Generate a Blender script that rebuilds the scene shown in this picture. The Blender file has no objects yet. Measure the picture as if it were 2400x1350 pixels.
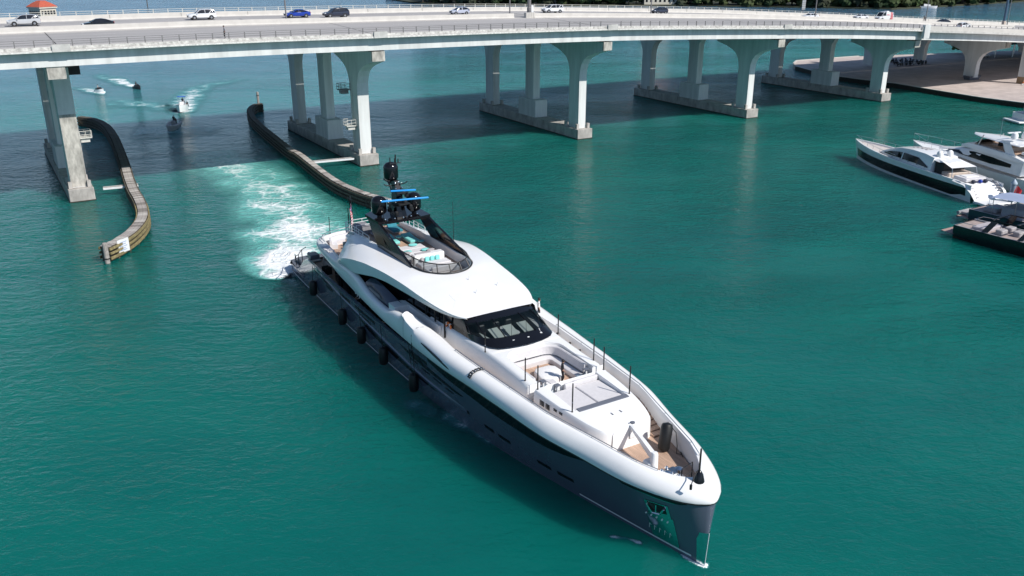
import bpy, bmesh, math, random
from mathutils import Vector, Matrix
R = math.radians
random.seed(7)
C = bpy.context.scene.collection
SC = bpy.context.scene

# ------------------------------------------------------------------ camera, sky, sun, exposure
cam_d = bpy.data.cameras.new('camera')
cam = bpy.data.objects.new('camera', cam_d)
C.objects.link(cam)
cam.location = (0, 0, 34)
cam.rotation_euler = (R(90 - 20.8), 0, 0)
cam_d.sensor_width = 36
cam_d.lens = 31.2
cam_d.clip_start = 0.5
cam_d.clip_end = 9000
SC.camera = cam

SUN_EL = 43.0
SUN_AZ = (0.832, -0.550)           # horizontal direction towards the sun
world = bpy.data.worlds.new('World')
SC.world = world
world.use_nodes = True
wn = world.node_tree
sky = wn.nodes.new('ShaderNodeTexSky')
sky.sky_type = 'NISHITA'
sky.sun_disc = False
sky.sun_elevation = R(SUN_EL)
sky.sun_rotation = math.atan2(SUN_AZ[0], SUN_AZ[1])
sky.air_density = 1.15
sky.dust_density = .3
sky.ozone_density = 3.0
wn.nodes['Background'].inputs['Strength'].default_value = 0.088
# hazy horizon: the lowest few degrees keep the colour of the sky just above them, all the way round
tcw = wn.nodes.new('ShaderNodeTexCoord'); spw = wn.nodes.new('ShaderNodeSeparateXYZ'); cmw = wn.nodes.new('ShaderNodeCombineXYZ')
sq = wn.nodes.new('ShaderNodeMath'); sq.operation = 'MULTIPLY_ADD'; sq.inputs[2].default_value = 0.022
rt = wn.nodes.new('ShaderNodeMath'); rt.operation = 'SQRT'
wn.links.new(tcw.outputs['Generated'], spw.inputs[0]); wn.links.new(spw.outputs['Z'], sq.inputs[0]); wn.links.new(spw.outputs['Z'], sq.inputs[1])
wn.links.new(sq.outputs[0], rt.inputs[0]); wn.links.new(spw.outputs['X'], cmw.inputs['X']); wn.links.new(spw.outputs['Y'], cmw.inputs['Y']); wn.links.new(rt.outputs[0], cmw.inputs['Z'])
wn.links.new(cmw.outputs[0], sky.inputs['Vector'])
wn.links.new(sky.outputs[0], wn.nodes['Background'].inputs[0])
sun_d = bpy.data.lights.new('sun', 'SUN')
sun_d.energy = 4.6
sun_d.angle = R(0.5)
sun_d.color = (1.0, 0.955, 0.89)
sun = bpy.data.objects.new('sun', sun_d)
C.objects.link(sun)
ce = math.cos(R(SUN_EL))
sun.rotation_euler = Vector((SUN_AZ[0] * ce, SUN_AZ[1] * ce, math.sin(R(SUN_EL)))).to_track_quat('Z', 'Y').to_euler()
SC.view_settings.view_transform = 'Standard'
SC.view_settings.look = 'None'
SC.view_settings.exposure = 0.22
SC.view_settings.gamma = 1.0
SC.view_settings.use_curve_mapping = False
SC.cycles.max_bounces = 8
SC.cycles.transparent_max_bounces = 12

# ------------------------------------------------------------------ helpers
def pchip(pts):
    xs = [p[0] for p in pts]; ys = [p[1] for p in pts]; n = len(xs)
    d = [(ys[i+1]-ys[i])/(xs[i+1]-xs[i]) for i in range(n-1)]
    m = [0.0]*n
    m[0] = d[0]; m[-1] = d[-1]
    for i in range(1, n-1):
        m[i] = 0 if d[i-1]*d[i] <= 0 else 2*d[i-1]*d[i]/(d[i-1]+d[i])
    def f(x):
        if x <= xs[0]: return ys[0]
        if x >= xs[-1]: return ys[-1]
        i = 0
        while x > xs[i+1]: i += 1
        h = xs[i+1]-xs[i]; t = (x-xs[i])/h
        return ((2*t**3-3*t*t+1)*ys[i] + (t**3-2*t*t+t)*h*m[i] + (-2*t**3+3*t*t)*ys[i+1] + (t**3-t*t)*h*m[i+1])
    return f
def clamp(x, a=0.0, b=1.0): return max(a, min(b, x))
def lerp(a, b, t): return a+(b-a)*t
def sstep(a, b, x):
    t = clamp((x-a)/(b-a)); return t*t*(3-2*t)

class MB:
    def __init__(s): s.v = []; s.f = []; s.mi = []; s.cur = 0
    def vert(s, p): s.v.append(tuple(p)); return len(s.v)-1
    def face(s, ids): s.f.append(tuple(ids)); s.mi.append(s.cur)
    def box(s, c, d, rz=0.0, m=None):
        x, y, z = d[0]/2, d[1]/2, d[2]/2; b = len(s.v); cr, sr = math.cos(rz), math.sin(rz)
        for px, py, pz in ((-x,-y,-z),(x,-y,-z),(x,y,-z),(-x,y,-z),(-x,-y,z),(x,-y,z),(x,y,z),(-x,y,z)):
            p = Vector((c[0]+px*cr-py*sr, c[1]+px*sr+py*cr, c[2]+pz))
            s.v.append(tuple(m @ p if m else p))
        for f in ((0,3,2,1),(4,5,6,7),(0,1,5,4),(1,2,6,5),(2,3,7,6),(3,0,4,7)): s.face([b+i for i in f])
        return s
    def bbox(s, c, d, bv=0.05, rz=0.0):          # box with chamfered vertical edges and top edges
        x, y, z = d[0]/2, d[1]/2, d[2]/2; bv = min(bv, x*.9, y*.9, z*.9)
        pl = [(-x+bv,-y),(x-bv,-y),(x,-y+bv),(x,y-bv),(x-bv,y),(-x+bv,y),(-x,y-bv),(-x,-y+bv)]
        k = 1 - bv/max(x, 0.01)*.8; k2 = 1-bv/max(y, 0.01)*.8
        rows = []
        cr, sr = math.cos(rz), math.sin(rz)
        for zz, a, b2 in ((-z, 1, 1), (z-bv, 1, 1), (z, k, k2)):
            rows.append([(c[0]+px*a*cr-py*b2*sr, c[1]+px*a*sr+py*b2*cr, c[2]+zz) for px, py in pl])
        s.loft(rows, closed=True, cap0=True, cap1=True); return s
    def loft(s, rows, closed=False, cap0=False, cap1=False, flip=False):
        b = len(s.v); n = len(rows[0])
        for r in rows:
            for p in r: s.v.append(tuple(p))
        for i in range(len(rows)-1):
            for j in range(n if closed else n-1):
                a = b+i*n+j; a2 = b+i*n+(j+1) % n; c = a2+n; d = a+n
                s.face((a, d, c, a2) if flip else (a, a2, c, d))
        if cap0: s.face([b+j for j in (range(n) if flip else reversed(range(n)))])
        if cap1: s.face([b+(len(rows)-1)*n+j for j in (reversed(range(n)) if flip else range(n))])
        return s
    def tube(s, pts, r, n=6, cap=True):
        pts = [Vector(p) for p in pts]; rows = []
        for i, p in enumerate(pts):
            t = (pts[min(i+1, len(pts)-1)]-pts[max(i-1, 0)]).normalized()
            a = t.orthogonal().normalized() if i == 0 else (a - t*a.dot(t)).normalized()
            bb = t.cross(a); rr = r[i] if isinstance(r, (list, tuple)) else r
            rows.append([p+(a*math.cos(2*math.pi*k/n)+bb*math.sin(2*math.pi*k/n))*rr for k in range(n)])
        s.loft(rows, closed=True, cap0=cap, cap1=cap); return s
    def lathe(s, c, prof, n=16, cap0=True, cap1=True, axis='z'):
        rows = []
        for r, z in prof:
            row = []
            for k in range(n):
                a = 2*math.pi*k/n; x, y = r*math.cos(a), r*math.sin(a)
                row.append((c[0]+x, c[1]+y, c[2]+z) if axis == 'z' else ((c[0]+x, c[1]-z, c[2]+y) if axis == 'y' else (c[0]+z, c[1]+x, c[2]+y)))
            rows.append(row)
        s.loft(rows, closed=True, cap0=cap0, cap1=cap1); return s
    def prism(s, poly, z0, z1, zf=None):
        b = len(s.v); n = len(poly)
        for p in poly: s.v.append((p[0], p[1], z0))
        for p in poly: s.v.append((p[0], p[1], zf(p[0], p[1]) if zf else z1))
        for j in range(n): s.face((b+j, b+(j+1) % n, b+n+(j+1) % n, b+n+j))
        s.face([b+j for j in reversed(range(n))]); s.face([b+n+j for j in range(n)]); return s
    def mirror(s, start=0, fstart=0):
        b = len(s.v); nv = len(s.v)-start; nf = len(s.f)
        for i in range(start, start+nv): p = s.v[i]; s.v.append((p[0], -p[1], p[2]))
        for i in range(fstart, nf):
            s.f.append(tuple(j-start+b for j in reversed(s.f[i]))); s.mi.append(s.mi[i])
        return s
    def mesh(s, name, mats, smooth=False, sharp=40):
        me = bpy.data.meshes.new(name); me.from_pydata(s.v, [], s.f)
        for m in (mats if isinstance(mats, (list, tuple)) else [mats]): me.materials.append(m)
        for p, k in zip(me.polygons, s.mi): p.material_index = k
        bm = bmesh.new(); bm.from_mesh(me)
        bmesh.ops.remove_doubles(bm, verts=bm.verts, dist=0.0004)
        bmesh.ops.recalc_face_normals(bm, faces=bm.faces)
        if smooth:
            for f in bm.faces: f.smooth = True
            for e in bm.edges:
                if len(e.link_faces) == 2 and e.calc_face_angle(0) > R(sharp): e.smooth = False
        bm.to_mesh(me); bm.free(); return me
    def build(s, name, mats, parent=None, smooth=False, sharp=40, loc=None, rz=0, mw=None):
        o = bpy.data.objects.new(name, s.mesh(name, mats, smooth, sharp)); C.objects.link(o)
        if parent: o.parent = parent
        if loc is not None: o.location = loc; o.rotation_euler = (0, 0, rz)
        if mw is not None: o.matrix_world = mw
        return o

def tag(o, label, cat, group=None):
    o['label'] = label; o['category'] = cat
    if group: o['group'] = group
    return o
def thing(name, label, cat, loc=(0, 0, 0), rz=0.0, group=None):
    o = bpy.data.objects.new(name, None); o.empty_display_size = .3; C.objects.link(o)
    o.location = loc; o.rotation_euler = (0, 0, rz); return tag(o, label, cat, group)
def struct(o): o['kind'] = 'structure'; return o
def stuff(o): o['kind'] = 'stuff'; return o
def dup(root, loc, rz, label=None, group=None):
    def cp(o, par):
        c = o.copy(); C.objects.link(c)
        if par: c.parent = par
        for ch in list(kids.get(o, ())): cp(ch, c)
        return c
    kids = {}
    for o in list(root.children_recursive): kids.setdefault(o.parent, []).append(o)
    r = cp(root, None); r.location = loc; r.rotation_euler = (0, 0, rz)
    if label: r['label'] = label
    if group: r['group'] = group
    return r

def mat(name, col, rough=0.5, metal=0.0, var=0.0, scale=1.0, spec=0.5, bump=0.0, bscale=20.0, coat=0.0, alpha=1.0, stretch=(1, 1, 1), col2=None, lo=0.35, hi=0.65):
    m = bpy.data.materials.new(name); m.use_nodes = True; nt = m.node_tree; b = nt.nodes['Principled BSDF']
    b.inputs['Base Color'].default_value = (*col, 1); b.inputs['Roughness'].default_value = rough
    b.inputs['Metallic'].default_value = metal; b.inputs['Specular IOR Level'].default_value = spec
    b.inputs['Coat Weight'].default_value = coat; b.inputs['Coat Roughness'].default_value = 0.05
    if alpha < 1: b.inputs['Alpha'].default_value = alpha
    tc = nt.nodes.new('ShaderNodeTexCoord'); mp = nt.nodes.new('ShaderNodeMapping')
    mp.inputs['Scale'].default_value = stretch; nt.links.new(tc.outputs['Object'], mp.inputs[0])
    if var > 0 or col2:
        n = nt.nodes.new('ShaderNodeTexNoise'); n.inputs['Scale'].default_value = scale; n.inputs['Detail'].default_value = 6
        n.inputs['Roughness'].default_value = 0.62
        nt.links.new(mp.outputs[0], n.inputs['Vector'])
        cr = nt.nodes.new('ShaderNodeValToRGB'); e = cr.color_ramp.elements
        c2 = col2 or tuple(c*(1-var) for c in col); c1 = col if col2 else tuple(min(1, c*(1+var*.5)) for c in col)
        e[0].position = lo; e[0].color = (*c2, 1); e[1].position = hi; e[1].color = (*c1, 1)
        nt.links.new(n.outputs['Fac'], cr.inputs[0]); nt.links.new(cr.outputs[0], b.inputs['Base Color'])
    if bump > 0:
        n2 = nt.nodes.new('ShaderNodeTexNoise'); n2.inputs['Scale'].default_value = bscale; n2.inputs['Detail'].default_value = 5
        nt.links.new(mp.outputs[0], n2.inputs['Vector'])
        bp = nt.nodes.new('ShaderNodeBump'); bp.inputs['Strength'].default_value = bump; bp.inputs['Distance'].default_value = 0.05
        nt.links.new(n2.outputs['Fac'], bp.inputs['Height']); nt.links.new(bp.outputs[0], b.inputs['Normal'])
    return m
def teak_mat(name, along='x', w=0.12, col=(.47, .32, .235)):
    m = mat(name, col, .6, var=.25, scale=1.5, stretch=(.4, 3, 1)); nt = m.node_tree; b = nt.nodes['Principled BSDF']
    tc = nt.nodes.new('ShaderNodeTexCoord'); sp = nt.nodes.new('ShaderNodeSeparateXYZ'); nt.links.new(tc.outputs['Object'], sp.inputs[0])
    dv = nt.nodes.new('ShaderNodeMath'); dv.operation = 'DIVIDE'; dv.inputs[1].default_value = w
    nt.links.new(sp.outputs['Y' if along == 'x' else 'X'], dv.inputs[0])
    fr = nt.nodes.new('ShaderNodeMath'); fr.operation = 'FRACT'; nt.links.new(dv.outputs[0], fr.inputs[0])
    gt = nt.nodes.new('ShaderNodeMath'); gt.operation = 'LESS_THAN'; gt.inputs[1].default_value = .08; nt.links.new(fr.outputs[0], gt.inputs[0])
    mx = nt.nodes.new('ShaderNodeMix'); mx.data_type = 'RGBA'; nt.links.new(gt.outputs[0], mx.inputs[0])
    src = b.inputs['Base Color'].links[0].from_socket; nt.links.new(src, mx.inputs[6]); mx.inputs[7].default_value = (.20, .13, .09, 1)
    nt.links.new(mx.outputs[2], b.inputs['Base Color']); return m
def glass_mat(name, tint=(.02, .025, .03), fac=.5, rough=.02):
    m = bpy.data.materials.new(name); m.use_nodes = True; nt = m.node_tree; nt.nodes.clear()
    o = nt.nodes.new('ShaderNodeOutputMaterial'); t = nt.nodes.new('ShaderNodeBsdfTransparent'); g = nt.nodes.new('ShaderNodeBsdfPrincipled')
    g.inputs['Base Color'].default_value = (*tint, 1); g.inputs['Roughness'].default_value = rough; g.inputs['IOR'].default_value = 1.5
    n = nt.nodes.new('ShaderNodeTexNoise'); n.inputs['Scale'].default_value = .7
    mr = nt.nodes.new('ShaderNodeMapRange'); mr.inputs['To Min'].default_value = fac-.03; mr.inputs['To Max'].default_value = fac+.03
    nt.links.new(n.outputs['Fac'], mr.inputs[0])
    mx = nt.nodes.new('ShaderNodeMixShader'); nt.links.new(mr.outputs[0], mx.inputs[0])
    t.inputs[0].default_value = (.75, .8, .82, 1)
    nt.links.new(t.outputs[0], mx.inputs[1]); nt.links.new(g.outputs[0], mx.inputs[2]); nt.links.new(mx.outputs[0], o.inputs[0]); return m

WHITE = mat('white_gelcoat', (.80, .80, .80), .22, var=.03, scale=.5, coat=.3)
WHITE2 = mat('white_paint', (.72, .73, .74), .4, var=.06, scale=2)
HULLM = mat('slate_hull_paint', (.095, .108, .152), .18, var=.05, scale=.3, coat=.6)
SLATE = mat('slate_paint', (.13, .14, .17), .3, var=.06, scale=1)
BLACK = mat('gloss_black', (.006, .006, .008), .12, var=.1, scale=1)
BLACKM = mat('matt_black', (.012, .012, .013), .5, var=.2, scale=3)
RUBBER = mat('black_rubber', (.008, .008, .008), .5, var=.3, scale=4)
DGLASS = mat('dark_glass', (.006, .008, .010), .06, var=.1, scale=.4, spec=.35)
BGLASS = mat('blue_grey_glass', (.035, .042, .075), .12, var=.15, scale=.4, spec=.4)
CHROME = mat('polished_steel', (.75, .76, .77), .08, 1.0, var=.05, scale=3)
STEEL = mat('brushed_steel', (.55, .56, .57), .3, 1.0, var=.08, scale=5)
TEAK = teak_mat('teak_deck')
TEAKW = mat('teak_wood', (.44, .29, .20), .5, var=.2, scale=3, stretch=(1, 6, 1))
CUSH = mat('pale_cushion', (.60, .585, .60), .8, var=.05, scale=3, bump=.3, bscale=6)
CUSHW = mat('white_vinyl', (.78, .77, .77), .5, var=.04, scale=3)
CUSHG = mat('grey_cushion', (.36, .34, .35), .85, var=.1, scale=4)
TURQ = mat('turquoise_cushion', (.20, .60, .58), .8, var=.1, scale=3)
TEALC = mat('teal_towel', (.03, .20, .26), .9, var=.12, scale=3)
BLUEGREY = mat('blue_grey_lacquer', (.24, .32, .38), .35, var=.08, scale=2)
CYANP = mat('radar_blue', (.02, .30, .75), .3, var=.05, scale=3)
BEIGE = mat('beige_panel', (.50, .42, .36), .6, var=.12, scale=2)
TINT = glass_mat('smoked_glass', (.02, .022, .028), .42)
WSGLASS = glass_mat('windscreen_glass', (.01, .02, .025), .26)
CLEARG = glass_mat('clear_glass', (.3, .35, .38), .22)
SKIN = mat('skin', (.42, .24, .17), .6, var=.05, scale=5)
HAIRM = mat('dark_hair', (.02, .015, .012), .7, var=.2, scale=20)
ORANGE = mat('lifebuoy_orange', (.75, .18, .03), .5, var=.05, scale=5)
RED = mat('red_cloth', (.55, .02, .03), .7, var=.1, scale=4)
# ------------------------------------------------------------------ yacht form (s forward, t to starboard, z up)
f_tw = pchip([(-1, 4.1), (0, 4.3), (5, 4.5), (15, 4.65), (25, 4.75), (31, 4.68), (38, 4.25), (45, 3.5), (52.5, 2.1), (58, .95), (61, .28), (62, 0)])
f_tt = pchip([(-1, 4.2), (0, 4.5), (4, 4.8), (8, 5.05), (12, 5.28), (20, 5.55), (30, 5.72), (35, 5.74), (39.5, 5.62), (43.2, 5.33), (46.6, 5.08), (50.8, 4.72), (52.8, 4.28), (54.5, 3.84), (57.9, 3.04), (59.2, 2.58), (60.4, 2.02), (61.3, 1.42), (61.8, .95), (62.1, .52), (62.25, .25), (62.3, 0)])
f_zt = pchip([(-1, 1.15), (1.6, 1.2), (3, 1.7), (6.5, 3.75), (8, 3.95), (14, 4.1), (26, 4.3), (31.5, 4.4), (33.3, 4.6), (35.4, 4.93), (45, 4.97), (50, 4.9), (54.5, 4.68), (58, 4.54), (62.5, 4.5)])
def hull_t(s, z):
    x = clamp(z/4.95); end = 62.0+.3*x; k = s/end
    if k >= 1: return 0.0
    a = f_tw(62*k); b = f_tt(62.3*k)
    p = lerp(.8, 1.15, clamp((s-40)/15))
    t = a+(b-a)*x**p
    return t if z >= 0 else t*(1+.05*z)
# outer rail path of the white belt: s, t, bottom z, top z, cap width
BELT = [(62.3, 0, 4.54, 5.4, 1.6), (62.25, .25, 4.54, 5.4, 1.6), (62.1, .52, 4.54, 5.4, 1.58), (61.8, .95, 4.54, 5.42, 1.52), (61.3, 1.42, 4.54, 5.45, 1.3), (60.4, 2.02, 4.55, 5.5, 1.12), (59.2, 2.58, 4.56, 5.58, 1.0), (57.9, 3.04, 4.58, 5.66, .94), (54.5, 3.84, 4.72, 5.85, .94),
        (50.8, 4.72, 4.92, 6.05, .95), (46.6, 5.08, 5.0, 6.12, 1.0), (43.2, 5.33, 5.0, 6.15, 1.05), (39.5, 5.62, 4.98, 6.22, 1.15), (37, 5.7, 4.97, 6.35, 1.3), (35, 5.74, 4.97, 6.5, 1.2), (33.4, 5.74, 4.97, 6.74, 1.0), (32.6, 5.72, 4.96, 7.1, .55),
        (32.3, 5.7, 4.95, 6.72, .5), (30.6, 5.66, 4.94, 6.5, .5), (28.7, 5.6, 4.93, 6.02, .45), (26.5, 5.5, 4.95, 6.0, .42), (24.3, 5.4, 5.0, 6.15, .45), (22, 5.28, 5.06, 6.6, .45), (20, 5.15, 5.12, 6.75, .5), (17, 4.97, 5.2, 6.5, .6), (15, 4.8, 5.25, 6.32, .7), (12.5, 4.57, 5.32, 6.22, .75), (10, 4.3, 5.4, 6.15, .8),
        (8, 3.95, 5.45, 6.08, .8), (6.7, 3.3, 5.5, 6.0, .6), (6.0, 2.2, 5.5, 5.98, .5), (5.6, 1.1, 5.5, 5.98, .5), (5.5, 0, 5.5, 5.98, .5)]
def f_roof_z(s, t):
    zi = f_rc0(s); x = fS0(s); a = 1-clamp(abs(t)/x[0]); return x[1]+(zi-x[1])*math.sin(a*math.pi/2)
f_rc0 = pchip([(28, 9.02), (31, 8.98), (33, 8.8), (36, 8.42), (38.5, 8.07)])
def fS0(s): return (pchip([(30.5, 4.62), (33.5, 4.38), (36, 4.02), (37.6, 3.45)])(s), pchip([(30.5, 8.65), (33.5, 8.45), (36, 8.25), (37.6, 8.08)])(s))
# roof shoulder line and lower edge of the roof side
SHO = [(38.3, 2.9, 8.0), (37.6, 3.45, 8.08), (36, 4.02, 8.25), (33.5, 4.38, 8.45), (30.5, 4.62, 8.65), (27.5, 4.92, 8.75), (24.6, 5.2, 8.65), (22, 5.32, 8.3), (19.5, 5.3, 7.75), (17.9, 5.2, 7.25), (16.8, 5.0, 6.8), (16.0, 4.85, 6.45)]
LOW = [(38.25, 2.86, 7.88), (37.5, 3.4, 7.86), (35.9, 3.93, 7.86), (33.4, 4.28, 7.9), (31, 4.52, 7.95), (28.2, 4.78, 7.95), (25.8, 5.02, 7.8), (23.6, 5.2, 7.4), (21.4, 5.25, 6.95), (19, 5.15, 6.75), (17.2, 5.0, 6.55), (16.1, 4.86, 6.38)]
# ------------------------------------------------------------------ water
def water_mat():
    m = bpy.data.materials.new('sea_water'); m.use_nodes = True; nt = m.node_tree; N = nt.nodes; K = nt.links
    b = N['Principled BSDF']; b.inputs['Roughness'].default_value = .07; b.inputs['IOR'].default_value = 1.33
    b.subsurface_method = 'BURLEY'; b.inputs['Subsurface Weight'].default_value = .9; b.inputs['Subsurface Radius'].default_value = (.4, 1.6, 1.7); b.inputs['Subsurface Scale'].default_value = 4.0
    tc = N.new('ShaderNodeTexCoord')
    def noise(scale, st=(1, 1, 1), det=3, rot=0, dist=0, rough=.5):
        mp = N.new('ShaderNodeMapping'); mp.inputs['Scale'].default_value = st; mp.inputs['Rotation'].default_value = (0, 0, rot)
        K.new(tc.outputs['Object'], mp.inputs[0]); n = N.new('ShaderNodeTexNoise'); n.inputs['Scale'].default_value = scale
        n.inputs['Detail'].default_value = det; n.inputs['Distortion'].default_value = dist; n.inputs['Roughness'].default_value = rough
        K.new(mp.outputs[0], n.inputs['Vector']); return n.outputs['Fac']
    def math_(op, a, b2=None):
        x = N.new('ShaderNodeMath'); x.operation = op
        for i, v in enumerate((a, b2)):
            if v is None: continue
            if isinstance(v, (int, float)): x.inputs[i].default_value = v
            else: K.new(v, x.inputs[i])
        return x.outputs[0]
    # broad colour of the turbid water: greener banks, deeper patches, sandy shallows far out
    sp = N.new('ShaderNodeSeparateXYZ'); K.new(tc.outputs['Object'], sp.inputs[0])
    big = noise(.012, (1, 1.6, 1), 4, .5, .6)
    mid = noise(.06, (1, 2.0, 1), 5, .35, .5)
    f = math_('ADD', math_('MULTIPLY', big, .7), math_('MULTIPLY', mid, .3))
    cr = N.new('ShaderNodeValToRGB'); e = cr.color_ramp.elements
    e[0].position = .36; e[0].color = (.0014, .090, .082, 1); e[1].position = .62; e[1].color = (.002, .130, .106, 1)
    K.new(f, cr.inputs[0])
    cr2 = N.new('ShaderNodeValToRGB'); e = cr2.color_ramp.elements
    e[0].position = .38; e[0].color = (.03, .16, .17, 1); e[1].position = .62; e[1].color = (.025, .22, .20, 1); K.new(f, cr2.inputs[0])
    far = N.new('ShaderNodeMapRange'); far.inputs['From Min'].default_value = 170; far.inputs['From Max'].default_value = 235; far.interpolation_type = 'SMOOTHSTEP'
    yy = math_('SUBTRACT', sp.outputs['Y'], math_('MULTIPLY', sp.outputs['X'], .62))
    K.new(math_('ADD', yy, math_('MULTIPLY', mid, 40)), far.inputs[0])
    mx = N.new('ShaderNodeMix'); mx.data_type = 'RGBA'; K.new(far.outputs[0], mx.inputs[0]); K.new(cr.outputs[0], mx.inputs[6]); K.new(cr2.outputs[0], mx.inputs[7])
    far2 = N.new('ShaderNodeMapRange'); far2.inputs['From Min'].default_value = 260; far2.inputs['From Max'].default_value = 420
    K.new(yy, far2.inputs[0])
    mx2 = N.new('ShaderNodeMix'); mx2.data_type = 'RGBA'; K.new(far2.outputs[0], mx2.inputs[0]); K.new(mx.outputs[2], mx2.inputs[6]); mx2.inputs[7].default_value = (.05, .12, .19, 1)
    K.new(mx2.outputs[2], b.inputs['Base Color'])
    # ripples: swell, chop, fine ripple; calmer and rougher patches
    patch = N.new('ShaderNodeMapRange'); patch.inputs['From Min'].default_value = .4; patch.inputs['From Max'].default_value = .62
    patch.inputs['To Min'].default_value = .45; patch.inputs['To Max'].default_value = 1.15; K.new(noise(.03, (1, 1.5, 1), 3, .4), patch.inputs[0])
    near = N.new('ShaderNodeMapRange'); near.inputs['From Min'].default_value = 45; near.inputs['From Max'].default_value = 110
    near.inputs['To Min'].default_value = .35; near.inputs['To Max'].default_value = 1.0; K.new(sp.outputs['Y'], near.inputs[0])
    h = math_('MULTIPLY', noise(.22, (1, 1.7, 1), 2, .25, .4), .55)
    h = math_('ADD', h, math_('MULTIPLY', noise(.8, (1, 1.7, 1), 4, .1, .6), .52))
    h = math_('ADD', h, math_('MULTIPLY', noise(2.8, (1, 1.5, 1), 4, -.15, .4), .17))
    h = math_('MULTIPLY', h, math_('MULTIPLY', patch.outputs[0], near.outputs[0]))
    bp = N.new('ShaderNodeBump'); bp.inputs['Strength'].default_value = 1.0; bp.inputs['Distance'].default_value = 1.0
    K.new(h, bp.inputs['Height']); K.new(bp.outputs[0], b.inputs['Normal'])
    return m
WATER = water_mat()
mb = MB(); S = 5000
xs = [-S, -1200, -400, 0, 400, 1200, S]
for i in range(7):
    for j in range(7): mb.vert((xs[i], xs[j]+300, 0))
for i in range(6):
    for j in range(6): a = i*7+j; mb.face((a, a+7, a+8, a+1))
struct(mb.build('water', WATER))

# ------------------------------------------------------------------ foam sheets
def foam_mat(name, halo, cell):
    m = bpy.data.materials.new(name); m.use_nodes = True; nt = m.node_tree; N = nt.nodes; K = nt.links; N.clear()
    out = N.new('ShaderNodeOutputMaterial'); tc = N.new('ShaderNodeTexCoord'); at = N.new('ShaderNodeAttribute'); at.attribute_name = 'd'
    def mth(op, a, b2=None, c=None):
        x = N.new('ShaderNodeMath'); x.operation = op
        for i, v in enumerate((a, b2, c)):
            if v is None: continue
            if isinstance(v, (int, float)): x.inputs[i].default_value = v
            else: K.new(v, x.inputs[i])
        return x.outputs[0]
    mp = N.new('ShaderNodeMapping'); mp.inputs['Scale'].default_value = (1, 1.5, 1); mp.inputs['Rotation'].default_value = (0, 0, .3); K.new(tc.outputs['Object'], mp.inputs[0])
    wz = N.new('ShaderNodeTexNoise'); wz.inputs['Scale'].default_value = .35/cell*2; wz.inputs['Detail'].default_value = 5; K.new(mp.outputs[0], wz.inputs['Vector'])
    sub = N.new('ShaderNodeVectorMath'); sub.operation = 'MULTIPLY_ADD'; sub.inputs[1].default_value = (2.6*cell/2,)*3; K.new(wz.outputs['Color'], sub.inputs[0]); K.new(mp.outputs[0], sub.inputs[2])
    def lace(sc, w):
        v = N.new('ShaderNodeTexVoronoi'); v.feature = 'DISTANCE_TO_EDGE'; v.inputs['Scale'].default_value = sc; K.new(sub.outputs[0], v.inputs['Vector'])
        r = N.new('ShaderNodeMapRange'); r.inputs['From Min'].default_value = 0; r.inputs['From Max'].default_value = w
        r.inputs['To Min'].default_value = 1; r.inputs['To Max'].default_value = 0; K.new(v.outputs['Distance'], r.inputs[0]); return r.outputs[0]
    l = mth('MAXIMUM', lace(.55/cell, .16), mth('MULTIPLY', lace(1.7/cell, .2), .7))
    n = N.new('ShaderNodeTexNoise'); n.inputs['Scale'].default_value = .5/cell; n.inputs['Detail'].default_value = 8; n.inputs['Roughness'].default_value = .7; K.new(sub.outputs[0], n.inputs['Vector'])
    n3 = N.new('ShaderNodeTexNoise'); n3.inputs['Scale'].default_value = .30/cell; n3.inputs['Detail'].default_value = 5; K.new(tc.outputs['Object'], n3.inputs['Vector'])
    d = at.outputs['Fac']
    dd = mth('ADD', mth('MULTIPLY', d, 1.25), mth('MULTIPLY', mth('SUBTRACT', n3.outputs['Fac'], .5), mth('MULTIPLY', mth('POWER', d, .6), 2.5)))
    val = mth('ADD', mth('ADD', mth('MULTIPLY', l, .42), mth('MULTIPLY', n.outputs['Fac'], .7)), mth('MULTIPLY', dd, .9))
    fo = N.new('ShaderNodeMapRange'); fo.inputs['From Min'].default_value = 1.04; fo.inputs['From Max'].default_value = 1.72; fo.interpolation_type = 'SMOOTHSTEP'; K.new(val, fo.inputs[0])
    edge = N.new('ShaderNodeMapRange'); edge.inputs['From Min'].default_value = 0; edge.inputs['From Max'].default_value = .12; K.new(d, edge.inputs[0])
    fmask = mth('MULTIPLY', fo.outputs[0], edge.outputs[0])
    t = N.new('ShaderNodeBsdfTransparent'); aq = N.new('ShaderNodeBsdfPrincipled'); aq.inputs['Base Color'].default_value = (*halo, 1); aq.inputs['Roughness'].default_value = .15
    wb = N.new('ShaderNodeBsdfPrincipled'); wb.inputs['Base Color'].default_value = (.82, .85, .86, 1); wb.inputs['Roughness'].default_value = .8
    bp = N.new('ShaderNodeBump'); bp.inputs['Strength'].default_value = .8; bp.inputs['Distance'].default_value = .25*cell; K.new(val, bp.inputs['Height'])
    K.new(bp.outputs[0], wb.inputs['Normal']); K.new(bp.outputs[0], aq.inputs['Normal'])
    m1 = N.new('ShaderNodeMixShader'); K.new(mth('MULTIPLY', mth('MINIMUM', mth('MULTIPLY', dd, 1.7), .88), edge.outputs[0]), m1.inputs[0]); K.new(t.outputs[0], m1.inputs[1]); K.new(aq.outputs[0], m1.inputs[2])
    m2 = N.new('ShaderNodeMixShader'); K.new(fmask, m2.inputs[0]); K.new(m1.outputs[0], m2.inputs[1]); K.new(wb.outputs[0], m2.inputs[2]); K.new(m2.outputs[0], out.inputs[0])
    return m
FOAM = foam_mat('wake_foam', (.15, .50, .45), 1.9)
FOAMS = foam_mat('fine_foam', (.07, .32, .32), 1.1)
FOAMT = foam_mat('thin_foam', (.04, .22, .22), .35)
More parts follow.
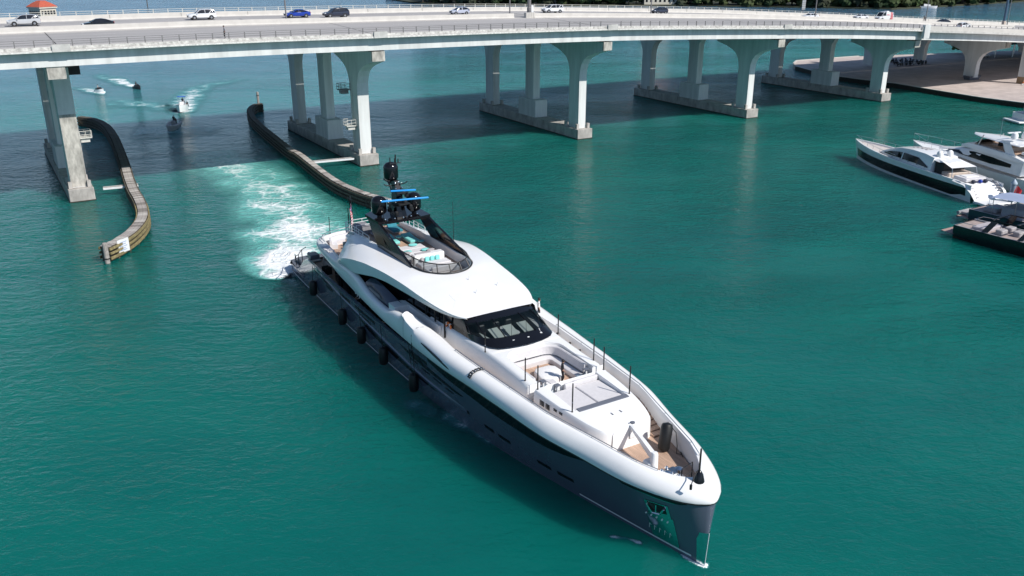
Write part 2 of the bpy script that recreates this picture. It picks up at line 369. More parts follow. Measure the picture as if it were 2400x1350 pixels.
def foam(name, label, rows, material, z=.02, nu=28, soft=.48):
    """rows: (left point, right point, density) across the wake, in order along it"""
    mb = MB(); dens = []; nv = len(rows); fine = []
    for i in range(nv-1):
        a, b = rows[i], rows[i+1]; st = 6
        for k in range(st): t = k/st; fine.append(((lerp(a[0][0], b[0][0], t), lerp(a[0][1], b[0][1], t)), (lerp(a[1][0], b[1][0], t), lerp(a[1][1], b[1][1], t)), lerp(a[2], b[2], t)))
    fine.append(rows[-1]); n = len(fine)
    for i, (L, Rr, d) in enumerate(fine):
        e2 = min(1, min(i, n-1-i)/3.0) if n > 6 else 1
        for j in range(nu+1):
            t = j/nu; mb.vert((lerp(L[0], Rr[0], t), lerp(L[1], Rr[1], t), z))
            dens.append(d*sstep(0, soft, min(t, 1-t))*sstep(0, 1, e2+.001))
    for i in range(n-1):
        for j in range(nu): a = i*(nu+1)+j; mb.face((a, a+1, a+nu+2, a+nu+1))
    me = bpy.data.meshes.new(name); me.from_pydata(mb.v, [], mb.f); me.materials.append(material)
    at = me.attributes.new('d', 'FLOAT', 'POINT'); at.data.foreach_set('value', dens)
    o = bpy.data.objects.new(name, me); C.objects.link(o); tag(o, label, 'foam'); return stuff(o)

# ------------------------------------------------------------------ bridge frame: u along, v across (away from the camera)
BO = Vector((-62.257, 124.918, 0)); BA = R(30.973)
BU = Vector((math.cos(BA), math.sin(BA), 0)); BV = Vector((-math.sin(BA), math.cos(BA), 0))
def BW(u, v, z=0): p = BO+BU*u+BV*v; return Vector((p.x, p.y, z))
f_B = pchip([(-70, 19.5), (-40, 19.7), (-7, 19.82), (20, 19.8), (43, 19.55), (64, 19.3), (87, 18.9), (107, 18.25), (132, 17.25), (153, 16.3), (176, 15.0), (203, 13.4), (221, 12.2), (300, 7.4), (360, 4)])
f_X = pchip([(-9, 2.22), (-7, 2.25), (15.5, 2.75), (35, 3.0), (46, 3.0)])
def deckz(u, v): return f_B(u)+f_X(v)
CONC = mat('pale_concrete', (.50, .49, .47), .8, var=.22, scale=.8, bump=.3, bscale=6)
CONCG = mat('girder_paint', (.64, .65, .64), .65, var=.16, scale=.7, stretch=(1, 1, .12))
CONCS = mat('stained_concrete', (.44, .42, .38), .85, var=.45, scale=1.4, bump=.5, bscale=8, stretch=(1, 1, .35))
CONCD = mat('footing_concrete', (.40, .375, .35), .9, var=.35, scale=.9, bump=.5, bscale=5, stretch=(1, 1, .5))
BARR = mat('barrier_concrete', (.52, .50, .47), .8, var=.10, scale=.6)
ROADM = mat('worn_concrete_road', (.35, .338, .335), .85, var=.14, scale=.35, stretch=(.08, 1, 1), bump=.2, bscale=4)
SHOUL = mat('pale_shoulder', (.44, .42, .40), .85, var=.10, scale=.5, stretch=(.1, 1, 1))
LINE = mat('road_paint_white', (.75, .75, .73), .6, var=.15, scale=4)
DARKJ = mat('dark_joint', (.03, .03, .03), .8, var=.2, scale=4)
RAILM = mat('grey_rail_metal', (.22, .21, .21), .5, .3, var=.15, scale=4)
ALGAE = mat('tide_stain', (.035, .032, .025), .85, var=.4, scale=3)
BEARM = mat('bearing_grime', (.14, .13, .12), .8, var=.5, scale=4)
BM = Matrix.Translation(BO) @ Matrix.Rotation(BA, 4, 'Z')
UL = [(-70+i*6.0) for i in range(int(430/6)+1)]
def strip(name, prof, m, parent, u0=-70, u1=360, step=6.0, smooth=False, closed=True):
    """sweep a cross-section [(v, dz above girder bottom)] along the bridge"""
    n = max(1, int(round((u1-u0)/step))); rows = []
    for i in range(n+1):
        u = u0+(u1-u0)*i/n; rows.append([(u, v, f_B(u)+dz) for v, dz in prof])
    return MB().loft(rows, closed=closed, cap0=closed, cap1=closed).build(name, m, parent, smooth)
bridge = thing('road_bridge', 'long white concrete road bridge crossing the whole water on wide tee piers', 'bridge', BO, BA)
def plate(v): return f_X(v)
G = .7
for (a, b, nm) in ((-6.5, 9.5, 'box_girder'), (12.5, 20.5, 'box_girder'), (24.5, 40.0, 'box_girder')):
    strip(nm, [(a, 0), (b, 0), (b, 1.95), (a, 1.95)], CONCG, bridge)
strip('deck_slab', [(-7.5, 1.95), (21.7, 2.25), (21.7, plate(21.7)), (15.5, 2.75), (-7.0, 2.22), (-7.5, 2.22)], CONC, bridge, u1=178)
strip('deck_slab', [(-7.9, 1.75), (21.7, 2.25), (21.7, plate(21.7)), (15.5, 2.75), (-7.0, 2.22), (-7.9, 2.22)], CONC, bridge, u0=178.02)
strip('deck_slab', [(22.4, 2.2), (42, 2.3), (42, 3.0), (35, 3.0), (22.4, plate(22.4))], CONC, bridge)  # slit before this slab is added to let sun onto the far columns
strip('edge_ledge', [(-7.62, 1.93), (-7.5, 1.93), (-7.5, 2.12), (-7.62, 2.12)], mat('ledge_white', (.66, .65, .62), .8, var=.35, scale=2.5), bridge, u1=177)
strip('kerb_wall', [(-7.44, 2.23), (-7.14, 2.23), (-7.14, 2.60), (-7.44, 2.60)], mat('kerb_weathered', (.58, .56, .53), .85, var=.4, scale=2.2), bridge, u1=176.8)
strip('parapet', [(-7.85, 2.05), (-7.55, 2.05), (-7.55, 3.15), (-7.85, 3.15)], BARR, bridge, u0=179.2)
strip('median_barrier', [(15.2, 2.76), (15.75, 2.76), (15.6, 3.0), (15.53, 3.62), (15.38, 3.62), (15.33, 3.0)], BARR, bridge, u1=82.3)
strip('median_barrier', [(15.2, 2.76), (15.75, 2.76), (15.6, 3.0), (15.53, 3.62), (15.38, 3.62), (15.33, 3.0)], BARR, bridge, u0=86.5, u1=252)
strip('median_barrier', [(15.2, 2.76), (15.75, 2.76), (15.6, 3.0), (15.53, 3.62), (15.38, 3.62), (15.33, 3.0)], BARR, bridge, u0=257)
strip('far_barrier', [(35.0, 2.99), (35.5, 2.99), (35.35, 3.25), (35.3, 3.85), (35.15, 3.85), (35.1, 3.25)], BARR, bridge)
mb = MB()
for u in [k*12.0-60 for k in range(34)]:
    mb.box((u, 35.09, f_B(u)+3.4), (.05, .02, .75)); 
mb.build('barrier_joint', DARKJ, bridge)
# roadways as settings
def road_sheet(name, v0, v1, m, dz=.006, u0=-70, u1=360):
    n = 72; rows = []
    for i in range(n+1):
        u = u0+(u1-u0)*i/n
        rows.append([(u, lerp(v0, v1, k/4), deckz(u, lerp(v0, v1, k/4))+dz) for k in range(5)])
    o = MB().loft(rows).build(name, m); o.matrix_world = BM; return struct(o)
road_sheet('road', -2.6, 13.2, ROADM, .012); road_sheet('road', 22.45, 34.0, ROADM, .012)
road_sheet('road_shoulder', 13.25, 15.1, SHOUL, .012); road_sheet('road_shoulder', 15.85, 21.6, ROADM, .012)
road_sheet('pavement', -7.1, -2.7, SHOUL, .016)
for v, dash in ((-2.0, 0), (13.0, 0), (16.9, 0), (33.6, 0), (5.5, 1), (9.2, 1), (1.8, 1), (21.2, 1), (27.0, 1), (30.3, 1)):
    mb = MB(); u = -66
    while u < 300:
        L = 3.0 if dash else 12.2
        if L > 10: mb.loft([[(u, v-.07, deckz(u, v)+.017), (u, v+.07, deckz(u, v)+.017)], [(u+L-.2, v-.07, deckz(u+L-.2, v)+.017), (u+L-.2, v+.07, deckz(u+L-.2, v)+.017)]])
        else: mb.loft([[(u, v-.07, deckz(u, v)+.017), (u, v+.07, deckz(u, v)+.017)], [(u+L, v-.07, deckz(u+L, v)+.017), (u+L, v+.07, deckz(u+L, v)+.017)]])
        u += 12.0
    o = mb.build('lane_marking', LINE); o.matrix_world = BM; struct(o)
for u in (-44.5, 0, 44.5, 89, 133.4, 177.8, 222):
    mb = MB()
    for v0, v1 in ((-7.0, 15.1), (15.9, 21.6), (22.5, 35)):
        rows = []
        for k in range(5): v = lerp(v0, v1, k/4); rows.append([(u-.07, v, deckz(u, v)+.021), (u+.07, v, deckz(u, v)+.021)])
        mb.loft(rows)
    mb.build('expansion_joint', DARKJ, bridge)
    MB().box((u, -7.55, f_B(u)+2.42), (2.2, .32, .95)).build('rail_block', CONC, bridge)
MB().box((178.1, -7.75, f_B(178)+1.9), (2.0, .7, 3.0)).build('end_block', CONCG, bridge)
# near railing
rail = thing('bridge_railing', 'grey metal railing on the kerb along the near edge of the bridge', 'railing', BO, BA)
pm = None; u = -68.0; nrail = 0
while u < 177:
    if abs((u+.2) % 44.5-.2) > 1.2:
        z = f_B(u)+2.6
        if pm is None:
            pm = MB().box((0, 0, .42), (.13, .12, .84)).mesh('rail_post', RAILM)
        o = bpy.data.objects.new('post', pm); C.objects.link(o); o.parent = rail; o.location = (u, -7.29, z)
    u += 2.24
for dz in (.30, .60, .85):
    rows = []
    for i in range(62): u = -68+i*4.0; rows.append([(u, -7.34, f_B(u)+2.6+dz-.03), (u, -7.24, f_B(u)+2.6+dz-.03), (u, -7.24, f_B(u)+2.6+dz+.03), (u, -7.34, f_B(u)+2.6+dz+.03)])
    MB().loft(rows, closed=True, cap0=True, cap1=True).build('rail', RAILM, rail)
rail2 = thing('bridge_railing', 'pale metal railing beyond the far barrier of the bridge, against the trees', 'railing', BO, BA)
RAILW = mat('pale_rail', (.55, .54, .50), .6, var=.1, scale=3)
pm2 = MB().box((0, 0, .6), (.12, .1, 1.2)).mesh('rail_post_far', RAILW); u = -68.0
while u < 330:
    o = bpy.data.objects.new('post', pm2); C.objects.link(o); o.parent = rail2; o.location = (u, 41.5, f_B(u)+3.0); u += 2.6
for dz in (.2, .5, .8, 1.15):
    rows = []
    for i in range(100): u = -68+i*4.0; rows.append([(u, 41.45, f_B(u)+3+dz-.03), (u, 41.55, f_B(u)+3+dz-.03), (u, 41.55, f_B(u)+3+dz+.03), (u, 41.45, f_B(u)+3+dz+.03)])
    MB().loft(rows, closed=True, cap0=True, cap1=True).build('rail', RAILW, rail2)
rail3 = thing('bridge_railing', 'row of short posts on the solid parapet at the right end of the bridge', 'railing', BO, BA)
pm3 = MB().box((0, 0, .25), (.14, .12, .5)).mesh('rail_post_short', RAILM); u = 181.0
while u < 300:
    o = bpy.data.objects.new('post', pm3); C.objects.link(o); o.parent = rail3; o.location = (u, -7.7, f_B(u)+3.15); u += 2.4
rows = []
for i in range(30): u = 180+i*4.0; rows.append([(u, -7.74, f_B(u)+3.6), (u, -7.66, f_B(u)+3.6), (u, -7.66, f_B(u)+3.68), (u, -7.74, f_B(u)+3.68)])
MB().loft(rows, closed=True, cap0=True, cap1=True).build('rail', RAILM, rail3)

# ------------------------------------------------------------------ piers
def capshape(vc, hw, reach, top, near=None):
    """outline (v, z) of a tee pier: straight shaft, curved haunches, flat cap"""
    r = []
    zb = 1.9
    L = [(vc-hw, zb), (vc-hw, top-6.6), (vc-hw-.12, top-5.6), (vc-hw-.55, top-4.5), (vc-hw-1.3, top-3.55), (vc-hw-2.5, top-2.85), (vc-hw-4.2, top-2.25), (vc-reach, top-1.5), (vc-reach, top)]
    Rr = [(2*vc-a, b) for a, b in reversed(L)]
    if near: L = [(max(a, vc-hw-near), b) for a, b in L]
    return L+Rr
def add_cap(mb, out, w):
    # columns by strips: quads between mirrored sides at the same height
    n = len(out)//2
    for i in range(n-1):
        (a0, z0), (a1, z1) = out[i], out[i+1]; (b1, _), (b0, _) = out[2*n-2-i], out[2*n-1-i]
        b = len(mb.v)
        for x in (-w/2, w/2):
            for p in ((a0, z0), (b0, z0), (b1, z1), (a1, z1)): mb.v.append((x, p[0], p[1]))
        mb.face((b, b+1, b+2, b+3)); mb.face((b+4, b+7, b+6, b+5)); mb.face((b, b+3, b+7, b+4)); mb.face((b+1, b+5, b+6, b+2))
    b = len(mb.v); (a, z), (c, _) = out[n-1], out[n]
    for p in ((-w/2, a), (w/2, a), (w/2, c), (-w/2, c)): mb.v.append((p[0], p[1], z))
    mb.face((b, b+1, b+2, b+3))
def pier(u, label, land=False, dv=0):
    top = f_B(u)-.28; p = thing('bridge_pier', label, 'bridge pier', BW(u, dv), BA, 'concrete piers under the bridge')
    if not land:
        MB().bbox((0, 19.4, .55), (3.4, 39.0, 2.7), .06).build('footing', CONCD, p)
        MB().box((0, 19.4, -.2), (3.52, 39.1, .7)).build('tide_line', ALGAE, p)
    z0 = 1.9
    for nm, vc, dep in (('near_shaft', 2.75, 1.65), ('far_shaft', 35.7, 1.65)):
        mb = MB(); PW = 2.2 if u == 0 else 1.95 if u < 50 else 1.66; add_cap(mb, capshape(vc, dep, 8.9 if nm == 'near_shaft' else 8.0, top, .25 if u == 0 and nm == 'near_shaft' else None), PW if nm == 'near_shaft' else 1.62)
        mb.build('tee_column', CONCG if nm == 'near_shaft' else CONCG, p)
    mb = MB(); t2 = top
    rows = []
    for z, h in ((5.0, 1.55), (t2-4.0, 1.55), (t2-2.6, 1.7), (t2-1.4, 2.4), (t2-.9, 3.4), (t2, 3.6)):
        rows.append([(-.78, 19-h, z), (.78, 19-h, z), (.78, 19+h, z), (-.78, 19+h, z)])
    mb.loft(rows, closed=True, cap0=True, cap1=True).build('middle_column', CONCG, p)
    if not land:
        MB().bbox((0, 18.9, 3.6), (2.9, 6.6, 3.5), .05).build('plinth', CONCG, p)
        for vc in (2.75, 35.7):
            mb = MB()
            for sx in (-1, 1):
                for dv in (-1.9, 1.9): mb.box((sx*1.25, vc+dv, 2.35), (.5, .55, .95))
            mb.build('column_guard', CONCD, p)
    # bearings at the cap end and under girders
    mb = MB()
    for v in (-5.2, -4.2, 8.6, 9.4): mb.box((-.55, v, top+.14), (.5, .6, .3)); mb.box((.55, v, top+.14), (.5, .6, .3))
    mb.box((0, -5.55, top+.55), (.9, .5, .55)); mb.box((-.9, -5.75, top+.5), (.5, .3, .8)); mb.box((.9, -5.75, top+.5), (.5, .3, .8))
    mb.build('bearing', BEARM, p)
    MB().box((-.95 if u == 0 else 0, -6.15, top-.5 if u == 0 else top-.66), (2.2 if u == 0 else PW+.2, .42, 1.7 if u == 0 else 1.5)).build('cap_end', CONCS, p)
    if u == 0: MB().box((-.6, -2.45, top-.5), (1.6, 7.0, 1.5)).build('cap_arm', CONCG, p)
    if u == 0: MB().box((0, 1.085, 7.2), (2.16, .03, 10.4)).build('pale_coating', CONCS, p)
    return p
pier(0, 'leftmost concrete bridge pier, stained white, beside the left timber fender')
pier(44.5, 'second concrete bridge pier from the left, with platforms, behind the yacht mast')
pier(89, 'third concrete bridge pier from the left, alone in open water')
pier(133.4, 'fourth concrete bridge pier from the left, near the quay')
pier(177.8, 'fifth concrete bridge pier, with its footing next to the quay edge')
pier(223, 'concrete bridge pier standing on the quay under the right end of the bridge', land=True, dv=5.2)
pier(266, 'concrete bridge pier farthest right on the quay, at the picture edge', land=True)
t = thing('bridge_column', 'square concrete column with a tan painted foot, on the quay at the right picture edge', 'column', BW(227.5, -3.9, 1.2), BA)
MB().bbox((0, 0, 5), (1.9, 1.9, 10.4), .06).build('shaft', CONCG, t); MB().box((0, 0, .9), (1.96, 1.96, 1.8)).build('painted_foot', mat('tan_paint', (.33, .22, .13), .8, var=.2), t)
# platforms and ladders on the piers of the navigation span
def pier_platform(u, v, z, side, label, white):
    m = RAILW if white else RAILM
    t = thing('service_platform', label, 'platform', BW(u, v, z), BA)
    MB().box((side*.9, 0, 0), (1.8, 1.7, .14)).build('floor', m, t)
    MB().box((side*.9, 0, -.4), (1.2, 1.2, .5)).build('bracket', m, t)
    for h in (.5, 1.0):
        MB().tube([(side*.05, -.85, h), (side*1.8, -.85, h), (side*1.8, .85, h), (side*.05, .85, h)], .045, 5).build('handrail', m, t)
    for x, y in ((.2, -.85), (1.0, -.85), (1.8, -.85), (1.8, 0), (1.8, .85), (1.0, .85)):
        MB().tube([(side*x, y, 0), (side*x, y, 1.0)], .04, 5).build('post', m, t)
    return t
pier_platform(1.05, 3.4, 8.6, 1, 'white service platform halfway up the right face of the leftmost pier', True)
pier_platform(1.05, 33, 9.5, 1, 'grey service platform on the far column of the leftmost pier', False)
pier_platform(43.4, 2.6, 6.6, -1, 'white service platform low on the second pier from the left', True)
pier_platform(43.4, 4.6, 12.3, -1, 'dark service platform high on the second pier from the left', False)
def ladder(u, v, z0, z1, label, m):
    t = thing('ladder', label, 'ladder', BW(u, v, z0), BA)
    for x in (-.22, .22): MB().tube([(0, x, 0), (0, x, z1-z0)], .04, 5).build('rail', m, t)
    rm = None
    k = .3
    while k < z1-z0:
        if rm is None: rm = MB().tube([(0, -.22, 0), (0, .22, 0)], .025, 4).mesh('rung', m)
        o = bpy.data.objects.new('rung', rm); C.objects.link(o); o.parent = t; o.location = (0, 0, k); k += .45
ladder(1.2, 3.2, 2.0, 16, 'white ladder running down the leftmost pier', RAILW)
ladder(43.3, 3.2, 2.0, 12.2, 'thin white ladder running down the second pier', RAILW)
MB().box((0, 0, 0), (2.0, 1.4, 1.3)).build('pier_box', BLACKM, loc=BW(2.3, 9.0, 17.6), rz=BA)
tag(bpy.data.objects['pier_box'], 'dark hanging box under the girder right of the leftmost pier', 'box')
# lamp posts and sign pole on the median
def lamp(u, h, label, r=.11):
    t = thing('street_lamp', label, 'lamp post', BW(u, 16.3, deckz(u, 16.3)), BA, 'lamp posts along the median of the bridge')
    MB().lathe((0, 0, 0), [(.28, 0), (.28, .25), (r*1.3, .3), (r, h*.5), (r*.7, h)], 8).build('pole', RAILM, t)
    MB().box((0, 0, h), (.3, 2.4, .12)).build('lamp_arm', RAILM, t)
    return t
for u, lb in ((37.4, 'lamp post on the median just left of the blue car'), (81.9, 'lamp post on the median left of the thick sign pole'), (117.2, 'lamp post on the median in front of the dark blue hatchback'), (168.5, 'lamp post on the median right of the low white car'), (211.7, 'lamp post on the median right of the white van'), (249.6, 'lamp post on the median nearest the right picture edge')):
    lamp(u, 11, lb)
t = thing('sign_pole', 'thick grey sign pole standing in the gap of the median', 'pole', BW(86.8, 17, deckz(86.8, 17)), BA)
MB().lathe((0, 0, 0), [(.45, 0), (.45, 1.8), (.36, 1.9), (.34, 9)], 12).build('shaft', RAILM, t)
MB().lathe((0, 0, 0), [(.6, 0), (.6, .3)], 10).build('base', BLACKM, t)
MB().box((.55, -.1, 1.3), (.5, .5, 1.9)).build('cabinet', WHITE2, t)
t = thing('sign_pole', 'blue-grey pole at the far right edge of the bridge deck', 'pole', BW(254, 20, deckz(254, 20)), BA)
MB().lathe((0, 0, 0), [(.4, 0), (.34, 9)], 12).build('shaft', mat('blue_pole', (.05, .10, .16), .5, var=.1), t)
MB().box((-.2, -.1, .9), (.9, .8, 1.6)).build('cabinet', BEIGE, t)
t = thing('crash_cushion', 'pale banded crash cushion capping the median barrier end beside the gap', 'crash cushion', BW(86.0, 15.5, deckz(86, 15.5)), BA)
for i in range(5): MB().bbox((-.9+i*.45, 0, .5), (.4, .9-.05*i, 1.0), .05).build('segment', BARR, t)
t = thing('road_sign', 'tall grey-white road sign seen from behind beyond the far barrier', 'sign', BW(188, 37.5, deckz(188, 37.5)), BA)
MB().box((0, 0, 3.4), (1.3, .1, 3.4)).build('panel', mat('sign_back', (.33, .35, .36), .6, var=.15, scale=2), t)
for i in range(6): MB().box((0, -.08, 2.0+i*.55), (1.3, .06, .08)).build('stiffener', RAILM, t)
MB().tube([(0, .1, 0), (0, .1, 5)], .09, 6).build('post', RAILM, t)
# channel between the piers: timber fender walls
WOODT = mat('weathered_plank', (.34, .31, .29), .9, var=.4, scale=4, bump=.5, bscale=12)
WOODD = mat('dark_creosote_timber', (.105, .09, .068), .85, var=.5, scale=3, bump=.5, bscale=8)
WOODY = mat('ochre_algae_timber', (.26, .21, .10), .85, var=.45, scale=2.5, bump=.5, bscale=8)
WOODT2 = mat('weathered_plank_dark', (.20, .18, .165), .9, var=.4, scale=4, bump=.5, bscale=12); WOODT3 = mat('weathered_plank_pale', (.44, .41, .38), .9, var=.3, scale=4, bump=.5, bscale=12)
def fender_wall(path, label, plank_from, ochre_from, W=.72):
    root = thing('fender_wall', label, 'fender wall', (path[0][0], path[0][1], 0))
    ox, oy = path[0]; pts = [Vector((x-ox, y-oy, 0)) for x, y in path]
    # resample
    P = []; 
    for i in range(len(pts)-1):
        a = pts[max(i-1, 0)]; b = pts[i]; c = pts[i+1]; d = pts[min(i+2, len(pts)-1)]
        for k in range(8):
            t = k/8; P.append(.5*((2*b)+(c-a)*t+(2*a-5*b+4*c-d)*t*t+(3*b-a-3*c+d)*t**3))
    P.append(pts[-1]); Q = [P[0]]; acc = 0; STEP = .62
    for i in range(1, len(P)):
        seg = (P[i]-P[i-1]).length; 
        while acc+seg >= STEP:
            t = (STEP-acc)/seg; P[i-1] = P[i-1].lerp(P[i], t); seg = (P[i]-P[i-1]).length; acc = 0; Q.append(P[i-1].copy())
        acc += seg
    n = len(Q)
    pl = [MB().bbox((0, 0, 0), (STEP-.09, 2*W, .12), .02).mesh('plank', m) for m in (WOODT, WOODD, WOODT2, WOODT3)]
    pil = MB().lathe((0, 0, 0), [(.17, -1), (.17, 1.75)], 8).mesh('pile', WOODD)
    for i in range(n-1):
        d = (Q[i+1]-Q[i]).normalized(); a = math.atan2(d.y, d.x); mid = (Q[i]+Q[i+1])/2
        if i < 290:
            o = bpy.data.objects.new('plank', pl[random.choice((0, 0, 2, 3)) if i >= plank_from*n else 1]); C.objects.link(o); o.parent = root
            o.location = (mid.x, mid.y, 1.86+random.uniform(-.025, .025)); o.rotation_euler = (0, 0, a+random.uniform(-.03, .03))
        if i % 4 == 0:
            for s in (-1, 1):
                o = bpy.data.objects.new('pile', pil); C.objects.link(o); o.parent = root
                o.location = (mid.x-d.y*s*(W-.1), mid.y+d.x*s*(W-.1), 0); o.rotation_euler = (0, 0, random.random())
    def side(s, z0, z1, off, i0, i1, m, nm):
        rows = []
        for i in range(i0, i1):
            d = (Q[min(i+1, n-1)]-Q[max(i-1, 0)]).normalized(); nx, ny = -d.y*s, d.x*s
            rows.append([(Q[i].x+nx*(W+off+o2), Q[i].y+ny*(W+off+o2), z) for o2, z in ((0, z0), (.14, z0), (.14, z1), (0, z1))])
        MB().loft(rows, closed=True, cap0=True, cap1=True).build(nm, m, root)
    for s in (-1, 1):
        cut = int(ochre_from*n)
        for z0, z1 in ((.3, .62), (.9, 1.16), (1.42, 1.72)):
            if cut > 3: side(s, z0, z1, .08, 0, min(cut, n), WOODD, 'wale')
            if cut < n-3: side(s, z0, z1, .08, cut-1, n, WOODY, 'wale')
    # back wall of close boards, dark and wet at the foot
    rows = []
    for i in range(n):
        d = (Q[min(i+1, n-1)]-Q[max(i-1, 0)]).normalized(); rows.append([(Q[i].x-d.y*o*W, Q[i].y+d.x*o*W, z) for o, z in ((-.8, -.6), (.8, -.6), (.8, 1.7), (-.8, 1.7))])
    MB().loft(rows, closed=True, cap0=True, cap1=True).build('core_boarding', WOODD, root)
    return root, Q
LF = [(-89.8, 184.6), (-86.2, 182.6), (-80.9, 176.3), (-74.4, 164.9), (-67.7, 151.6), (-62.1, 140.1), (-58.7, 132.9), (-54.8, 125.0), (-51.6, 119.1), (-49.0, 113.7), (-47.5, 109.3), (-46.8, 104.6), (-46.9, 100.7), (-47.5, 98.0)]
RF = [(-56.2, 201.6), (-57.6, 200.0), (-56.8, 193.6), (-53.8, 184.6), (-49.3, 174.5), (-44.6, 164.9), (-38.5, 152.7), (-36.3, 149.2), (-32.5, 141.7), (-28.6, 134.0), (-25.2, 128.1), (-21.2, 122.9), (-18.5, 120.3), (-15.0, 117.2), (-12.5, 115.4)]
lf, _ = fender_wall(LF, 'curved timber fender wall left of the channel, by the leftmost pier', .55, .8, .60)
rf, _ = fender_wall(RF, 'curved timber fender wall right of the channel, ending behind the yacht', .52, .99, .50)
def text_board(name, label, loc, rz, w, h, lines, col, tcol, size, tilt=0):
    t = thing(name, label, 'sign', loc, rz)
    MB().box((0, 0, 0), (w, .06, h)).build('panel', col, t)
    for i, (s, dz, sz) in enumerate(lines):
        cu = bpy.data.curves.new('lettering', 'FONT'); cu.body = s; cu.size = sz; cu.align_x = 'CENTER'; cu.extrude = .008
        o = bpy.data.objects.new('lettering', cu); C.objects.link(o); o.data.materials.append(tcol); o.parent = t
        o.location = (0, -.045, dz); o.rotation_euler = (R(90), 0, 0)
    return t
# the print on both boards is too small to read in the photo: only its blurred bars are there
def notice(label, loc, rz):
    t = thing('notice_board', label, 'sign', loc, rz)
    MB().box((0, 0, 0), (1.7, .07, 1.6)).build('panel', WHITE2, t)
    gm = mat('faded_print', (.35, .42, .58), .7, var=.3, scale=6)
    for dz, w in ((.45, 1.0), (.2, .7), (-.05, 1.1), (-.3, .6), (-.5, .9)): MB().box((0, -.045, dz), (w, .012, .1)).build('print_line', gm, t)
    return t
notice('white notice board on the near tip of the left fender wall', (-46.15, 100.3, 1.3), R(66))
notice('white notice board on the near end of the right fender wall, behind the radar mast', (-17.6, 118.5, 1.4), R(-38))
t = thing('timber_post', 'thick grey post capping the near tip of the left fender wall', 'post', (-47.1, 97.7, 0)); MB().lathe((0, 0, 0), [(.3, -1), (.3, 2.35), (.22, 2.45)], 10).build('post_shaft', WOODT, t); MB().lathe((0, 0, 0), [(.34, .5), (.34, .62)], 10).build('band', BLACKM, t)
t = thing('timber_post', 'tall grey post at the far end of the right fender wall', 'post', (-57.5, 203.0, 0)); MB().lathe((0, 0, 0), [(.28, -1), (.28, 4.2)], 10).build('post_shaft', WOODT, t); MB().lathe((0, 0, 0), [(.32, 3.4), (.32, 3.55)], 10).build('band', BLACKM, t)
def catwalk(a, b, label):
    a = Vector(a); b = Vector(b); d = b-a; L = d.length
    t = thing('catwalk', label, 'walkway', ((a.x+b.x)/2, (a.y+b.y)/2, 1.15), math.atan2(d.y, d.x))
    MB().box((0, 0, 0), (L, .75, .16)).build('deck', WOODT, t)
    MB().box((0, -.43, -.05), (L, .1, .28)).build('beam', WHITE2, t)
    MB().box((0, .43, -.05), (L, .1, .28)).build('beam', WHITE2, t)
catwalk((-60.6, 128.2, 0), (-56.2, 130.2, 0), 'narrow catwalk joining the leftmost pier to the left fender wall')
catwalk((-33.4, 145.6, 0), (-26.9, 148.6, 0), 'narrow catwalk joining the second pier to the right fender wall')
# ------------------------------------------------------------------ the big yacht
YH = R(-58.7); Yh = Vector((math.cos(YH), math.sin(YH), 0)); Yn = Vector((Yh.y, -Yh.x, 0))
STEM = Vector((11.35, 43.2, 0)); Y0 = STEM-Yh*62.0
yacht = thing('motor_yacht', 'huge white and slate grey motor yacht under way in the foreground', 'yacht', Y0, YH)
YM = Matrix.Translation(Y0) @ Matrix.Rotation(YH, 4, 'Z')
def YW(s, t, z): return YM @ Vector((s, -t, z))
def onb(name, label, cat, s, t, z, rz=0, group=None): return thing(name, label, cat, YW(s, t, z), YH+rz, group)
def P(s, t, z): return (s, -t, z)
def sym_loft(rows, name, m, smooth=True, sharp=40, closed=False, both=True, cap0=False, cap1=False):
    mb = MB().loft([[P(*p) for p in r] for r in rows], closed=closed, cap0=cap0, cap1=cap1)
    if both: mb.mirror()
    return mb.build(name, m, yacht, smooth, sharp)
# hull
SS = [-1, -.5, 0, .8, 1.6, 2.3, 3, 3.8, 4.6, 5.5, 6.5, 7.2, 8, 9, 10]+[10+i*1.0 for i in range(1, 46)]+[55.6+i*.55 for i in range(8)]+[59.8, 60.3, 60.7, 61.1, 61.4, 61.7, 61.9, 62.1, 62.25, 62.35, 62.42, 62.47, 62.5]
rows = []
for s in SS:
    zt = f_zt(s); r = []
    zs = [-.9, -.4, 0, .3, .6, 1.0]+[lerp(1.0, zt, k/9) for k in range(1, 10)]
    for z in zs:
        end = 62.0+.3*clamp(z/4.95); ss = s*end/62.5 if s > 40 else lerp(s, s*end/62.5, clamp(s/40))
        r.append((ss, hull_t(ss, z) if s < 62.5 else 0, z))
    rows.append(r)
sym_loft(rows, 'hull', HULLM, sharp=50)
# transom and swim platform
s0 = -1; n = 8
mb = MB(); rr = []
for k in range(9):
    a = k/8*math.pi/2; rr.append((s0-1.1*math.sin(math.pi/2-a)*0-1.0*math.cos(a)**.6*0, 0))
out = [(-1, 4.15), (-1.5, 3.9), (-1.8, 3.3), (-1.95, 2.2), (-2.0, 1.0), (-2.0, 0)]
rows = [[(s, t, -.9) for s, t in out], [(s-.05, t, .6) for s, t in out], [(s-.1, t, 1.15) for s, t in out]]
sym_loft(rows, 'transom', HULLM, smooth=False)
pl = out+[(4.2, 0), (4.2, 4.75), (2, 4.62), (0, 4.45)]
def plate_poly(pts, z0, z1, name, m, parent=yacht, zf=None):
    full = [(s, -t) for s, t in pts]+[(s, t) for s, t in reversed(pts) if t > 1e-6]
    return MB().prism(full, z0, z1, zf).build(name, m, parent)
plate_poly([(-2.05, 0), (-2.0, 2.2), (-1.85, 3.3), (-1.55, 3.85), (-1.0, 4.1), (2, 4.5), (4.4, 4.7), (4.4, 0)], 1.0, 1.16, 'swim_platform', SLATE)
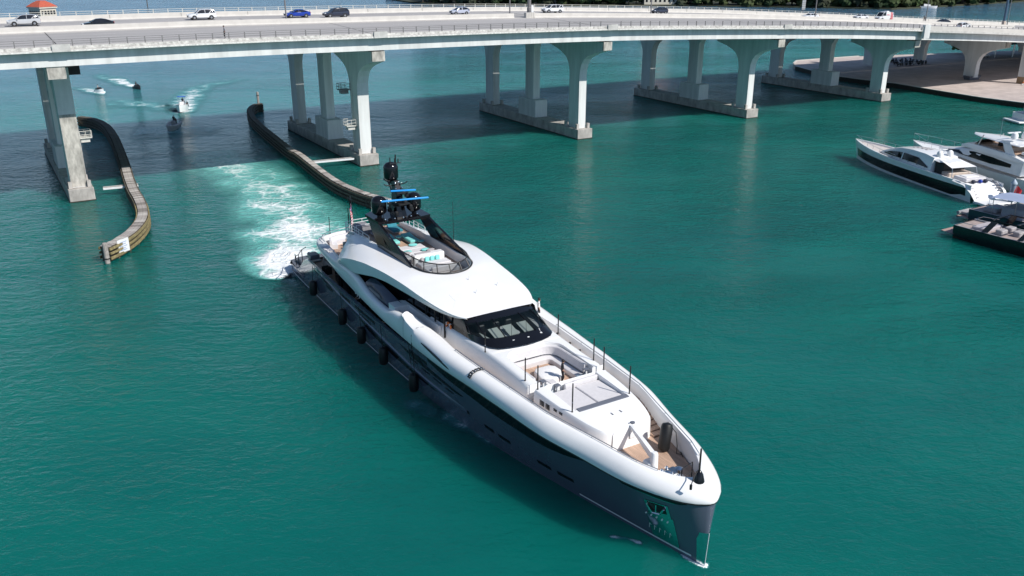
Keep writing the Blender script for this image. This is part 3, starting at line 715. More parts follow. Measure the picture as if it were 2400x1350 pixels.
mb = MB(); mb.tube([P(-1.0+.0, 4.2, 1.0), P(-1.6, 3.95, 1.0), P(-1.95, 3.35, 1.0), P(-2.1, 2.2, 1.0), P(-2.12, 0, 1.0), P(-2.1, -2.2, 1.0), P(-1.95, -3.35, 1.0), P(-1.6, -3.95, 1.0), P(-1, -4.2, 1.0)], .14, 8)
mb.build('platform_rim', BLACKM, yacht, True)
# stern stairs and garage door
for sd in (-1, 1):
    for i in range(7):
        MB().box(P(4.0+i*.32, sd*3.7, 1.25+i*.3), (.6, 1.3, .3+i*.02)).build('stern_step', SLATE, yacht)
sym_loft([[(3.0, 0, 1.15), (3.0, 3.0, 1.15)], [(3.9, 0, 2.6), (3.9, 3.0, 2.6)], [(5.6, 0, 3.4), (5.6, 3.0, 3.4)]], 'garage_door', SLATE)
for sd in (1, -1):
    MB().tube([P(-1.2, sd*3.6, 1.15), P(-1.0, sd*3.7, 2.0), P(.6, sd*4.1, 2.3), P(2.4, sd*4.35, 3.0), P(4.2, sd*4.5, 4.1), P(6.0, sd*4.6, 4.9)], .05, 6).build('stern_rail', BLACK, yacht, True)
    for s_, t_, z0, z1 in ((.6, 4.1, 1.2, 2.3), (2.4, 4.35, 1.5, 3.0), (4.2, 4.5, 2.5, 4.1)): MB().tube([P(s_, sd*t_, z0), P(s_, sd*t_, z1)], .04, 5).build('rail_post', BLACK, yacht)
    MB().bbox(P(.2, sd*3.0, 1.45), (1.6, 1.3, .55), .08).build('stern_locker', SLATE, yacht)
    MB().bbox(P(6.2, sd*3.9, 3.9), (1.2, 1.0, .5), .08).build('mooring_locker', SLATE, yacht)
    MB().lathe(P(5.0, sd*4.0, 3.5), [(.1, 0), (.1, .3), (.2, .38), (.05, .5)], 8).build('capstan', CHROME, yacht, True)
MB().tube([P(-2.0, -2.6, 1.15), P(-2.0, -2.6, 1.9), P(-2.0, 0, 1.9), P(-2.0, 2.6, 1.9), P(-2.0, 2.6, 1.15)], .035, 6).build('platform_rail', STEEL, yacht)
# bulwark: inner wall and cap of the grey hull, main deck
rows = []
for s in [5.2, 6, 7, 8]+[9+i for i in range(26)]:
    zt = f_zt(s); t = hull_t(s, zt); rows.append([(s, t, zt), (s, t-.28, zt+.02), (s, t-.3, 3.0)])
sym_loft(rows, 'main_bulwark', HULLM, sharp=30)
plate_poly([(4.8, 0), (4.8, 4.6), (8, 4.75), (14, 5.0), (24, 5.25), (36, 5.3), (36, 0)], 3.0, 3.12, 'main_deck', TEAK)
MB().prism([(12.5, -3.9), (14, -4.1), (34, -4.3), (34, 4.3), (14, 4.1), (12.5, 3.9)], 3.12, 5.2).build('main_saloon_glass', DGLASS, yacht)
mb = MB()
for i in range(9): mb.box((14.5+i*2.3, -4.25, 4.1), (.12, .12, 2.0)); mb.box((14.5+i*2.3, 4.25, 4.1), (.12, .12, 2.0))
mb.build('saloon_mullion', BLACKM, yacht)
# crease rail and boot stripe
CR = [(9.5, 3.72), (12.74, 3.72), (18.1, 3.38), (23.3, 3.1), (29.4, 2.7), (36.7, 2.25), (41.5, 2.2)]
fc = pchip(CR)
for sd in (1, -1):
    rows = []
    for i in range(40):
        s = 9.5+i*.82; z = fc(s); t = hull_t(s, z); w = .10*min(1, i/4, (39-i)/4)
        rows.append([P(s, sd*(t-.02), z+.16), P(s, sd*(t+w), z+.03), P(s, sd*(t+w*.8), z-.08), P(s, sd*(t-.02), z-.3)])
    MB().loft(rows, flip=sd < 0).build('rub_strake', HULLM, yacht, True)
    for a, b in ((-.6, 31.5), (52.5, 61.2)):
        rows = []; k = int((b-a)/.7)+1
        for i in range(k+1):
            s = a+(b-a)*i/k; rows.append([P(s, sd*(hull_t(s, .42)+.03), .42), P(s, sd*(hull_t(s, .28)+.03), .28)])
        MB().loft(rows).build('boot_stripe', WHITE2, yacht)
def hull_patch(name, m, up, lo, off=.02, sides=(1, -1), step=.35, parent=yacht, nz=3):
    fu, fl = pchip(up), pchip(lo); a, b = up[0][0], up[-1][0]; k = max(2, int((b-a)/step)); o = None
    for sd in sides:
        rows = []
        for i in range(k+1):
            s = a+(b-a)*i/k; rows.append([P(s, sd*(hull_t(s, z)+off), z) for z in [lerp(fu(s), fl(s), j/nz) for j in range(nz+1)]])
        o = MB().loft(rows, flip=sd < 0).build(name, m, parent, True)
    return o
hull_patch('hull_window', DGLASS, [(37.0, 4.93), (42, 4.93), (47, 4.9), (50, 4.86), (54.5, 4.64), (55.3, 4.6)], [(37.0, 4.62), (39, 4.3), (43.2, 3.95), (46, 3.75), (49.5, 3.75), (52.6, 3.95), (54.6, 4.4), (55.3, 4.58)])
hull_patch('hull_window', BLACK, [(21.8, 3.0), (23.5, 2.75), (30, 2.3), (36.5, 2.15), (38, 2.2)], [(21.8, 2.98), (23.5, 2.3), (30, 1.8), (36.5, 1.72), (38, 2.1)])
hull_patch('hull_window', BLACK, [(31.5, 3.95), (34, 3.95), (38, 3.75), (41.6, 3.45)], [(31.5, 3.92), (33.5, 3.6), (37, 3.45), (41.0, 3.3), (41.6, 3.42)])
for a, b, z in ((33.2, 34.6, 3.3), (35.2, 36.6, 3.18), (37.1, 38.4, 3.1), (38.9, 40.1, 3.02)):
    hull_patch('hull_slot', BLACK, [(a, z+.1), (b, z+.08)], [(a, z-.06), (b, z-.08)])
hull_patch('hull_slot', BLACK, [(8.8, 3.6), (11.5, 3.7)], [(8.8, 3.4), (11.5, 3.45)])
for a, b, z in ((12.4, 16.6, 3.35), (17.6, 20.2, 3.6), (21.5, 26.3, 3.75), (13.0, 15.0, 2.95), (22.3, 25.0, 3.2), (33.5, 36.6, 4.1)):
    hull_patch('hull_slot', BLACK, [(a, z+.14), (b, z+.2)], [(a, z-.1), (b, z-.12)])
for a, b, z in ((38.7, 39.9, 2.02), (40.5, 41.7, 2.0), (43.5, 44.6, 1.72), (45.1, 46.4, 1.66), (49.1, 50.4, 1.42), (51.0, 52.4, 1.42)):
    hull_patch('porthole', DGLASS, [(a, z+.17), (b, z+.17)], [(a, z-.15), (b, z-.15)])
hull_patch('bow_vent', BLACK, [(57.1, 4.38), (59.5, 4.36), (61.4, 4.36)], [(57.1, 4.34), (57.5, 4.12), (60.8, 4.14), (61.4, 4.32)], off=.03)
hull_patch('vent_trim', CHROME, [(57.5, 4.15), (60.8, 4.17)], [(57.5, 4.11), (60.8, 4.13)], off=.05)
hull_patch('anchor_plate', CHROME, [(58.5, 2.4), (60.4, 2.75)], [(58.0, .42), (59.95, .42)], off=.03)
ap = hull_patch('anchor_pocket', CHROME, [(58.75, 3.55), (60.3, 3.75)], [(58.5, 2.4), (60.4, 2.72)], off=.035)
for sd in (1, -1):
    t = hull_t(59.5, 3.2)
    mb = MB(); hull_patch('anchor_recess', BLACKM, [(58.95, 3.5), (60.1, 3.62)], [(58.8, 2.75), (60.15, 3.0)], off=.05, sides=(sd,))
    mb.tube([P(59.5, sd*(t+.12), 3.5), P(59.4, sd*(hull_t(59.4, 2.75)+.14), 2.75)], .07, 6)
    mb.tube([P(58.95, sd*(hull_t(58.95, 3.3)+.12), 3.3), P(59.2, sd*(hull_t(59.2, 2.8)+.16), 2.78), P(59.7, sd*(hull_t(59.7, 2.85)+.16), 2.85), P(60.05, sd*(hull_t(60.05, 3.4)+.12), 3.42)], .08, 6)
    mb.build('anchor', CHROME, yacht, True)
    mb = MB()
    for k in range(5): s = 58.55+k*.36; mb.box(P(s, sd*(hull_t(s, 2.3)+.07), 2.32), (.06, .08, .07)); mb.box(P(s-.05, sd*(hull_t(s, 1.4)+.045), 1.6), (.014, .02, 1.0))
    mb.build('plate_stud', WHITE2, yacht)
# polished stem
rows = []
for z in [0, .4, .9, 1.4, 1.9, 2.3, 2.42]:
    e = 62.0+.3*clamp(z/4.95); w = .16 if z < 2.3 else .06
    ss = [e+.03, e-.06, e-.16, e-.3, e-.3-w*1.2]
    rows.append([(s, hull_t(min(s, e-.001), z)+.025 if i else 0, z) for i, s in enumerate(ss)])
sym_loft(rows, 'stem_guard', CHROME)
MB().tube([P(62.03+.06*z/1.0, 0, z) for z in (0, .6, 1.2, 1.8, 2.4)], .022, 5).build('stem_glint', WHITE2, yacht)  # thin white tube stands in for the glint down the stem edge
# white belt: outer skin, rounded cap, inner skin
def belt_sections():
    K = BELT; n = len(K); sec = []
    fine = []
    for i in range(n-1):
        a, b = K[i], K[i+1]; L = math.hypot(a[0]-b[0], a[1]-b[1]); k = max(1, int(L/.5))
        for j in range(k): fine.append(i+j/k)
    fine.append(n-1)
    d = [0]
    for i in range(1, n): d.append(d[-1]+math.hypot(K[i][0]-K[i-1][0], K[i][1]-K[i-1][1]))
    F = [pchip([(d[i], K[i][c]) for i in range(n)]) for c in range(5)]
    for x in fine:
        i = int(x); D = d[i] if i == n-1 else lerp(d[i], d[i+1], x-i)
        s, t, zb, zt, w = [f(D) for f in F]
        e = .05; s1, t1 = F[0](D+e), F[1](D+e); s0, t0 = F[0](D-e), F[1](D-e)
        dx, dy = s1-s0, t1-t0; L = math.hypot(dx, dy) or 1
        nx, ny = dy/L, -dx/L                        # outward normal in (s, t)
        if D < .02: nx, ny = 1, 0
        if D > d[-1]-.02: nx, ny = -1, 0
        hgt = zt-zb
        sharp = 0.0 if s > 35 else 1.0
        pr = [(0, 0), (.05, .02), (.13, .22*hgt), (.12, .5*hgt), (lerp(-.02, .06, sharp), .74*hgt), (lerp(-.22, -.03, sharp)*min(1, w), .9*hgt), (-.45*w, .985*hgt), (-.75*w, hgt), (-w, hgt-.03), (-w-.03, hgt-.12), (-w-.06, -.25 if s > 52.5 else -.05)]
        ln = sstep(44, 53, s); q = min(1, w/1.15)
        pl_ = [(0, 0), (.03, .02), (.05, .2*hgt), (-.06, .45*hgt), (-.26*q, .68*hgt), (-.5*q, .85*hgt), (-.74*q, .95*hgt), (-.9*q, hgt), (-w, hgt-.02), (-w-.03, hgt-.12), pr[-1]]
        pr = [(lerp(p_[0], r_[0], ln), lerp(p_[1], r_[1], ln)) for p_, r_ in zip(pr, pl_)]
        pr = [(o, min(z, hgt) if z > 0 else z) for o, z in pr]
        row = []
        for o, z in pr:
            tt_ = t+ny*o
            row.append((s+nx*o, max(tt_, 0) if t > .01 else 0, zb+z if (o > -w-.05 or ln > .5) and z > -.2 else min(5.1, zb) + (z if z < -.1 else -.02)-(.2 if s > 52.5 else 0)))
        sec.append(row)
    return sec
sec = belt_sections()
sym_loft(sec, 'upper_bulwark', WHITE, sharp=45)
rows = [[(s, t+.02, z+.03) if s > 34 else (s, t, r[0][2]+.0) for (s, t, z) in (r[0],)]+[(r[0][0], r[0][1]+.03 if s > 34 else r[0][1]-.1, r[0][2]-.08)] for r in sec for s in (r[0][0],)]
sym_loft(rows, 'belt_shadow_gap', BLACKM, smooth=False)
# upper deck slab underside and teak decks
pts = [(5.6, 0), (5.7, 1.1), (6.1, 2.1), (6.8, 3.1), (8, 3.75), (10, 4.1), (15, 4.6), (20, 4.95), (26, 5.3), (34, 5.55), (39.5, 5.3), (43, 5.0), (46.6, 4.75), (51.1, 4.36), (51.15, 0)]
plate_poly(pts, 5.0, 5.12, 'upper_deck', WHITE)
plate_poly([(a-.02 if a > 40 else a+.02, max(0, b-.12)) for a, b in pts], 5.121, 5.16, 'upper_deck_teak', TEAK)
plate_poly([(51.0, 0), (51.0, 3.5), (53, 3.2), (55, 2.75), (57, 2.2), (59, 1.5), (60.2, .85), (60.65, .3), (60.68, 0)], 4.1, 4.42, 'bow_deck', TEAK)
# side steps down to the bow deck
for sd in (1, -1):
    for i in range(7):
        s = 51.2+i*.5; w = 1.0; tc_ = (2.85, 2.8, 2.7, 2.58, 2.45, 2.25, 2.05)[i]+.42
        MB().box(P(s+.25, sd*tc_, 5.04-i*.09), (.48, w, .10)).build('stair_tread', TEAK, yacht)
        MB().box(P(s+.50, sd*tc_, 4.95-i*.09), (.03, w, .14)).build('stair_riser', BLACKM, yacht)
# coachroof with the sunken lounge
f_co = pchip([(33.5, 3.75), (35.5, 3.56), (39, 3.28), (42.7, 3.06), (45.5, 3.02), (47.0, 3.08), (47.45, 2.95)])
f_cz = pchip([(33.5, 6.62), (40, 6.72), (43, 6.62), (47.45, 6.4)])
def lounge_in(s):
    if s < 42.3: return 0.0
    x = clamp((s-42.3)/1.3); return 2.35*math.sqrt(1-(1-x)**2)
rows = []
for s in [33.6+i*.35 for i in range(25)]+[42.3, 42.34, 42.42, 42.55, 42.75, 43, 43.3, 43.6, 44.2, 44.8, 45.4, 46, 46.6, 47.1, 47.38, 47.45]:
    o = f_co(s); z = f_cz(s); i = lounge_in(s); wl = 5.14
    rows.append([(s, o+.28, wl), (s, o+.1, z-.25), (s, o, z-.08), (s, o-.12, z), (s, lerp(o-.12, i, .5), z+.05*(1 if i == 0 else .3)), (s, i+.0, z+.07 if i == 0 else z+.02)])
sym_loft(rows, 'coachroof', WHITE, sharp=35)
rows = [[(s, lounge_in(s), f_cz(s)+.02), (s, lounge_in(s), 5.15)] for s in [42.3, 42.34, 42.42, 42.55, 42.75, 43, 43.3, 43.6, 44.2, 44.8, 45.4, 46, 46.6, 47.1, 47.45]]
sym_loft(rows, 'lounge_wall', WHITE)
for sd in (1, -1):
    MB().box(P(47.46, sd*2.7, 5.75), (.04, 1.0, 1.3)).build('coachroof_end', WHITE, yacht)
# forward block with the sunpad
f_fo = pchip([(48.0, 2.98), (50, 2.85), (51.6, 2.66), (53, 2.38), (54, 2.05), (54.45, 1.7), (54.6, 1.3)])
f_fz = pchip([(48.0, 6.32), (51.6, 6.1), (53, 5.98), (54.2, 5.85), (54.6, 5.78)])
rows = []
for s in [48.0, 48.05, 48.6, 49.2, 49.8, 50.4, 51, 51.5, 51.55, 52, 52.5, 53, 53.4, 53.8, 54.1, 54.3, 54.45, 54.55, 54.6]:
    o = f_fo(s); z = f_fz(s); pad = 48.04 < s < 51.52; zi = 5.62 if pad else z+.03
    rows.append([(s, o+.12, 4.3), (s, o+.05, z-.22), (s, o-.05, z-.05), (s, o-.18, z), (s, 2.12 if s < 51.6 else o-.5, z), (s, 2.1 if s < 51.6 else o-.6, zi), (s, 0, zi)])
sym_loft(rows, 'forward_deckhouse', WHITE, sharp=35)
sym_loft([[(54.6, 0, 5.81), (54.6, .7, 5.8), (54.6, 1.3, 5.75)], [(54.66, 0, 5.6), (54.66, .7, 5.6), (54.64, 1.38, 5.55)], [(54.75, 0, 4.3), (54.75, .7, 4.3), (54.7, 1.45, 4.3)]], 'deckhouse_front', WHITE)
sym_loft([[(48.0, 0, 5.66), (48.0, 2.12, 5.66), (48.0, 2.13, 6.3), (48.0, 3.0, 6.25)], [(47.98, 0, 5.1), (47.98, 2.12, 5.1), (47.98, 2.13, 5.1), (47.98, 3.1, 5.1)]], 'block_back', WHITE, smooth=False)
MB().box(P(54.78, -.1, 5.35), (.05, .45, .6)).build('deckhouse_hatch', WHITE2, yacht)
mb = MB().lathe(P(54.4, -.35, 5.86), [(.16, 0), (.16, .05), (.1, .07)], 14); mb.build('deck_hatch_ring', SLATE, yacht)
for s, t in ((53.0, .25), (53.0, -.45)): MB().box(P(s, t, f_fz(s)+.035), (.28, .09, .03)).build('deck_vent', SLATE, yacht)
# louvres in the starboard wall of the forward block
for k, (a, w) in enumerate(((48.7, .5), (49.35, .45), (50.2, .35), (50.75, .35))):
    for j in range(4 if k < 2 else 2):
        MB().box(P(a+w/2, f_fo(a+w/2)+.09, 5.85-.1*j), (w, .06, .035)).build('louvre', BLACKM, yacht)
# lounge furniture: teak floor, U-shaped sofa
plate_poly([(42.35, 0), (42.5, .9), (43.0, 1.8), (43.6, 2.3), (47.95, 2.3), (47.95, 0)], 5.165, 5.2, 'lounge_floor', TEAK)
def sofa_run(name, path, prof, m, parent):
    rows = []
    for i, (s, t) in enumerate(path):
        a = path[max(i-1, 0)]; b = path[min(i+1, len(path)-1)]; dx, dy = b[0]-a[0], b[1]-a[1]; L = math.hypot(dx, dy); nx, ny = dy/L, -dx/L
        rows.append([P(s-nx*o, t-ny*o, z) for o, z in prof])
    return MB().loft(rows, closed=True, cap0=True, cap1=True).build(name, m, parent, True, 35)
upath = []
for sd in (1,):
    pass
arc = [(43.6-1.22*math.cos(a), 1.12+1.15*math.sin(a)) for a in [k*math.pi/2/7 for k in range(8)]]
segs = [[(46.7, 2.27), (45.2, 2.27), (43.6, 2.27)], [p for p in reversed(arc)], [(42.38, 1.12), (42.38, 0)], [(42.38, 0), (42.38, -1.12)], [(s, -t) for s, t in arc], [(43.6, -2.27), (45.2, -2.27)], [(45.2, -2.27), (46.7, -2.27)]]
for sg in segs:
    sofa_run('sofa_back', sg, [(.02, 5.75), (.26, 5.75), (.2, 6.35), (.12, 6.42), (.02, 6.4)], CUSH, yacht)
    sofa_run('sofa_seat', sg, [(.24, 5.2), (.78, 5.2), (.82, 5.45), (.82, 5.58), (.76, 5.62), (.24, 5.64)], CUSH, yacht)
for sd in (1, -1):
    MB().bbox(P(47.1, sd*1.75, 5.45), (.7, 1.0, .55), .05).build('side_locker', BLUEGREY, yacht)
MB().bbox(P(48.1, 1.6, 5.5), (.7, 1.0, .55), .05).build('side_locker', BLUEGREY, yacht)
def lantern(s, t, z, label):
    g = onb('lantern', label, 'lantern', s, t, z)
    for x in (-.14, .14):
        for y in (-.14, .14): MB().box((x, y, .25), (.04, .04, .5)).build('frame_bar', SLATE, g)
    MB().box((0, 0, .52), (.36, .36, .06)).build('lid', SLATE, g); MB().box((0, 0, .02), (.36, .36, .05)).build('base', SLATE, g)
    MB().lathe((0, 0, .04), [(.09, 0), (.09, .32), (.02, .34)], 10).build('candle', WHITE2, g)
lantern(47.15, 1.75, 5.73, 'lantern on the blue-grey locker at the starboard end of the sofa')
lantern(47.15, -1.9, 5.73, 'lantern on the blue-grey locker at the port end of the sofa')
lantern(48.25, 1.3, 5.78, 'lantern on the locker beside the sunpad backrest')
def soft_poly(name, pts, z0, z1, m, parent, bv=.12):
    c = (sum(p[0] for p in pts)/len(pts), sum(p[1] for p in pts)/len(pts)); rows = []
    for z, k in ((z0, 1), (z1-bv, 1), (z1-bv*.3, .97), (z1, .9)): rows.append([(c[0]+(p[0]-c[0])*k, c[1]+(p[1]-c[1])*k, z) for p in pts])
    return MB().loft(rows, closed=True, cap0=True, cap1=True).build(name, m, parent, True, 50)
tb = onb('coffee_table', 'large white covered table in the foredeck lounge', 'table', 45.3, .05, 5.2)
soft_poly('cover', [(-1.15, .75), (-.8, 1.1), (.4, 1.1), (.9, .7), (.9, -.4), (.4, -.85), (-.8, -.7), (-1.15, -.4)], .0, .45, CUSHW, tb)
tb = onb('coffee_table', 'smaller white angular table nearest the sunpad', 'table', 46.5, .6, 5.2)
soft_poly('cover', [(-.65, .35), (-.3, .55), (.5, .45), (.6, 0), (.45, -.5), (-.45, -.5)], .0, .42, CUSHW, tb)
MB().box((.05, .0, .44), (.6, .5, .04)).build('tray', CUSH, tb)
# sunpad
for t0, t1 in ((-2.08, -.02), (.02, 2.08)):
    MB().bbox(P(49.9, (t0+t1)/2, 5.78), (2.9, t1-t0-.04, .32), .06).build('sunpad_cushion', CUSH, yacht)
    MB().bbox(P(48.25, (t0+t1)/2 if t0 < 0 else 0, 5.95), (.26, 2.0 if t0 < 0 else .02, .62), .06).build('sunpad_backrest', CUSH, yacht)
MB().bbox(P(48.28, -.6, 5.94), (.24, 2.7, .6), .06).build('sunpad_backrest', CUSH, yacht)
rows = []
for k in range(9):
    t = lerp(-2.05, 2.0, k/8); rows.append([P(51.42, t, 5.95), P(51.5, t, 6.2), P(51.86, t, 6.16), P(51.9, t, 6.0)])
MB().loft(rows, closed=True, cap0=True, cap1=True).build('folding_backrest', SLATE, yacht)
# light poles standing along the foredeck
def pole(s, t, z, h, label, r=.045, group='black poles standing on the yacht foredeck'):
    g = onb('deck_pole', label, 'pole', s, t, z, group=group)
    MB().lathe((0, 0, 0), [(r, 0), (r, h-.06), (r*.7, h)], 8).build('pole_shaft', BLACKM, g)
    MB().lathe((0, 0, 0), [(r*1.5, 0), (r*1.5, .05), (r*1.1, .07)], 8).build('foot', BLACKM, g)
    MB().lathe((0, 0, h*.32), [(r*1.1, 0), (r*1.1, .1)], 8).build('collar', SLATE, g)
    return g
for s, t, z, h, lb in ((41.65, 3.2, 6.6, 1.6, 'black pole beside the windscreen on the starboard side'), (41.6, -3.25, 6.6, 1.6, 'black pole beside the windscreen on the port side'), (46.75, 2.95, 6.4, 1.75, 'black pole on the starboard end of the lounge, aft of the gap'), (46.6, -2.95, 6.42, 1.75, 'black pole on the port end of the lounge, aft of the gap'),
                       (48.1, 2.8, 6.3, 1.8, 'black pole at the starboard aft corner of the sunpad block'), (48.0, -2.8, 6.3, 1.8, 'black pole at the port aft corner of the sunpad block'), (51.6, 2.4, 6.08, 2.1, 'black pole at the starboard forward corner of the sunpad'), (51.5, -2.35, 6.08, 2.1, 'black pole at the port forward corner of the sunpad')):
    pole(s, t, z, h, lb)
for s_, t_ in ((32.9, -.3), (35.2, .3), (34.6, -2.0)):
    MB().lathe(P(s_, t_, f_roof_z(s_, t_)), [(.13, -.05), (.11, .04), (.03, .08), (.03, .3), (.01, .34)], 10).build('roof_aerial', WHITE2, yacht)
for pts_ in ([(36.8, 3.3), (35.6, 2.4), (34.4, 2.35)], [(35.6, 2.4), (34.9, 1.5)]):
    MB().tube([P(s_, t_, f_roof_z(s_, t_)-.004) for s_, t_ in pts_], .014, 5).build('roof_seam', CUSH, yacht)
# wheelhouse: windscreen band, panes, mullions, interior
def arcpts(front, side, tmax, z, n=12, smin=39.2):
    return None
base = [(38.6, 3.22, 6.6), (39.8, 3.14, 6.72), (40.8, 3.0, 6.8), (41.6, 2.72, 6.84), (42.15, 2.2, 6.86), (42.45, 1.4, 6.88), (42.55, .6, 6.89), (42.56, 0, 6.89)]
topc = [(37.4, 3.2, 7.86), (37.9, 2.98, 7.9), (38.15, 2.75, 7.93), (38.25, 2.3, 7.97), (38.33, 1.7, 8.02), (38.38, 1.1, 8.05), (38.4, .5, 8.07), (38.4, 0, 8.07)]
def ws(k): return [(lerp(a[0], b[0], k), lerp(a[1], b[1], k), lerp(a[2], b[2], k)+.10*math.sin(math.pi*k)) for a, b in zip(base, topc)]
sym_loft([ws(0), ws(.12), ws(.27)], 'windscreen_cowl', BLACK, sharp=60)
sym_loft([ws(.27), ws(.45), ws(.62), ws(.80)], 'windscreen_glass', WSGLASS, sharp=60)
sym_loft([ws(.80), ws(.9), ws(1)], 'windscreen_top_band', BLACK, sharp=60)
for i in (1, 3, 5):
    for sd in (1, -1):
        pts_ = []
        for k in (.25, .45, .62, .82):
            r = ws(k)[i]; pts_.append(P(r[0], sd*r[1], r[2]+.02))
        MB().tube(pts_, .05, 5).build('windscreen_mullion', BLACK, yacht)
MB().prism([(37.0, -2.9), (41.2, -2.2), (41.8, -1.0), (41.8, 1.0), (41.2, 2.2), (37.0, 2.9)], 6.2, 6.78).build('dashboard', BLACKM, yacht)
for t in (-1.25, .05, 1.3):
    g = MB(); mm = Matrix.Translation(P(40.0, t, 7.06)) @ Matrix.Rotation(R(15), 4, 'Y')
    g.box((0, 0, 0), (1.25, .82, .05), m=mm); g.build('console_panel', mat('console_grey', (.55, .58, .52), .6, var=.05), yacht)
g = MB(); g.prism([(39.2, -2.35), (40.6, -2.55), (40.9, -2.1)], 7.0, 7.04); g.build('console_panel', bpy.data.materials['console_grey'], yacht)
for t in (-.5, .6, 1.9): MB().bbox(P(38.6, t, 7.05), (.5, .6, .7), .08).build('helm_seat', BLACKM, yacht)
for t0 in (.9, -.35, -1.6):
    r = ws(.24); base_ = Vector(P(41.95-abs(t0)*.15, t0, 7.02+.05))
    mb = MB(); mb.tube([base_, base_+Vector((-.45, .12, .17))], .035, 5); mb.box(base_, (.16, .16, .12)); mb.build('wiper_arm', WHITE2, yacht)
    MB().tube([base_+Vector((-.45, .12, .17)), base_+Vector((-1.5, .75, .62))], .02, 4).build('wiper_blade', BLACKM, yacht)
# black glass sides of the upper saloon
rows = []
for s, t, z1 in ((38.9, 3.2, 7.0), (38.4, 3.22, 7.88), (37, 3.3, 7.95), (35, 3.5, 7.98), (32, 3.62, 8.05), (28, 3.8, 8.0), (24, 3.95, 7.9), (21, 4.0, 7.5), (18, 4.0, 7.2), (14.7, 3.7, 7.2)):
    rows.append([(s, t+.06, 5.15), (s, t, 6.6), (s, t-.06, z1)])
sym_loft(rows, 'upper_saloon_glass', DGLASS)
mb = MB()
for s in (36.2, 34.6, 33.0, 30.5, 28, 25.5):
    for sd in (1, -1): mb.box(P(s, sd*3.72, 6.9), (.12, .1, 2.2))
mb.build('saloon_mullion', BLACKM, yacht)
# white inner wall beside the side stairs, side wedge, inner coachroof wall aft
for sd in (1, -1):
    MB().prism([P(29.2, sd*4.05, 0)[:2], P(33.6, sd*4.0, 0)[:2], P(35.6, sd*3.9, 0)[:2], P(35.6, sd*3.72, 0)[:2], P(29.2, sd*3.85, 0)[:2]], 5.15, 6.62).build('side_wall', WHITE, yacht)
    MB().prism([P(29.0, sd*5.25, 0)[:2], P(30.2, sd*5.25, 0)[:2], P(30.2, sd*4.0, 0)[:2], P(29.0, sd*4.0, 0)[:2]], 5.15, 6.6).build('cross_wall', WHITE, yacht)
    MB().prism([P(35.3, sd*5.1, 0)[:2], P(36.9, sd*4.7, 0)[:2], P(38.2, sd*4.45, 0)[:2], P(36.4, sd*4.35, 0)[:2], P(35.2, sd*4.5, 0)[:2]], 5.15, 5.75).build('side_wedge', WHITE, yacht)
    MB().box(P(32.6, sd*4.6, 5.18), (2.0, .9, .05)).build('stair_well', BLACKM, yacht)
    mb = MB(); mb.tube([P(32.0, sd*4.9, 5.2), P(32.0, sd*4.9, 6.0), P(33.0, sd*4.9, 6.0), P(33.0, sd*4.9, 5.2)], .03, 5); mb.tube([P(33.2, sd*4.2, 5.2), P(33.2, sd*4.2, 6.0), P(32.4, sd*4.2, 6.2)], .03, 5); mb.build('stair_handrail', CHROME, yacht, True)
    # blue-grey glass side panel in the arch opening
    rows = []
    for s, a, b in ((23.0, 6.28, 6.75), (24.2, 6.2, 7.05), (26, 6.15, 7.0), (28, 6.15, 6.75), (29.6, 6.3, 6.6), (30.0, 6.4, 6.5)):
        rows.append([P(s, sd*5.05, a-.3), P(s, sd*4.98, a), P(s, sd*4.7, lerp(a, b, .55)), P(s, sd*4.35, b)])
    MB().loft(rows, flip=sd < 0).build('side_glass_panel', BGLASS, yacht, True, 20)
    hose = [P(34.9, sd*4.9, 6.5), P(34.7, sd*5.45, 6.45), P(34.6, sd*5.84, 5.9), P(34.6, sd*5.86, 5.0), P(34.65, sd*5.78, 4.0), P(34.6, sd*5.7, 2.0)]
    if sd == 1: MB().tube(hose, .03, 5).build('hanging_hose', BLACKM, yacht, True)
    rows = [];
    for z_, ds in ((6.9, 0), (6.4, .05), (5.9, .1), (5.4, .12), (5.0, .15)):
        q = P(33.0+ds, sd*(5.74+{6.9: -.02, 6.4: .07, 5.9: .125, 5.4: .14, 5.0: .02}[z_]), z_); rows.append([(q[0]-.02, q[1], q[2]), (q[0]+.02, q[1], q[2])])
    MB().loft(rows).build('belt_seam', SLATE, yacht)
# slot in the belt and black boarding fitting
fw = [(36.6, 5.62), (37.2, 5.66), (39.2, 5.5), (40.6, 5.32)]
for sd in (1, -1):
    rows = []
    fo = pchip([(b[0], b[1]) for b in sorted(BELT, key=lambda q: q[0])[4:]])
    for s, zu, zl in ((36.3, 5.93, 5.9), (37.0, 5.90, 5.78), (38.5, 5.78, 5.6), (40.0, 5.6, 5.42), (40.6, 5.42, 5.38)):
        rows.append([P(s, sd*(fo(s)+.10), zu), P(s, sd*(fo(s)+.155), (zu+zl)/2), P(s, sd*(fo(s)+.155), zl)])
    MB().loft(rows, flip=sd < 0).build('belt_slot', BLACK, yacht)
f46 = fo(43.2)
mb = MB()
for ds in (-.15, .15): mb.tube([P(43.2+ds, f46-1.1, 6.22), P(43.2+ds, f46-.6, 6.24), P(43.2+ds, f46-.15, 6.1), P(43.2+ds, f46+.12, 5.75)], .035, 5)
for k in range(7):
    q = [(f46-1.0, 6.23), (f46-.75, 6.25), (f46-.5, 6.23), (f46-.28, 6.18), (f46-.1, 6.08), (f46+.02, 5.95), (f46+.1, 5.8)][k]; mb.box(P(43.2, q[0], q[1]), (.36, .07, .04))
mb.build('boarding_fitting', BLACKM, yacht)
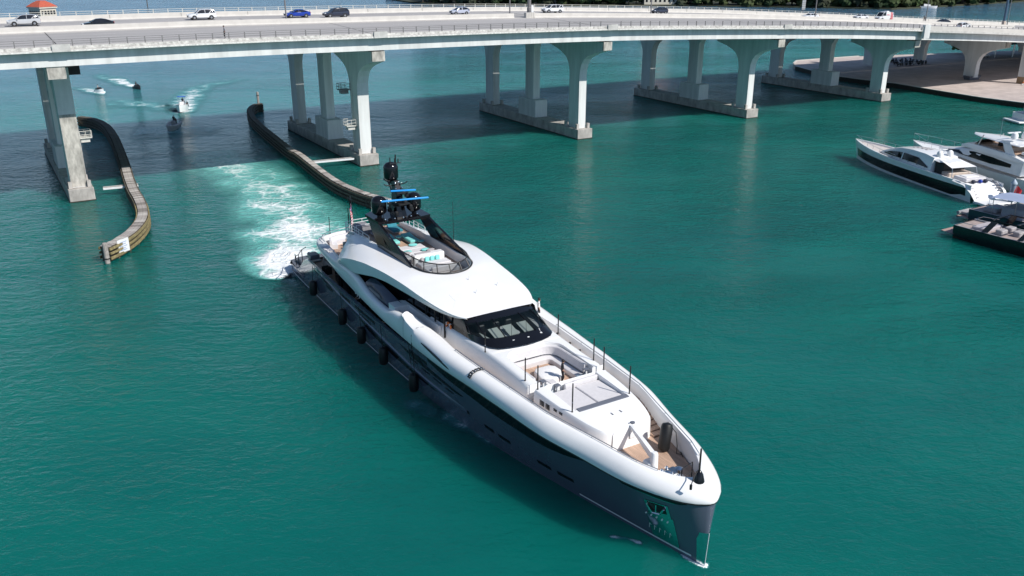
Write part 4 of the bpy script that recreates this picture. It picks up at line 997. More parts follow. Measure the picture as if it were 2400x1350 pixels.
# ------------------------------------------------ roof
fS = [pchip([(i, q[c]) for i, q in enumerate(SHO)]) for c in range(3)]
fL = [pchip([(i, q[c]) for i, q in enumerate(LOW)]) for c in range(3)]
f_rc = pchip([(14, 8.55), (16, 8.72), (20, 8.92), (28, 9.02), (31, 8.98), (33, 8.8), (36, 8.42), (38.5, 8.07)])   # crown height
def cope(s):          # half-width of the sundeck opening
    if s > 31.2: return 0
    if s > 28.6: x = (s-28.6)/2.6; return 2.45*(1-x**2.6)**.55 if x < 1 else 0
    return lerp(2.75, 2.45, clamp((s-18)/10))
rows = []; NS = 44
for i in range(NS+1):
    x = i/NS*(len(SHO)-1); s, t, z = (f(x) for f in fS)
    si = s+(.12 if s > 37 else 0)
    ti = cope(si); zi = f_rc(si)
    if ti == 0: pass
    r = [(s, t, z)]
    for k in range(1, 9):
        a = k/8; r.append((lerp(s, si, a), lerp(t, ti, a), z+(zi-z)*math.sin(a*math.pi/2)))
    rows.append(r)
sym_loft(rows, 'roof', WHITE, sharp=60)
rows = []
for i in range(NS+1):
    x = i/NS*(len(SHO)-1); a = [f(x) for f in fS]; b = [f(x) for f in fL]
    rows.append([tuple(a), tuple(lerp(a[c], b[c], .5)+(.05 if c == 1 else 0) for c in range(3)), tuple(b), (b[0], b[1]-.25, b[2]+.02), (b[0], b[1]-1.0, b[2]+.1)])
sym_loft(rows, 'roof_fascia', WHITE, sharp=35)
# opening edge: coaming down to the sundeck floor
cs = [31.19, 31.1, 30.9, 30.5, 30.0, 29.4, 28.6, 27, 25, 23, 21, 19, 17, 15.5, 14.2]
rows = [[(s, cope(s)+.05, f_rc(s)+.0), (s-.05, cope(s), f_rc(s)+.06), (s-.1, max(0, cope(s)-.12), f_rc(s)+.04), (s-.1, max(0, cope(s)-.14), 8.0)] for s in cs]
sym_loft(rows, 'sundeck_coaming', WHITE)
plate_poly([(31.1, 0), (30.3, 1.5), (29.4, 2.2), (28.6, 2.4), (13.6, 2.7), (13.3, 2.2), (13.1, 0)], 8.05, 8.2, 'sundeck_floor', TEAK)
plate_poly([(18, 0), (18, 4.0), (15.5, 3.3), (13.8, 3.0), (13.1, 2.3), (13.0, 0)], 7.7, 8.04, 'sundeck_slab', WHITE)
# swooping side wings aft, from the sundeck corner down to the belt
rows = []
for s, t, z, zt_ in ((18.9, 5.2, 7.5, 8.78), (18.0, 4.95, 7.0, 8.75), (17.0, 4.5, 6.8, 8.65), (16.0, 3.95, 6.85, 8.5), (15.1, 3.5, 7.25, 8.4), (14.3, 3.15, 7.75, 8.35)):
    rows.append([(s+.6, t+.12, z-.35), (s+.1, t, z), (s, lerp(t, 2.9, .5), lerp(z, zt_, .7)), (s, 2.9, zt_), (s, 2.72, zt_-.02), (s, 2.7, 8.1)])
sym_loft(rows, 'aft_wing', WHITE, sharp=50)
rows = [[(16.2, 4.75, 6.35), (16.0, 4.1, 5.2)], [(17, 4.6, 6.8), (16.5, 4.2, 5.2)], [(18.5, 4.8, 7.1), (18, 4.4, 5.2)]]
sym_loft(rows, 'wing_web', WHITE)
MB().box((14.6, 0, 6.4), (.2, 7.2, 2.5)).build('aft_bulkhead', BEIGE, yacht)
for y in (-2.2, -.75, .75, 2.2): MB().box((14.47, y, 6.2), (.06, 1.2, 2.0)).build('aft_door', mat('door_glass_%d' % int(y*10), (.10, .09, .08), .1, var=.1), yacht)
# sundeck windscreen: black frame and panels
wsp = [(24.5, 2.66), (26.5, 2.6), (28.2, 2.5), (29.6, 2.2), (30.6, 1.45), (31.1, .5)]
wsp = wsp+[(s, -t) for s, t in reversed(wsp)]
def dense(w):
    out = []
    for i in range(len(w)-1):
        a = w[max(i-1, 0)]; b = w[i]; c = w[i+1]; d = w[min(i+2, len(w)-1)]
        for k in range(4):
            t = k/4; out.append(tuple(.5*((2*b[j])+(c[j]-a[j])*t+(2*a[j]-5*b[j]+4*c[j]-d[j])*t*t+(3*b[j]-a[j]-3*c[j]+d[j])*t**3) for j in (0, 1)))
    return out+[w[-1]]
wsp = dense(wsp)
lo_ = [P(s+.22, t*1.04, f_rc(s)+.07) for s, t in wsp]; hi_ = [P(s-.25, t*.93, f_rc(s)+.72) for s, t in wsp]
MB().tube(lo_, .06, 6).build('windbreak_sill', BLACKM, yacht, True); MB().tube(hi_, .05, 6).build('windbreak_rail', BLACKM, yacht, True)
for i in range(len(wsp)):
    if i % 4 == 0: MB().tube([lo_[i], hi_[i]], .05, 5).build('windbreak_post', BLACKM, yacht)
    if i % 4 == 0 and i < len(wsp)-1: MB().loft([[lo_[j], hi_[j]] for j in range(i, i+5)]).build('windbreak_pane', TINT, yacht)
# radar arch
for sd in (1, -1):
    def Q(s, z, t): return P(s, sd*t, z)
    outer = [(18.3, 11.0), (20.9, 11.0), (28.3, 9.25), (27.3, 9.05), (21.8, 8.85), (20.9, 8.9)]
    rows = []
    # aft strut, forward strut, foot sill: three tapered bars leave the open triangle
    def bar(a0, a1, b0, b1, nm, w=.16):
        r = []
        for (p, q) in ((a0, a1), (b0, b1)):
            t_ = lambda z: lerp(2.75, 2.45, clamp((z-9)/2))
            r.append([Q(p[0], p[1], t_(p[1])-w), Q(p[0], p[1], t_(p[1])+w*.4), Q(q[0], q[1], t_(q[1])+w*.4), Q(q[0], q[1], t_(q[1])-w)])
        MB().loft(r, closed=True, cap0=True, cap1=True).build(nm, BLACK, yacht)
    bar((18.3, 11.15), (20.9, 11.15), (21.5, 8.85), (23.9, 8.85), 'arch_strut')
    bar((19.6, 11.15), (21.3, 11.0), (25.2, 8.95), (28.4, 9.1), 'arch_strut')
    bar((21.8, 9.35), (21.9, 8.85), (27.6, 9.3), (27.6, 8.95), 'arch_sill')
    bar((20.4, 10.4), (20.6, 10.1), (24.2, 9.3), (24.4, 9.0), 'arch_web', .08)
MB().prism([P(18.2, 2.6, 0)[:2], P(17.6, 1.8, 0)[:2], P(17.6, -1.8, 0)[:2], P(18.2, -2.6, 0)[:2], P(21.3, -2.6, 0)[:2], P(21.5, -1.5, 0)[:2], P(21.5, 1.5, 0)[:2], P(21.3, 2.6, 0)[:2]], 10.95, 11.2).build('arch_platform', BLACK, yacht)
def dome(s, t, z, r, h, nm='satellite_dome'):
    prof = [(r*.55, 0), (r*.8, .12), (r, .3)]+[(r, h-r*.75)]+[(r*math.cos(a), h-r*.75+r*.75*math.sin(a)) for a in [k*math.pi/2/6 for k in range(1, 6)]]+[(.02, h)]
    MB().lathe(P(s, t, z), prof, 20).build(nm, BLACK, yacht, True, 50)
    MB().lathe(P(s, t, z-.25), [(r*.3, 0), (r*.3, .3)], 10).build('dome_foot', BLACKM, yacht)
dome(19.6, 1.75, 11.4, .70, 1.75); dome(20.0, -1.55, 11.4, .70, 1.75); dome(19.0, .15, 14.25, .68, 1.75)
mb = MB()
mb.loft([[P(19.0, .5, 11.1), P(20.8, .5, 11.1), P(20.8, -.5, 11.1), P(19.0, -.5, 11.1)], [P(19.3, .35, 12.4), P(20.4, .35, 12.4), P(20.4, -.35, 12.4), P(19.3, -.35, 12.4)], [P(19.3, .28, 13.6), P(20.3, .28, 13.6), P(20.3, -.28, 13.6), P(19.3, -.28, 13.6)], [P(19.1, .25, 14.4), P(19.9, .25, 14.4), P(19.9, -.25, 14.4), P(19.1, -.25, 14.4)]], closed=True, cap0=True, cap1=True)
mb.build('radar_mast', BLACK, yacht)
MB().tube([P(19.0, 0, 12.6), P(18.5, 0, 13.4), P(18.0, 0, 13.9), P(17.2, .1, 14.0)], .1, 6).build('mast_bracket', BLACKM, yacht, True)
for z, s in ((13.55, 20.6), (12.55, 20.9), (12.2, 20.0)): MB().box(P(s, 0, z), (1.2, 1.1, .1)).build('mast_shelf', BLACKM, yacht)
for sd in (1, -1):
    MB().tube([P(19.6, 0, 13.9), P(19.6, sd*1.0, 14.0), P(19.7, sd*1.15, 14.15)], .05, 5).build('mast_spreader', BLACKM, yacht, True)
mb = MB()
for (s, t, z) in ((20.2, .3, 14.2), (20.3, 0, 14.3), (20.3, -.3, 14.2), (20.3, .3, 13.7), (20.35, -.3, 13.75), (20.6, .5, 12.5), (21.4, 1.0, 11.28), (21.5, .2, 11.28), (21.4, -.6, 11.28), (21.0, -1.4, 11.28), (21.3, 1.9, 11.28), (19.0, .3, 13.2)): mb.lathe(P(s, t, z), [(.05, 0), (.09, .05), (.06, .14)], 8)
mb.build('mast_light', CHROME, yacht, True)
for (s, t, z) in ((20.8, -.5, 13.0), (21.4, -.6, 12.0), (20.9, -.9, 11.6), (19.7, .75, 11.5), (20.9, .6, 11.4)): MB().lathe(P(s, t, z), [(.1, 0), (.2, .08), (.2, .35), (.08, .45)], 10).build('camera_unit', BLACKM, yacht)
for s, t, z, L, a in ((21.0, -.1, 13.72, 1.15, 12), (21.2, -.15, 12.92, 2.2, 20)):
    o = MB().bbox((0, 0, 0), (2*L, .16, .13), .04).build('radar_scanner', CYANP, yacht); o.location = P(s, t, z); o.rotation_euler = (0, 0, R(a)-YH)
    MB().lathe(P(s, t, z-.35), [(.22, 0), (.22, .2), (.1, .3)], 10).build('scanner_motor', BLACKM, yacht)
mb = MB()
for t in (.35, -.1, -.45): mb.tube([P(19.4, t, 15.6 if t == .35 else 15.9), P(19.4, t, 16.4+.25*t)], .05, 5)
mb.tube([P(19.4, .4, 15.9), P(19.4, -.75, 15.9)], .045, 5); mb.tube([P(19.35, -.2, 14.3), P(19.4, -.2, 16.7)], .06, 5)
mb.build('aerial_frame', BLACKM, yacht)
def whip(s, t, z, h, label, r=.03):
    g = onb('whip_aerial', label, 'aerial', s, t, z)
    MB().lathe((0, 0, 0), [(r, 0), (r*.7, h)], 6).build('rod', BLACKM, g); MB().lathe((0, 0, 0), [(r*2.2, 0), (r*1.8, .25)], 6).build('socket', BLACKM, g)
whip(24.5, -3.3, 8.95, 4.1, 'thin whip aerial standing on the port side of the roof beside the arch')
whip(21.9, 2.3, 8.4, 4.2, 'thin whip aerial inside the starboard arch leg')
# sundeck railing aft
for t in (2.85, -2.85):
    ptsr = [(13.6, t), (14.6, t), (16, t), (18, t), (19.5, t)]
    for h in (.35, .7, 1.0):
        MB().tube([P(s, tt_, 8.3+h+(.15 if s > 15 else 0)) for s, tt_ in ptsr], .028, 5).build('sundeck_rail', WHITE2, yacht, True)
    for s, tt_ in ptsr+[(15.2, t), (17, t)]: MB().tube([P(s, tt_, 8.25), P(s, tt_, 9.32+(.13 if s > 15 else 0))], .035, 5).build('rail_post', WHITE2, yacht)
for h in (.35, .7, 1.0): MB().tube([P(13.6, 2.85, 8.3+h), P(13.3, 2.0, 8.3+h), P(13.2, 0, 8.3+h), P(13.3, -2.0, 8.3+h), P(13.6, -2.85, 8.3+h)], .028, 5).build('sundeck_rail', WHITE2, yacht, True)
for t in (-2, -1, 0, 1, 2): MB().tube([P(13.25, t, 8.2), P(13.25, t, 9.3)], .035, 5).build('rail_post', WHITE2, yacht)
# sundeck furniture
def lounger(s, t, rz, label, flat, m):
    g = onb('sun_lounger', label, 'sun lounger', s, t, 8.2, rz, 'sun loungers on the sundeck')
    MB().bbox((.0, 0, .18), (2.2, 1.0, .12), .03).build('base', CUSHG, g)
    MB().bbox((.38, 0, .34), (1.5, .96, .2), .06).build('seat_cushion', m, g)
    b = MB(); mm = Matrix.Translation((-.3, 0, .28)) @ Matrix.Rotation(R(8 if flat else 38), 4, 'Y') @ Matrix.Translation((-.38, 0, .08))
    b.box((0, 0, 0), (.85, .96, .18), m=mm); b.build('back_cushion', m, g)
    return g
lounger(15.5, -1.4, 0, 'dark teal lounger with raised back, aft by the port railing of the sundeck', False, TEALC)
lounger(16.4, .55, 0, 'dark teal lounger with raised back, aft and half behind the starboard arch leg', False, TEALC)
lounger(19.3, -1.35, 0, 'bright turquoise lounger lying flat on the port side of the sundeck', True, TURQ)
lounger(18.9, .45, 0, 'bright turquoise lounger lying flat on the starboard side of the sundeck', True, TURQ)
g = onb('side_table', 'small turquoise side table between the two flat loungers', 'table', 18.6, -.5, 8.2); MB().lathe((0, 0, 0), [(.28, .38), (.3, .42), (.3, .46), (.02, .47)], 14).build('table_top', TURQ, g); MB().lathe((0, 0, 0), [(.15, 0), (.05, .05), (.05, .38)], 8).build('stem', CUSHG, g)
g = onb('side_table', 'small turquoise side table forward of the port loungers', 'table', 20.9, -1.75, 8.2); MB().lathe((0, 0, 0), [(.28, .38), (.3, .42), (.3, .46), (.02, .47)], 14).build('table_top', TURQ, g); MB().lathe((0, 0, 0), [(.15, 0), (.05, .05), (.05, .38)], 8).build('stem', CUSHG, g)
pad = onb('sunbed', 'wide pale sunbed in the middle of the sundeck', 'sunbed', 23.2, .1, 8.2)
for i in range(3): MB().bbox((-1.15+i*1.12, 0, .22), (1.1, 3.0, .4), .06).build('mattress', CUSH, pad)
for (x, y, m_, lb, rz) in ((-1.45, -1.15, TURQ, 'turquoise cushion aft starboard corner of the sunbed', .2), (-1.35, .55, TURQ, 'turquoise cushion on the aft edge of the sunbed, port half', -.2), (.3, -.75, TURQ, 'turquoise cushion leaning on a grey one, starboard half of the sunbed', .2), (.45, .95, TURQ, 'turquoise cushion on the port forward part of the sunbed', -.1), (.55, -.95, CUSHG, 'grey cushion beside the starboard turquoise one on the sunbed', .2), (.75, 1.3, CUSHG, 'small grey cushion at the port edge of the sunbed', .1), (-1.4, -1.5, CUSHG, 'grey cushion at the aft starboard corner of the sunbed', 0)):
    w = pad.matrix_world
    g = MB(); q = YM @ Vector((23.2+x, -.1+y, 8.72)); g.loft([[(.3*math.cos(a)*k, .42*math.sin(a)*k, z) for a in [math.pi/4*j+.39 for j in range(8)]] for z, k in ((-.06, .6), (-.02, 1), (.05, 1), (.1, .6))], closed=True, cap0=True, cap1=True)
    o = g.build('cushion', m_, None, True, loc=q, rz=YH+rz); tag(o, lb, 'cushion', 'loose cushions on the sunbed')
bar = onb('bar_unit', 'white bar unit with a padded seat in front, forward on the sundeck', 'bar', 26.1, 0, 8.2)
MB().bbox((-.2, 0, .5), (.75, 2.9, 1.0), .05).build('cabinet', WHITE, bar)
MB().bbox((-.3, -.45, 1.02), (.35, 1.5, .08), .02).build('counter', CUSHG, bar)
MB().bbox((.75, .1, .22), (1.1, 2.9, .42), .06).build('seat', CUSH, bar)
MB().bbox((2.1, .1, .2), (1.4, 3.0, .36), .1).build('forward_sofa', CUSH, bar)
MB().bbox((2.7, .1, .45), (.3, 2.4, .5), .08).build('sofa_back', CUSH, bar)
for i in range(3):
    o = MB().bbox((0, 0, 0), (.18, .42, .38), .06).build('cushion', TURQ, None, True, loc=YM @ Vector((26.45, -.35+i*.5, 8.84)), rz=YH); tag(o, ('starboard', 'middle', 'port')[i]+' one of three square turquoise cushions on the bar seat', 'cushion', 'square cushions on the bar seat')
o = MB().bbox((0, 0, 0), (.22, .3, .42), .06).build('cushion', CUSHG, None, True, loc=YM @ Vector((26.5, -.85, 8.84)), rz=YH); tag(o, 'grey cushion at the starboard end of the bar seat', 'cushion')
# aft upper deck: dining set, rail, steps
g = onb('dining_table', 'teak dining table on the aft upper deck', 'table', 10.2, .2, 5.16); MB().bbox((0, 0, .74), (1.3, 2.6, .07), .02).build('table_top', TEAKW, g); MB().box((0, 0, .36), (.4, 1.2, .7)).build('pedestal', BEIGE, g)
for i, (x, y, a) in enumerate(((-1.0, -.8, 0), (-1.0, .0, 0), (-1.0, .8, 0), (1.0, -.8, math.pi), (1.0, 0, math.pi), (1.0, .8, math.pi))):
    q = YM @ Vector((10.2+x, -.2+y, 5.16)); g = thing('dining_chair', ('%s chair on the %s side of the aft dining table' % (('starboard', 'middle', 'port')[i % 3], 'aft' if i < 3 else 'forward')), 'chair', q, YH+a, 'chairs round the aft dining table')
    MB().bbox((0, 0, .42), (.5, .5, .1), .03).build('seat', CUSH, g); MB().bbox((-.24, 0, .7), (.07, .5, .5), .02).build('backrest', TEAKW, g)
    for sx in (-.2, .2):
        for sy in (-.2, .2): MB().box((sx, sy, .2), (.05, .05, .4)).build('leg', TEAKW, g)
sofa_run('aft_settee', [(8.8, 2.9), (7.4, 2.5), (6.9, 1.5), (6.7, 0), (6.9, -1.5), (7.4, -2.5), (8.8, -2.9)], [(.0, 5.16), (.8, 5.16), (.8, 5.55), (.25, 5.6), (.2, 6.0), (0, 6.0)], CUSH, yacht)
MB().tube([P(9.5, 3.7, 6.35), P(8, 3.5, 6.32), P(7, 2.95, 6.3), P(6.35, 2.1, 6.3), P(6.0, 1.1, 6.3), P(5.9, 0, 6.3), P(6.0, -1.1, 6.3), P(6.35, -2.1, 6.3), P(7, -2.95, 6.3), P(8, -3.5, 6.32), P(9.5, -3.7, 6.35)], .035, 6).build('aft_rail', STEEL, yacht, True)
for s, t in ((8, 3.5), (6.35, 2.1), (5.9, 0), (6.35, -2.1), (8, -3.5)): MB().tube([P(s, t, 5.95), P(s, t, 6.3)], .03, 5).build('rail_post', STEEL, yacht)
for sd in (1, -1):
    for i in range(4): MB().box(P(10.8+i*.55, sd*4.15, 6.2+.02*i), (.4, .7, .06)).build('step_pad', CUSH, yacht)
g = onb('covered_equipment', 'grey covered equipment with a rail frame aft of the arch', 'cover', 14.4, 1.5, 8.2)
MB().loft([[(-.8, -.8, 0), (.8, -.8, 0), (.8, .8, 0), (-.8, .8, 0)], [(-.7, -.7, .8), (.6, -.7, .8), (.6, .7, .8), (-.7, .7, .8)], [(-.4, -.3, 1.0), (.3, -.4, 1.0), (.3, .4, 1.0), (-.4, .4, 1.0)]], closed=True, cap0=True, cap1=True).build('cover_cloth', mat('grey_cover', (.22, .22, .24), .85, var=.25, scale=2, bump=.6, bscale=3), g, True, 30)
MB().tube([(.9, -.9, 0), (.9, -.9, 1.1), (.9, .9, 1.1), (.9, .9, 0)], .03, 5).build('rail_frame', WHITE2, g)
# main deck aft cockpit clutter
g = onb('cockpit_sofa', 'beige cockpit sofa with a dark throw on the aft main deck', 'sofa', 8.4, 2.0, 3.12); MB().bbox((0, 0, .25), (2.2, 2.6, .45), .06).build('seat', BEIGE, g); MB().bbox((-.9, 0, .6), (.35, 2.6, .5), .06).build('backrest', BEIGE, g); MB().bbox((.4, -.4, .52), (.9, .9, .12), .05).build('throw', TEALC, g)
g = onb('folded_chairs', 'dark folded chairs stacked by the starboard cockpit side', 'chairs', 11.0, 4.2, 3.12)
for i in range(3): MB().box((i*.5-.5, 0, .55+.05*i), (.08, .7, .9)).build('folded_frame', BLACKM, g); MB().box((i*.5-.4, 0, .3), (.35, .6, .06)).build('folded_seat', BEIGE, g)
# stern poles and flag
for s, t, z, h, lb in ((6.2, 1.9, 5.98, 1.9, 'thin black pole on the aft rail nearest the stern corner'), (5.9, -.4, 5.98, 1.9, 'thin black pole on the middle of the aft rail'), (13.3, 2.4, 8.1, 2.5, 'tall black pole by the grey covered equipment'), (8.2, -3.4, 6.0, 1.9, 'thin black pole on the port aft corner of the rail')):
    pole(s, t, z, h, lb, .04, 'black poles at the stern of the yacht')
fl = onb('ensign_staff', 'thick black flagstaff with a furled striped ensign at the stern', 'flag', 6.2, -.6, 5.74)
MB().lathe((0, 0, 0), [(.16, 0), (.13, 3.6), (.06, 4.0)], 10).build('staff', BLACK, fl)
STRW = mat('flag_white', (.7, .7, .7), .8, var=.05); STRR = mat('flag_red', (.5, .02, .05), .8, var=.1); STRB = mat('flag_blue', (.02, .03, .16), .8, var=.1)
def flag_pt(a, b):
    q = flag_pt0(a, b); return (q[0]*1.25, q[1]*1.25-.06, 3.3-(3.1-q[2])*1.25)
def flag_pt0(a, b):    # a across 0..1, b down 0..1 ; limp folds
    x = .12+.62*a*(.45+.35*b); y = .10*math.sin(a*9+b*2)*(.3+a)
    return (x*.75+.08*b, y-.1*a, 3.1-b*1.55-.95*a)
for k in range(13):
    a0, a1 = k/13, (k+1)/13
    rows = []
    for j in range(15): x = j/14; rows.append([flag_pt(x, a0), flag_pt(x, a1)])
    MB().loft(rows).build('flag_stripe', STRR if k % 2 == 0 else STRW, fl, True)
rows = [[tuple(Vector(flag_pt(x*.4, b))+Vector((.0, -.012, 0))) for b in (0, .18, .36, .54)] for x in [j/8 for j in range(9)]]
MB().loft(rows).build('canton', STRB, fl, True)
rows = [[tuple(Vector(flag_pt(x*.4, b))+Vector((.0, .012, 0))) for b in (0, .18, .36, .54)] for x in [j/8 for j in range(9)]]
MB().loft(rows).build('canton', STRB, fl, True)
mb = MB()
for i in range(6):
    for j in range(5): q = flag_pt(.03+.06*i, .05+.1*j); mb.box((q[0], q[1]-.02, q[2]), (.03, .012, .03)); mb.box((q[0], q[1]+.02, q[2]), (.03, .012, .03))
mb.build('star', STRW, fl)
# foredeck handrails on the bulwark
for sd in (1, -1):
    pr = [(b[0], b[1]-b[4]*.95, b[3]+.10) for b in BELT[6:13]]
    MB().tube([P(s, sd*t, z) for s, t, z in pr], .03, 6).build('bulwark_rail', STEEL, yacht, True)
    for s, t, z in pr: MB().tube([P(s, sd*t, z-.14), P(s, sd*t, z)], .025, 5).build('rail_stanchion', STEEL, yacht)
    for s in (40, 42, 43.5): 
        MB().lathe(P(s, sd*(fo(s)-1.33), 5.75), [(.1, -.05), (.1, .05)], 8, axis='y').build('fairlead', BLACKM, yacht)
# windlass, crane, bow gear
cr_ = onb('deck_crane', 'white folding crane lying over the starboard side of the bow deck', 'crane', 57.9, .75, 4.42)
MB().lathe((0, 0, 0), [(.36, 0), (.3, .15), (.24, .25), (.22, 1.3), (.17, 1.42), (.02, 1.44)], 16).build('column', WHITE, cr_, True)
MB().bbox((-.35, 0, .35), (.7, .75, .7), .1).build('base_housing', WHITE, cr_)
rows = []
for x, y, z, w, h in ((.1, 0, 1.0, .15, .48), (-1.4, .35, 1.2, .13, .42), (-2.9, .7, 1.38, .1, .24), (-3.3, .8, 1.42, .08, .12)):
    rows.append([(x, y-w, z-h/2), (x, y+w, z-h/2), (x, y+w, z+h/2), (x, y-w, z+h/2)])
MB().loft(rows, closed=True, cap0=True, cap1=True).build('boom', WHITE, cr_)
MB().tube([(-3.3, .8, 1.4), (-3.45, .83, 1.3), (-3.6, .86, 1.45)], .07, 6).build('hook', STEEL, cr_)
fd = onb('fender', 'big black fender leaning against the port bulwark on the bow deck', 'fender', 56.3, -1.35, 4.45)
mb = MB().lathe((0, 0, 0), [(.12, 0), (.32, .08), (.38, .25), (.38, 1.55), (.32, 1.74), (.12, 1.82)], 16); o = mb.build('fender_body', RUBBER, fd, True); o.rotation_euler = (R(-18), R(-12), 0)
MB().tube([(-.35, .55, 1.75), (.2, .8, 1.2), (.5, .7, .4), (.7, .5, .03), (.95, .7, .03), (.7, .85, .03), (1.2, .6, .03)], .03, 5).build('rope', BLACKM, fd, True)
wl = onb('anchor_windlass', 'shiny steel windlass gear at the front of the bow deck', 'windlass', 58.9, .1, 4.42)
for y in (-.45, .45):
    MB().lathe((0, y, 0), [(.3, 0), (.26, .12), (.16, .2), (.2, .45), (.26, .52), (.1, .6), (.02, .62)], 14).build('capstan', CHROME, wl, True)
    MB().tube([(.2, y, .2), (.8, y*.8, .2), (1.15, y*.7, .1)], .07, 6).build('chain', STEEL, wl, True)
MB().bbox((-.3, 0, .12), (.8, 1.3, .24), .04).build('base_plate', STEEL, wl)
for (x, y) in ((-.7, .1), (-.6, -.35), (-.1, 0), (.35, .2)): MB().lathe((x, y, 0), [(.08, 0), (.08, .22), (.14, .28), (.06, .38)], 10).build('bollard', CHROME, wl, True)
fr = onb('guard_frame', 'black tubular guard frame over the windlass', 'frame', 59.8, .0, 4.42)
MB().tube([(0, .55, 0), (0, .55, 1.35), (.25, -.5, 1.35), (.25, -.5, 0)], .035, 6).build('hoop', BLACKM, fr); MB().tube([(0, .55, .7), (.25, -.5, .7)], .03, 5).build('crossbar', BLACKM, fr)
js = onb('jack_staff', 'thick black jackstaff on a cone base at the bow tip', 'staff', 61.05, .1, 5.4)
MB().lathe((0, 0, 0), [(.36, -.02), (.34, .08), (.24, .45), (.14, .62), (.1, .66)], 16).build('cone_base', BLACK, js, True); MB().lathe((0, 0, .6), [(.06, 0), (.055, 1.5), (.02, 1.55)], 8).build('staff_rod', BLACKM, js)
MB().tube([(-.05, -.1, .65), (.3, -.75, .45), (.55, -1.1, .35)], .03, 5).build('arm', BLACKM, js); MB().lathe((.55, -1.1, .1), [(.08, 0), (.08, .3)], 8).build('lamp', BLACKM, js)
# lifebuoys
def buoy(s, t, z, rz, label):
    g = onb('lifebuoy', label, 'lifebuoy', s, t, z, rz); rows = []
    for i in range(21):
        a = 2*math.pi*i/20; rows.append([((.32+.09*math.cos(b))*math.cos(a), .07*math.sin(b), (.32+.09*math.cos(b))*math.sin(a)) for b in [k*math.pi/4 for k in range(8)]])
    MB().loft(rows, closed=True).build('ring', ORANGE, g, True)
    for a in (.8, 2.35, 3.9, 5.5): MB().box((.32*math.cos(a), 0, .32*math.sin(a)), (.1, .17, .22)).build('band', WHITE2, g)
buoy(36.3, 3.42, 6.7, R(90-86), 'orange lifebuoy on the starboard wall behind the windscreen')
buoy(36.4, -3.5, 6.7, 0, 'orange lifebuoy on the port wall behind the windscreen')
# fenders along the starboard side
for i, (s, lb) in enumerate(((9.25, 'black cylindrical fender nearest the stern'), (17.95, 'second black fender counted from the stern'), (22.85, 'third black fender counted from the stern'), (27.85, 'fourth black fender, under the man in dark clothes'), (33.7, 'black fender nearest the bow, lowest in the picture'))):
    zt = 2.2 - .05*i; t = hull_t(s, 1.3)+.44
    g = onb('fender', lb, 'fender', s, t, zt-1.5, group='fenders hung along the starboard hull')
    MB().lathe((0, 0, 0), [(.1, 0), (.33, .06), (.4, .2), (.4, 1.35), (.33, 1.52), (.1, 1.6)], 16).build('fender_body', RUBBER, g, True)
    ht = f_zt(s) if s < 33 else 5.1; dt = hull_t(s, ht)+.06-t
    MB().tube([(0, 0, 1.55), (0, -dt*.3, 1.9+(zt*0)), (0, -dt, ht-zt+1.5)], .022, 5).build('rope', BLACKM, g)
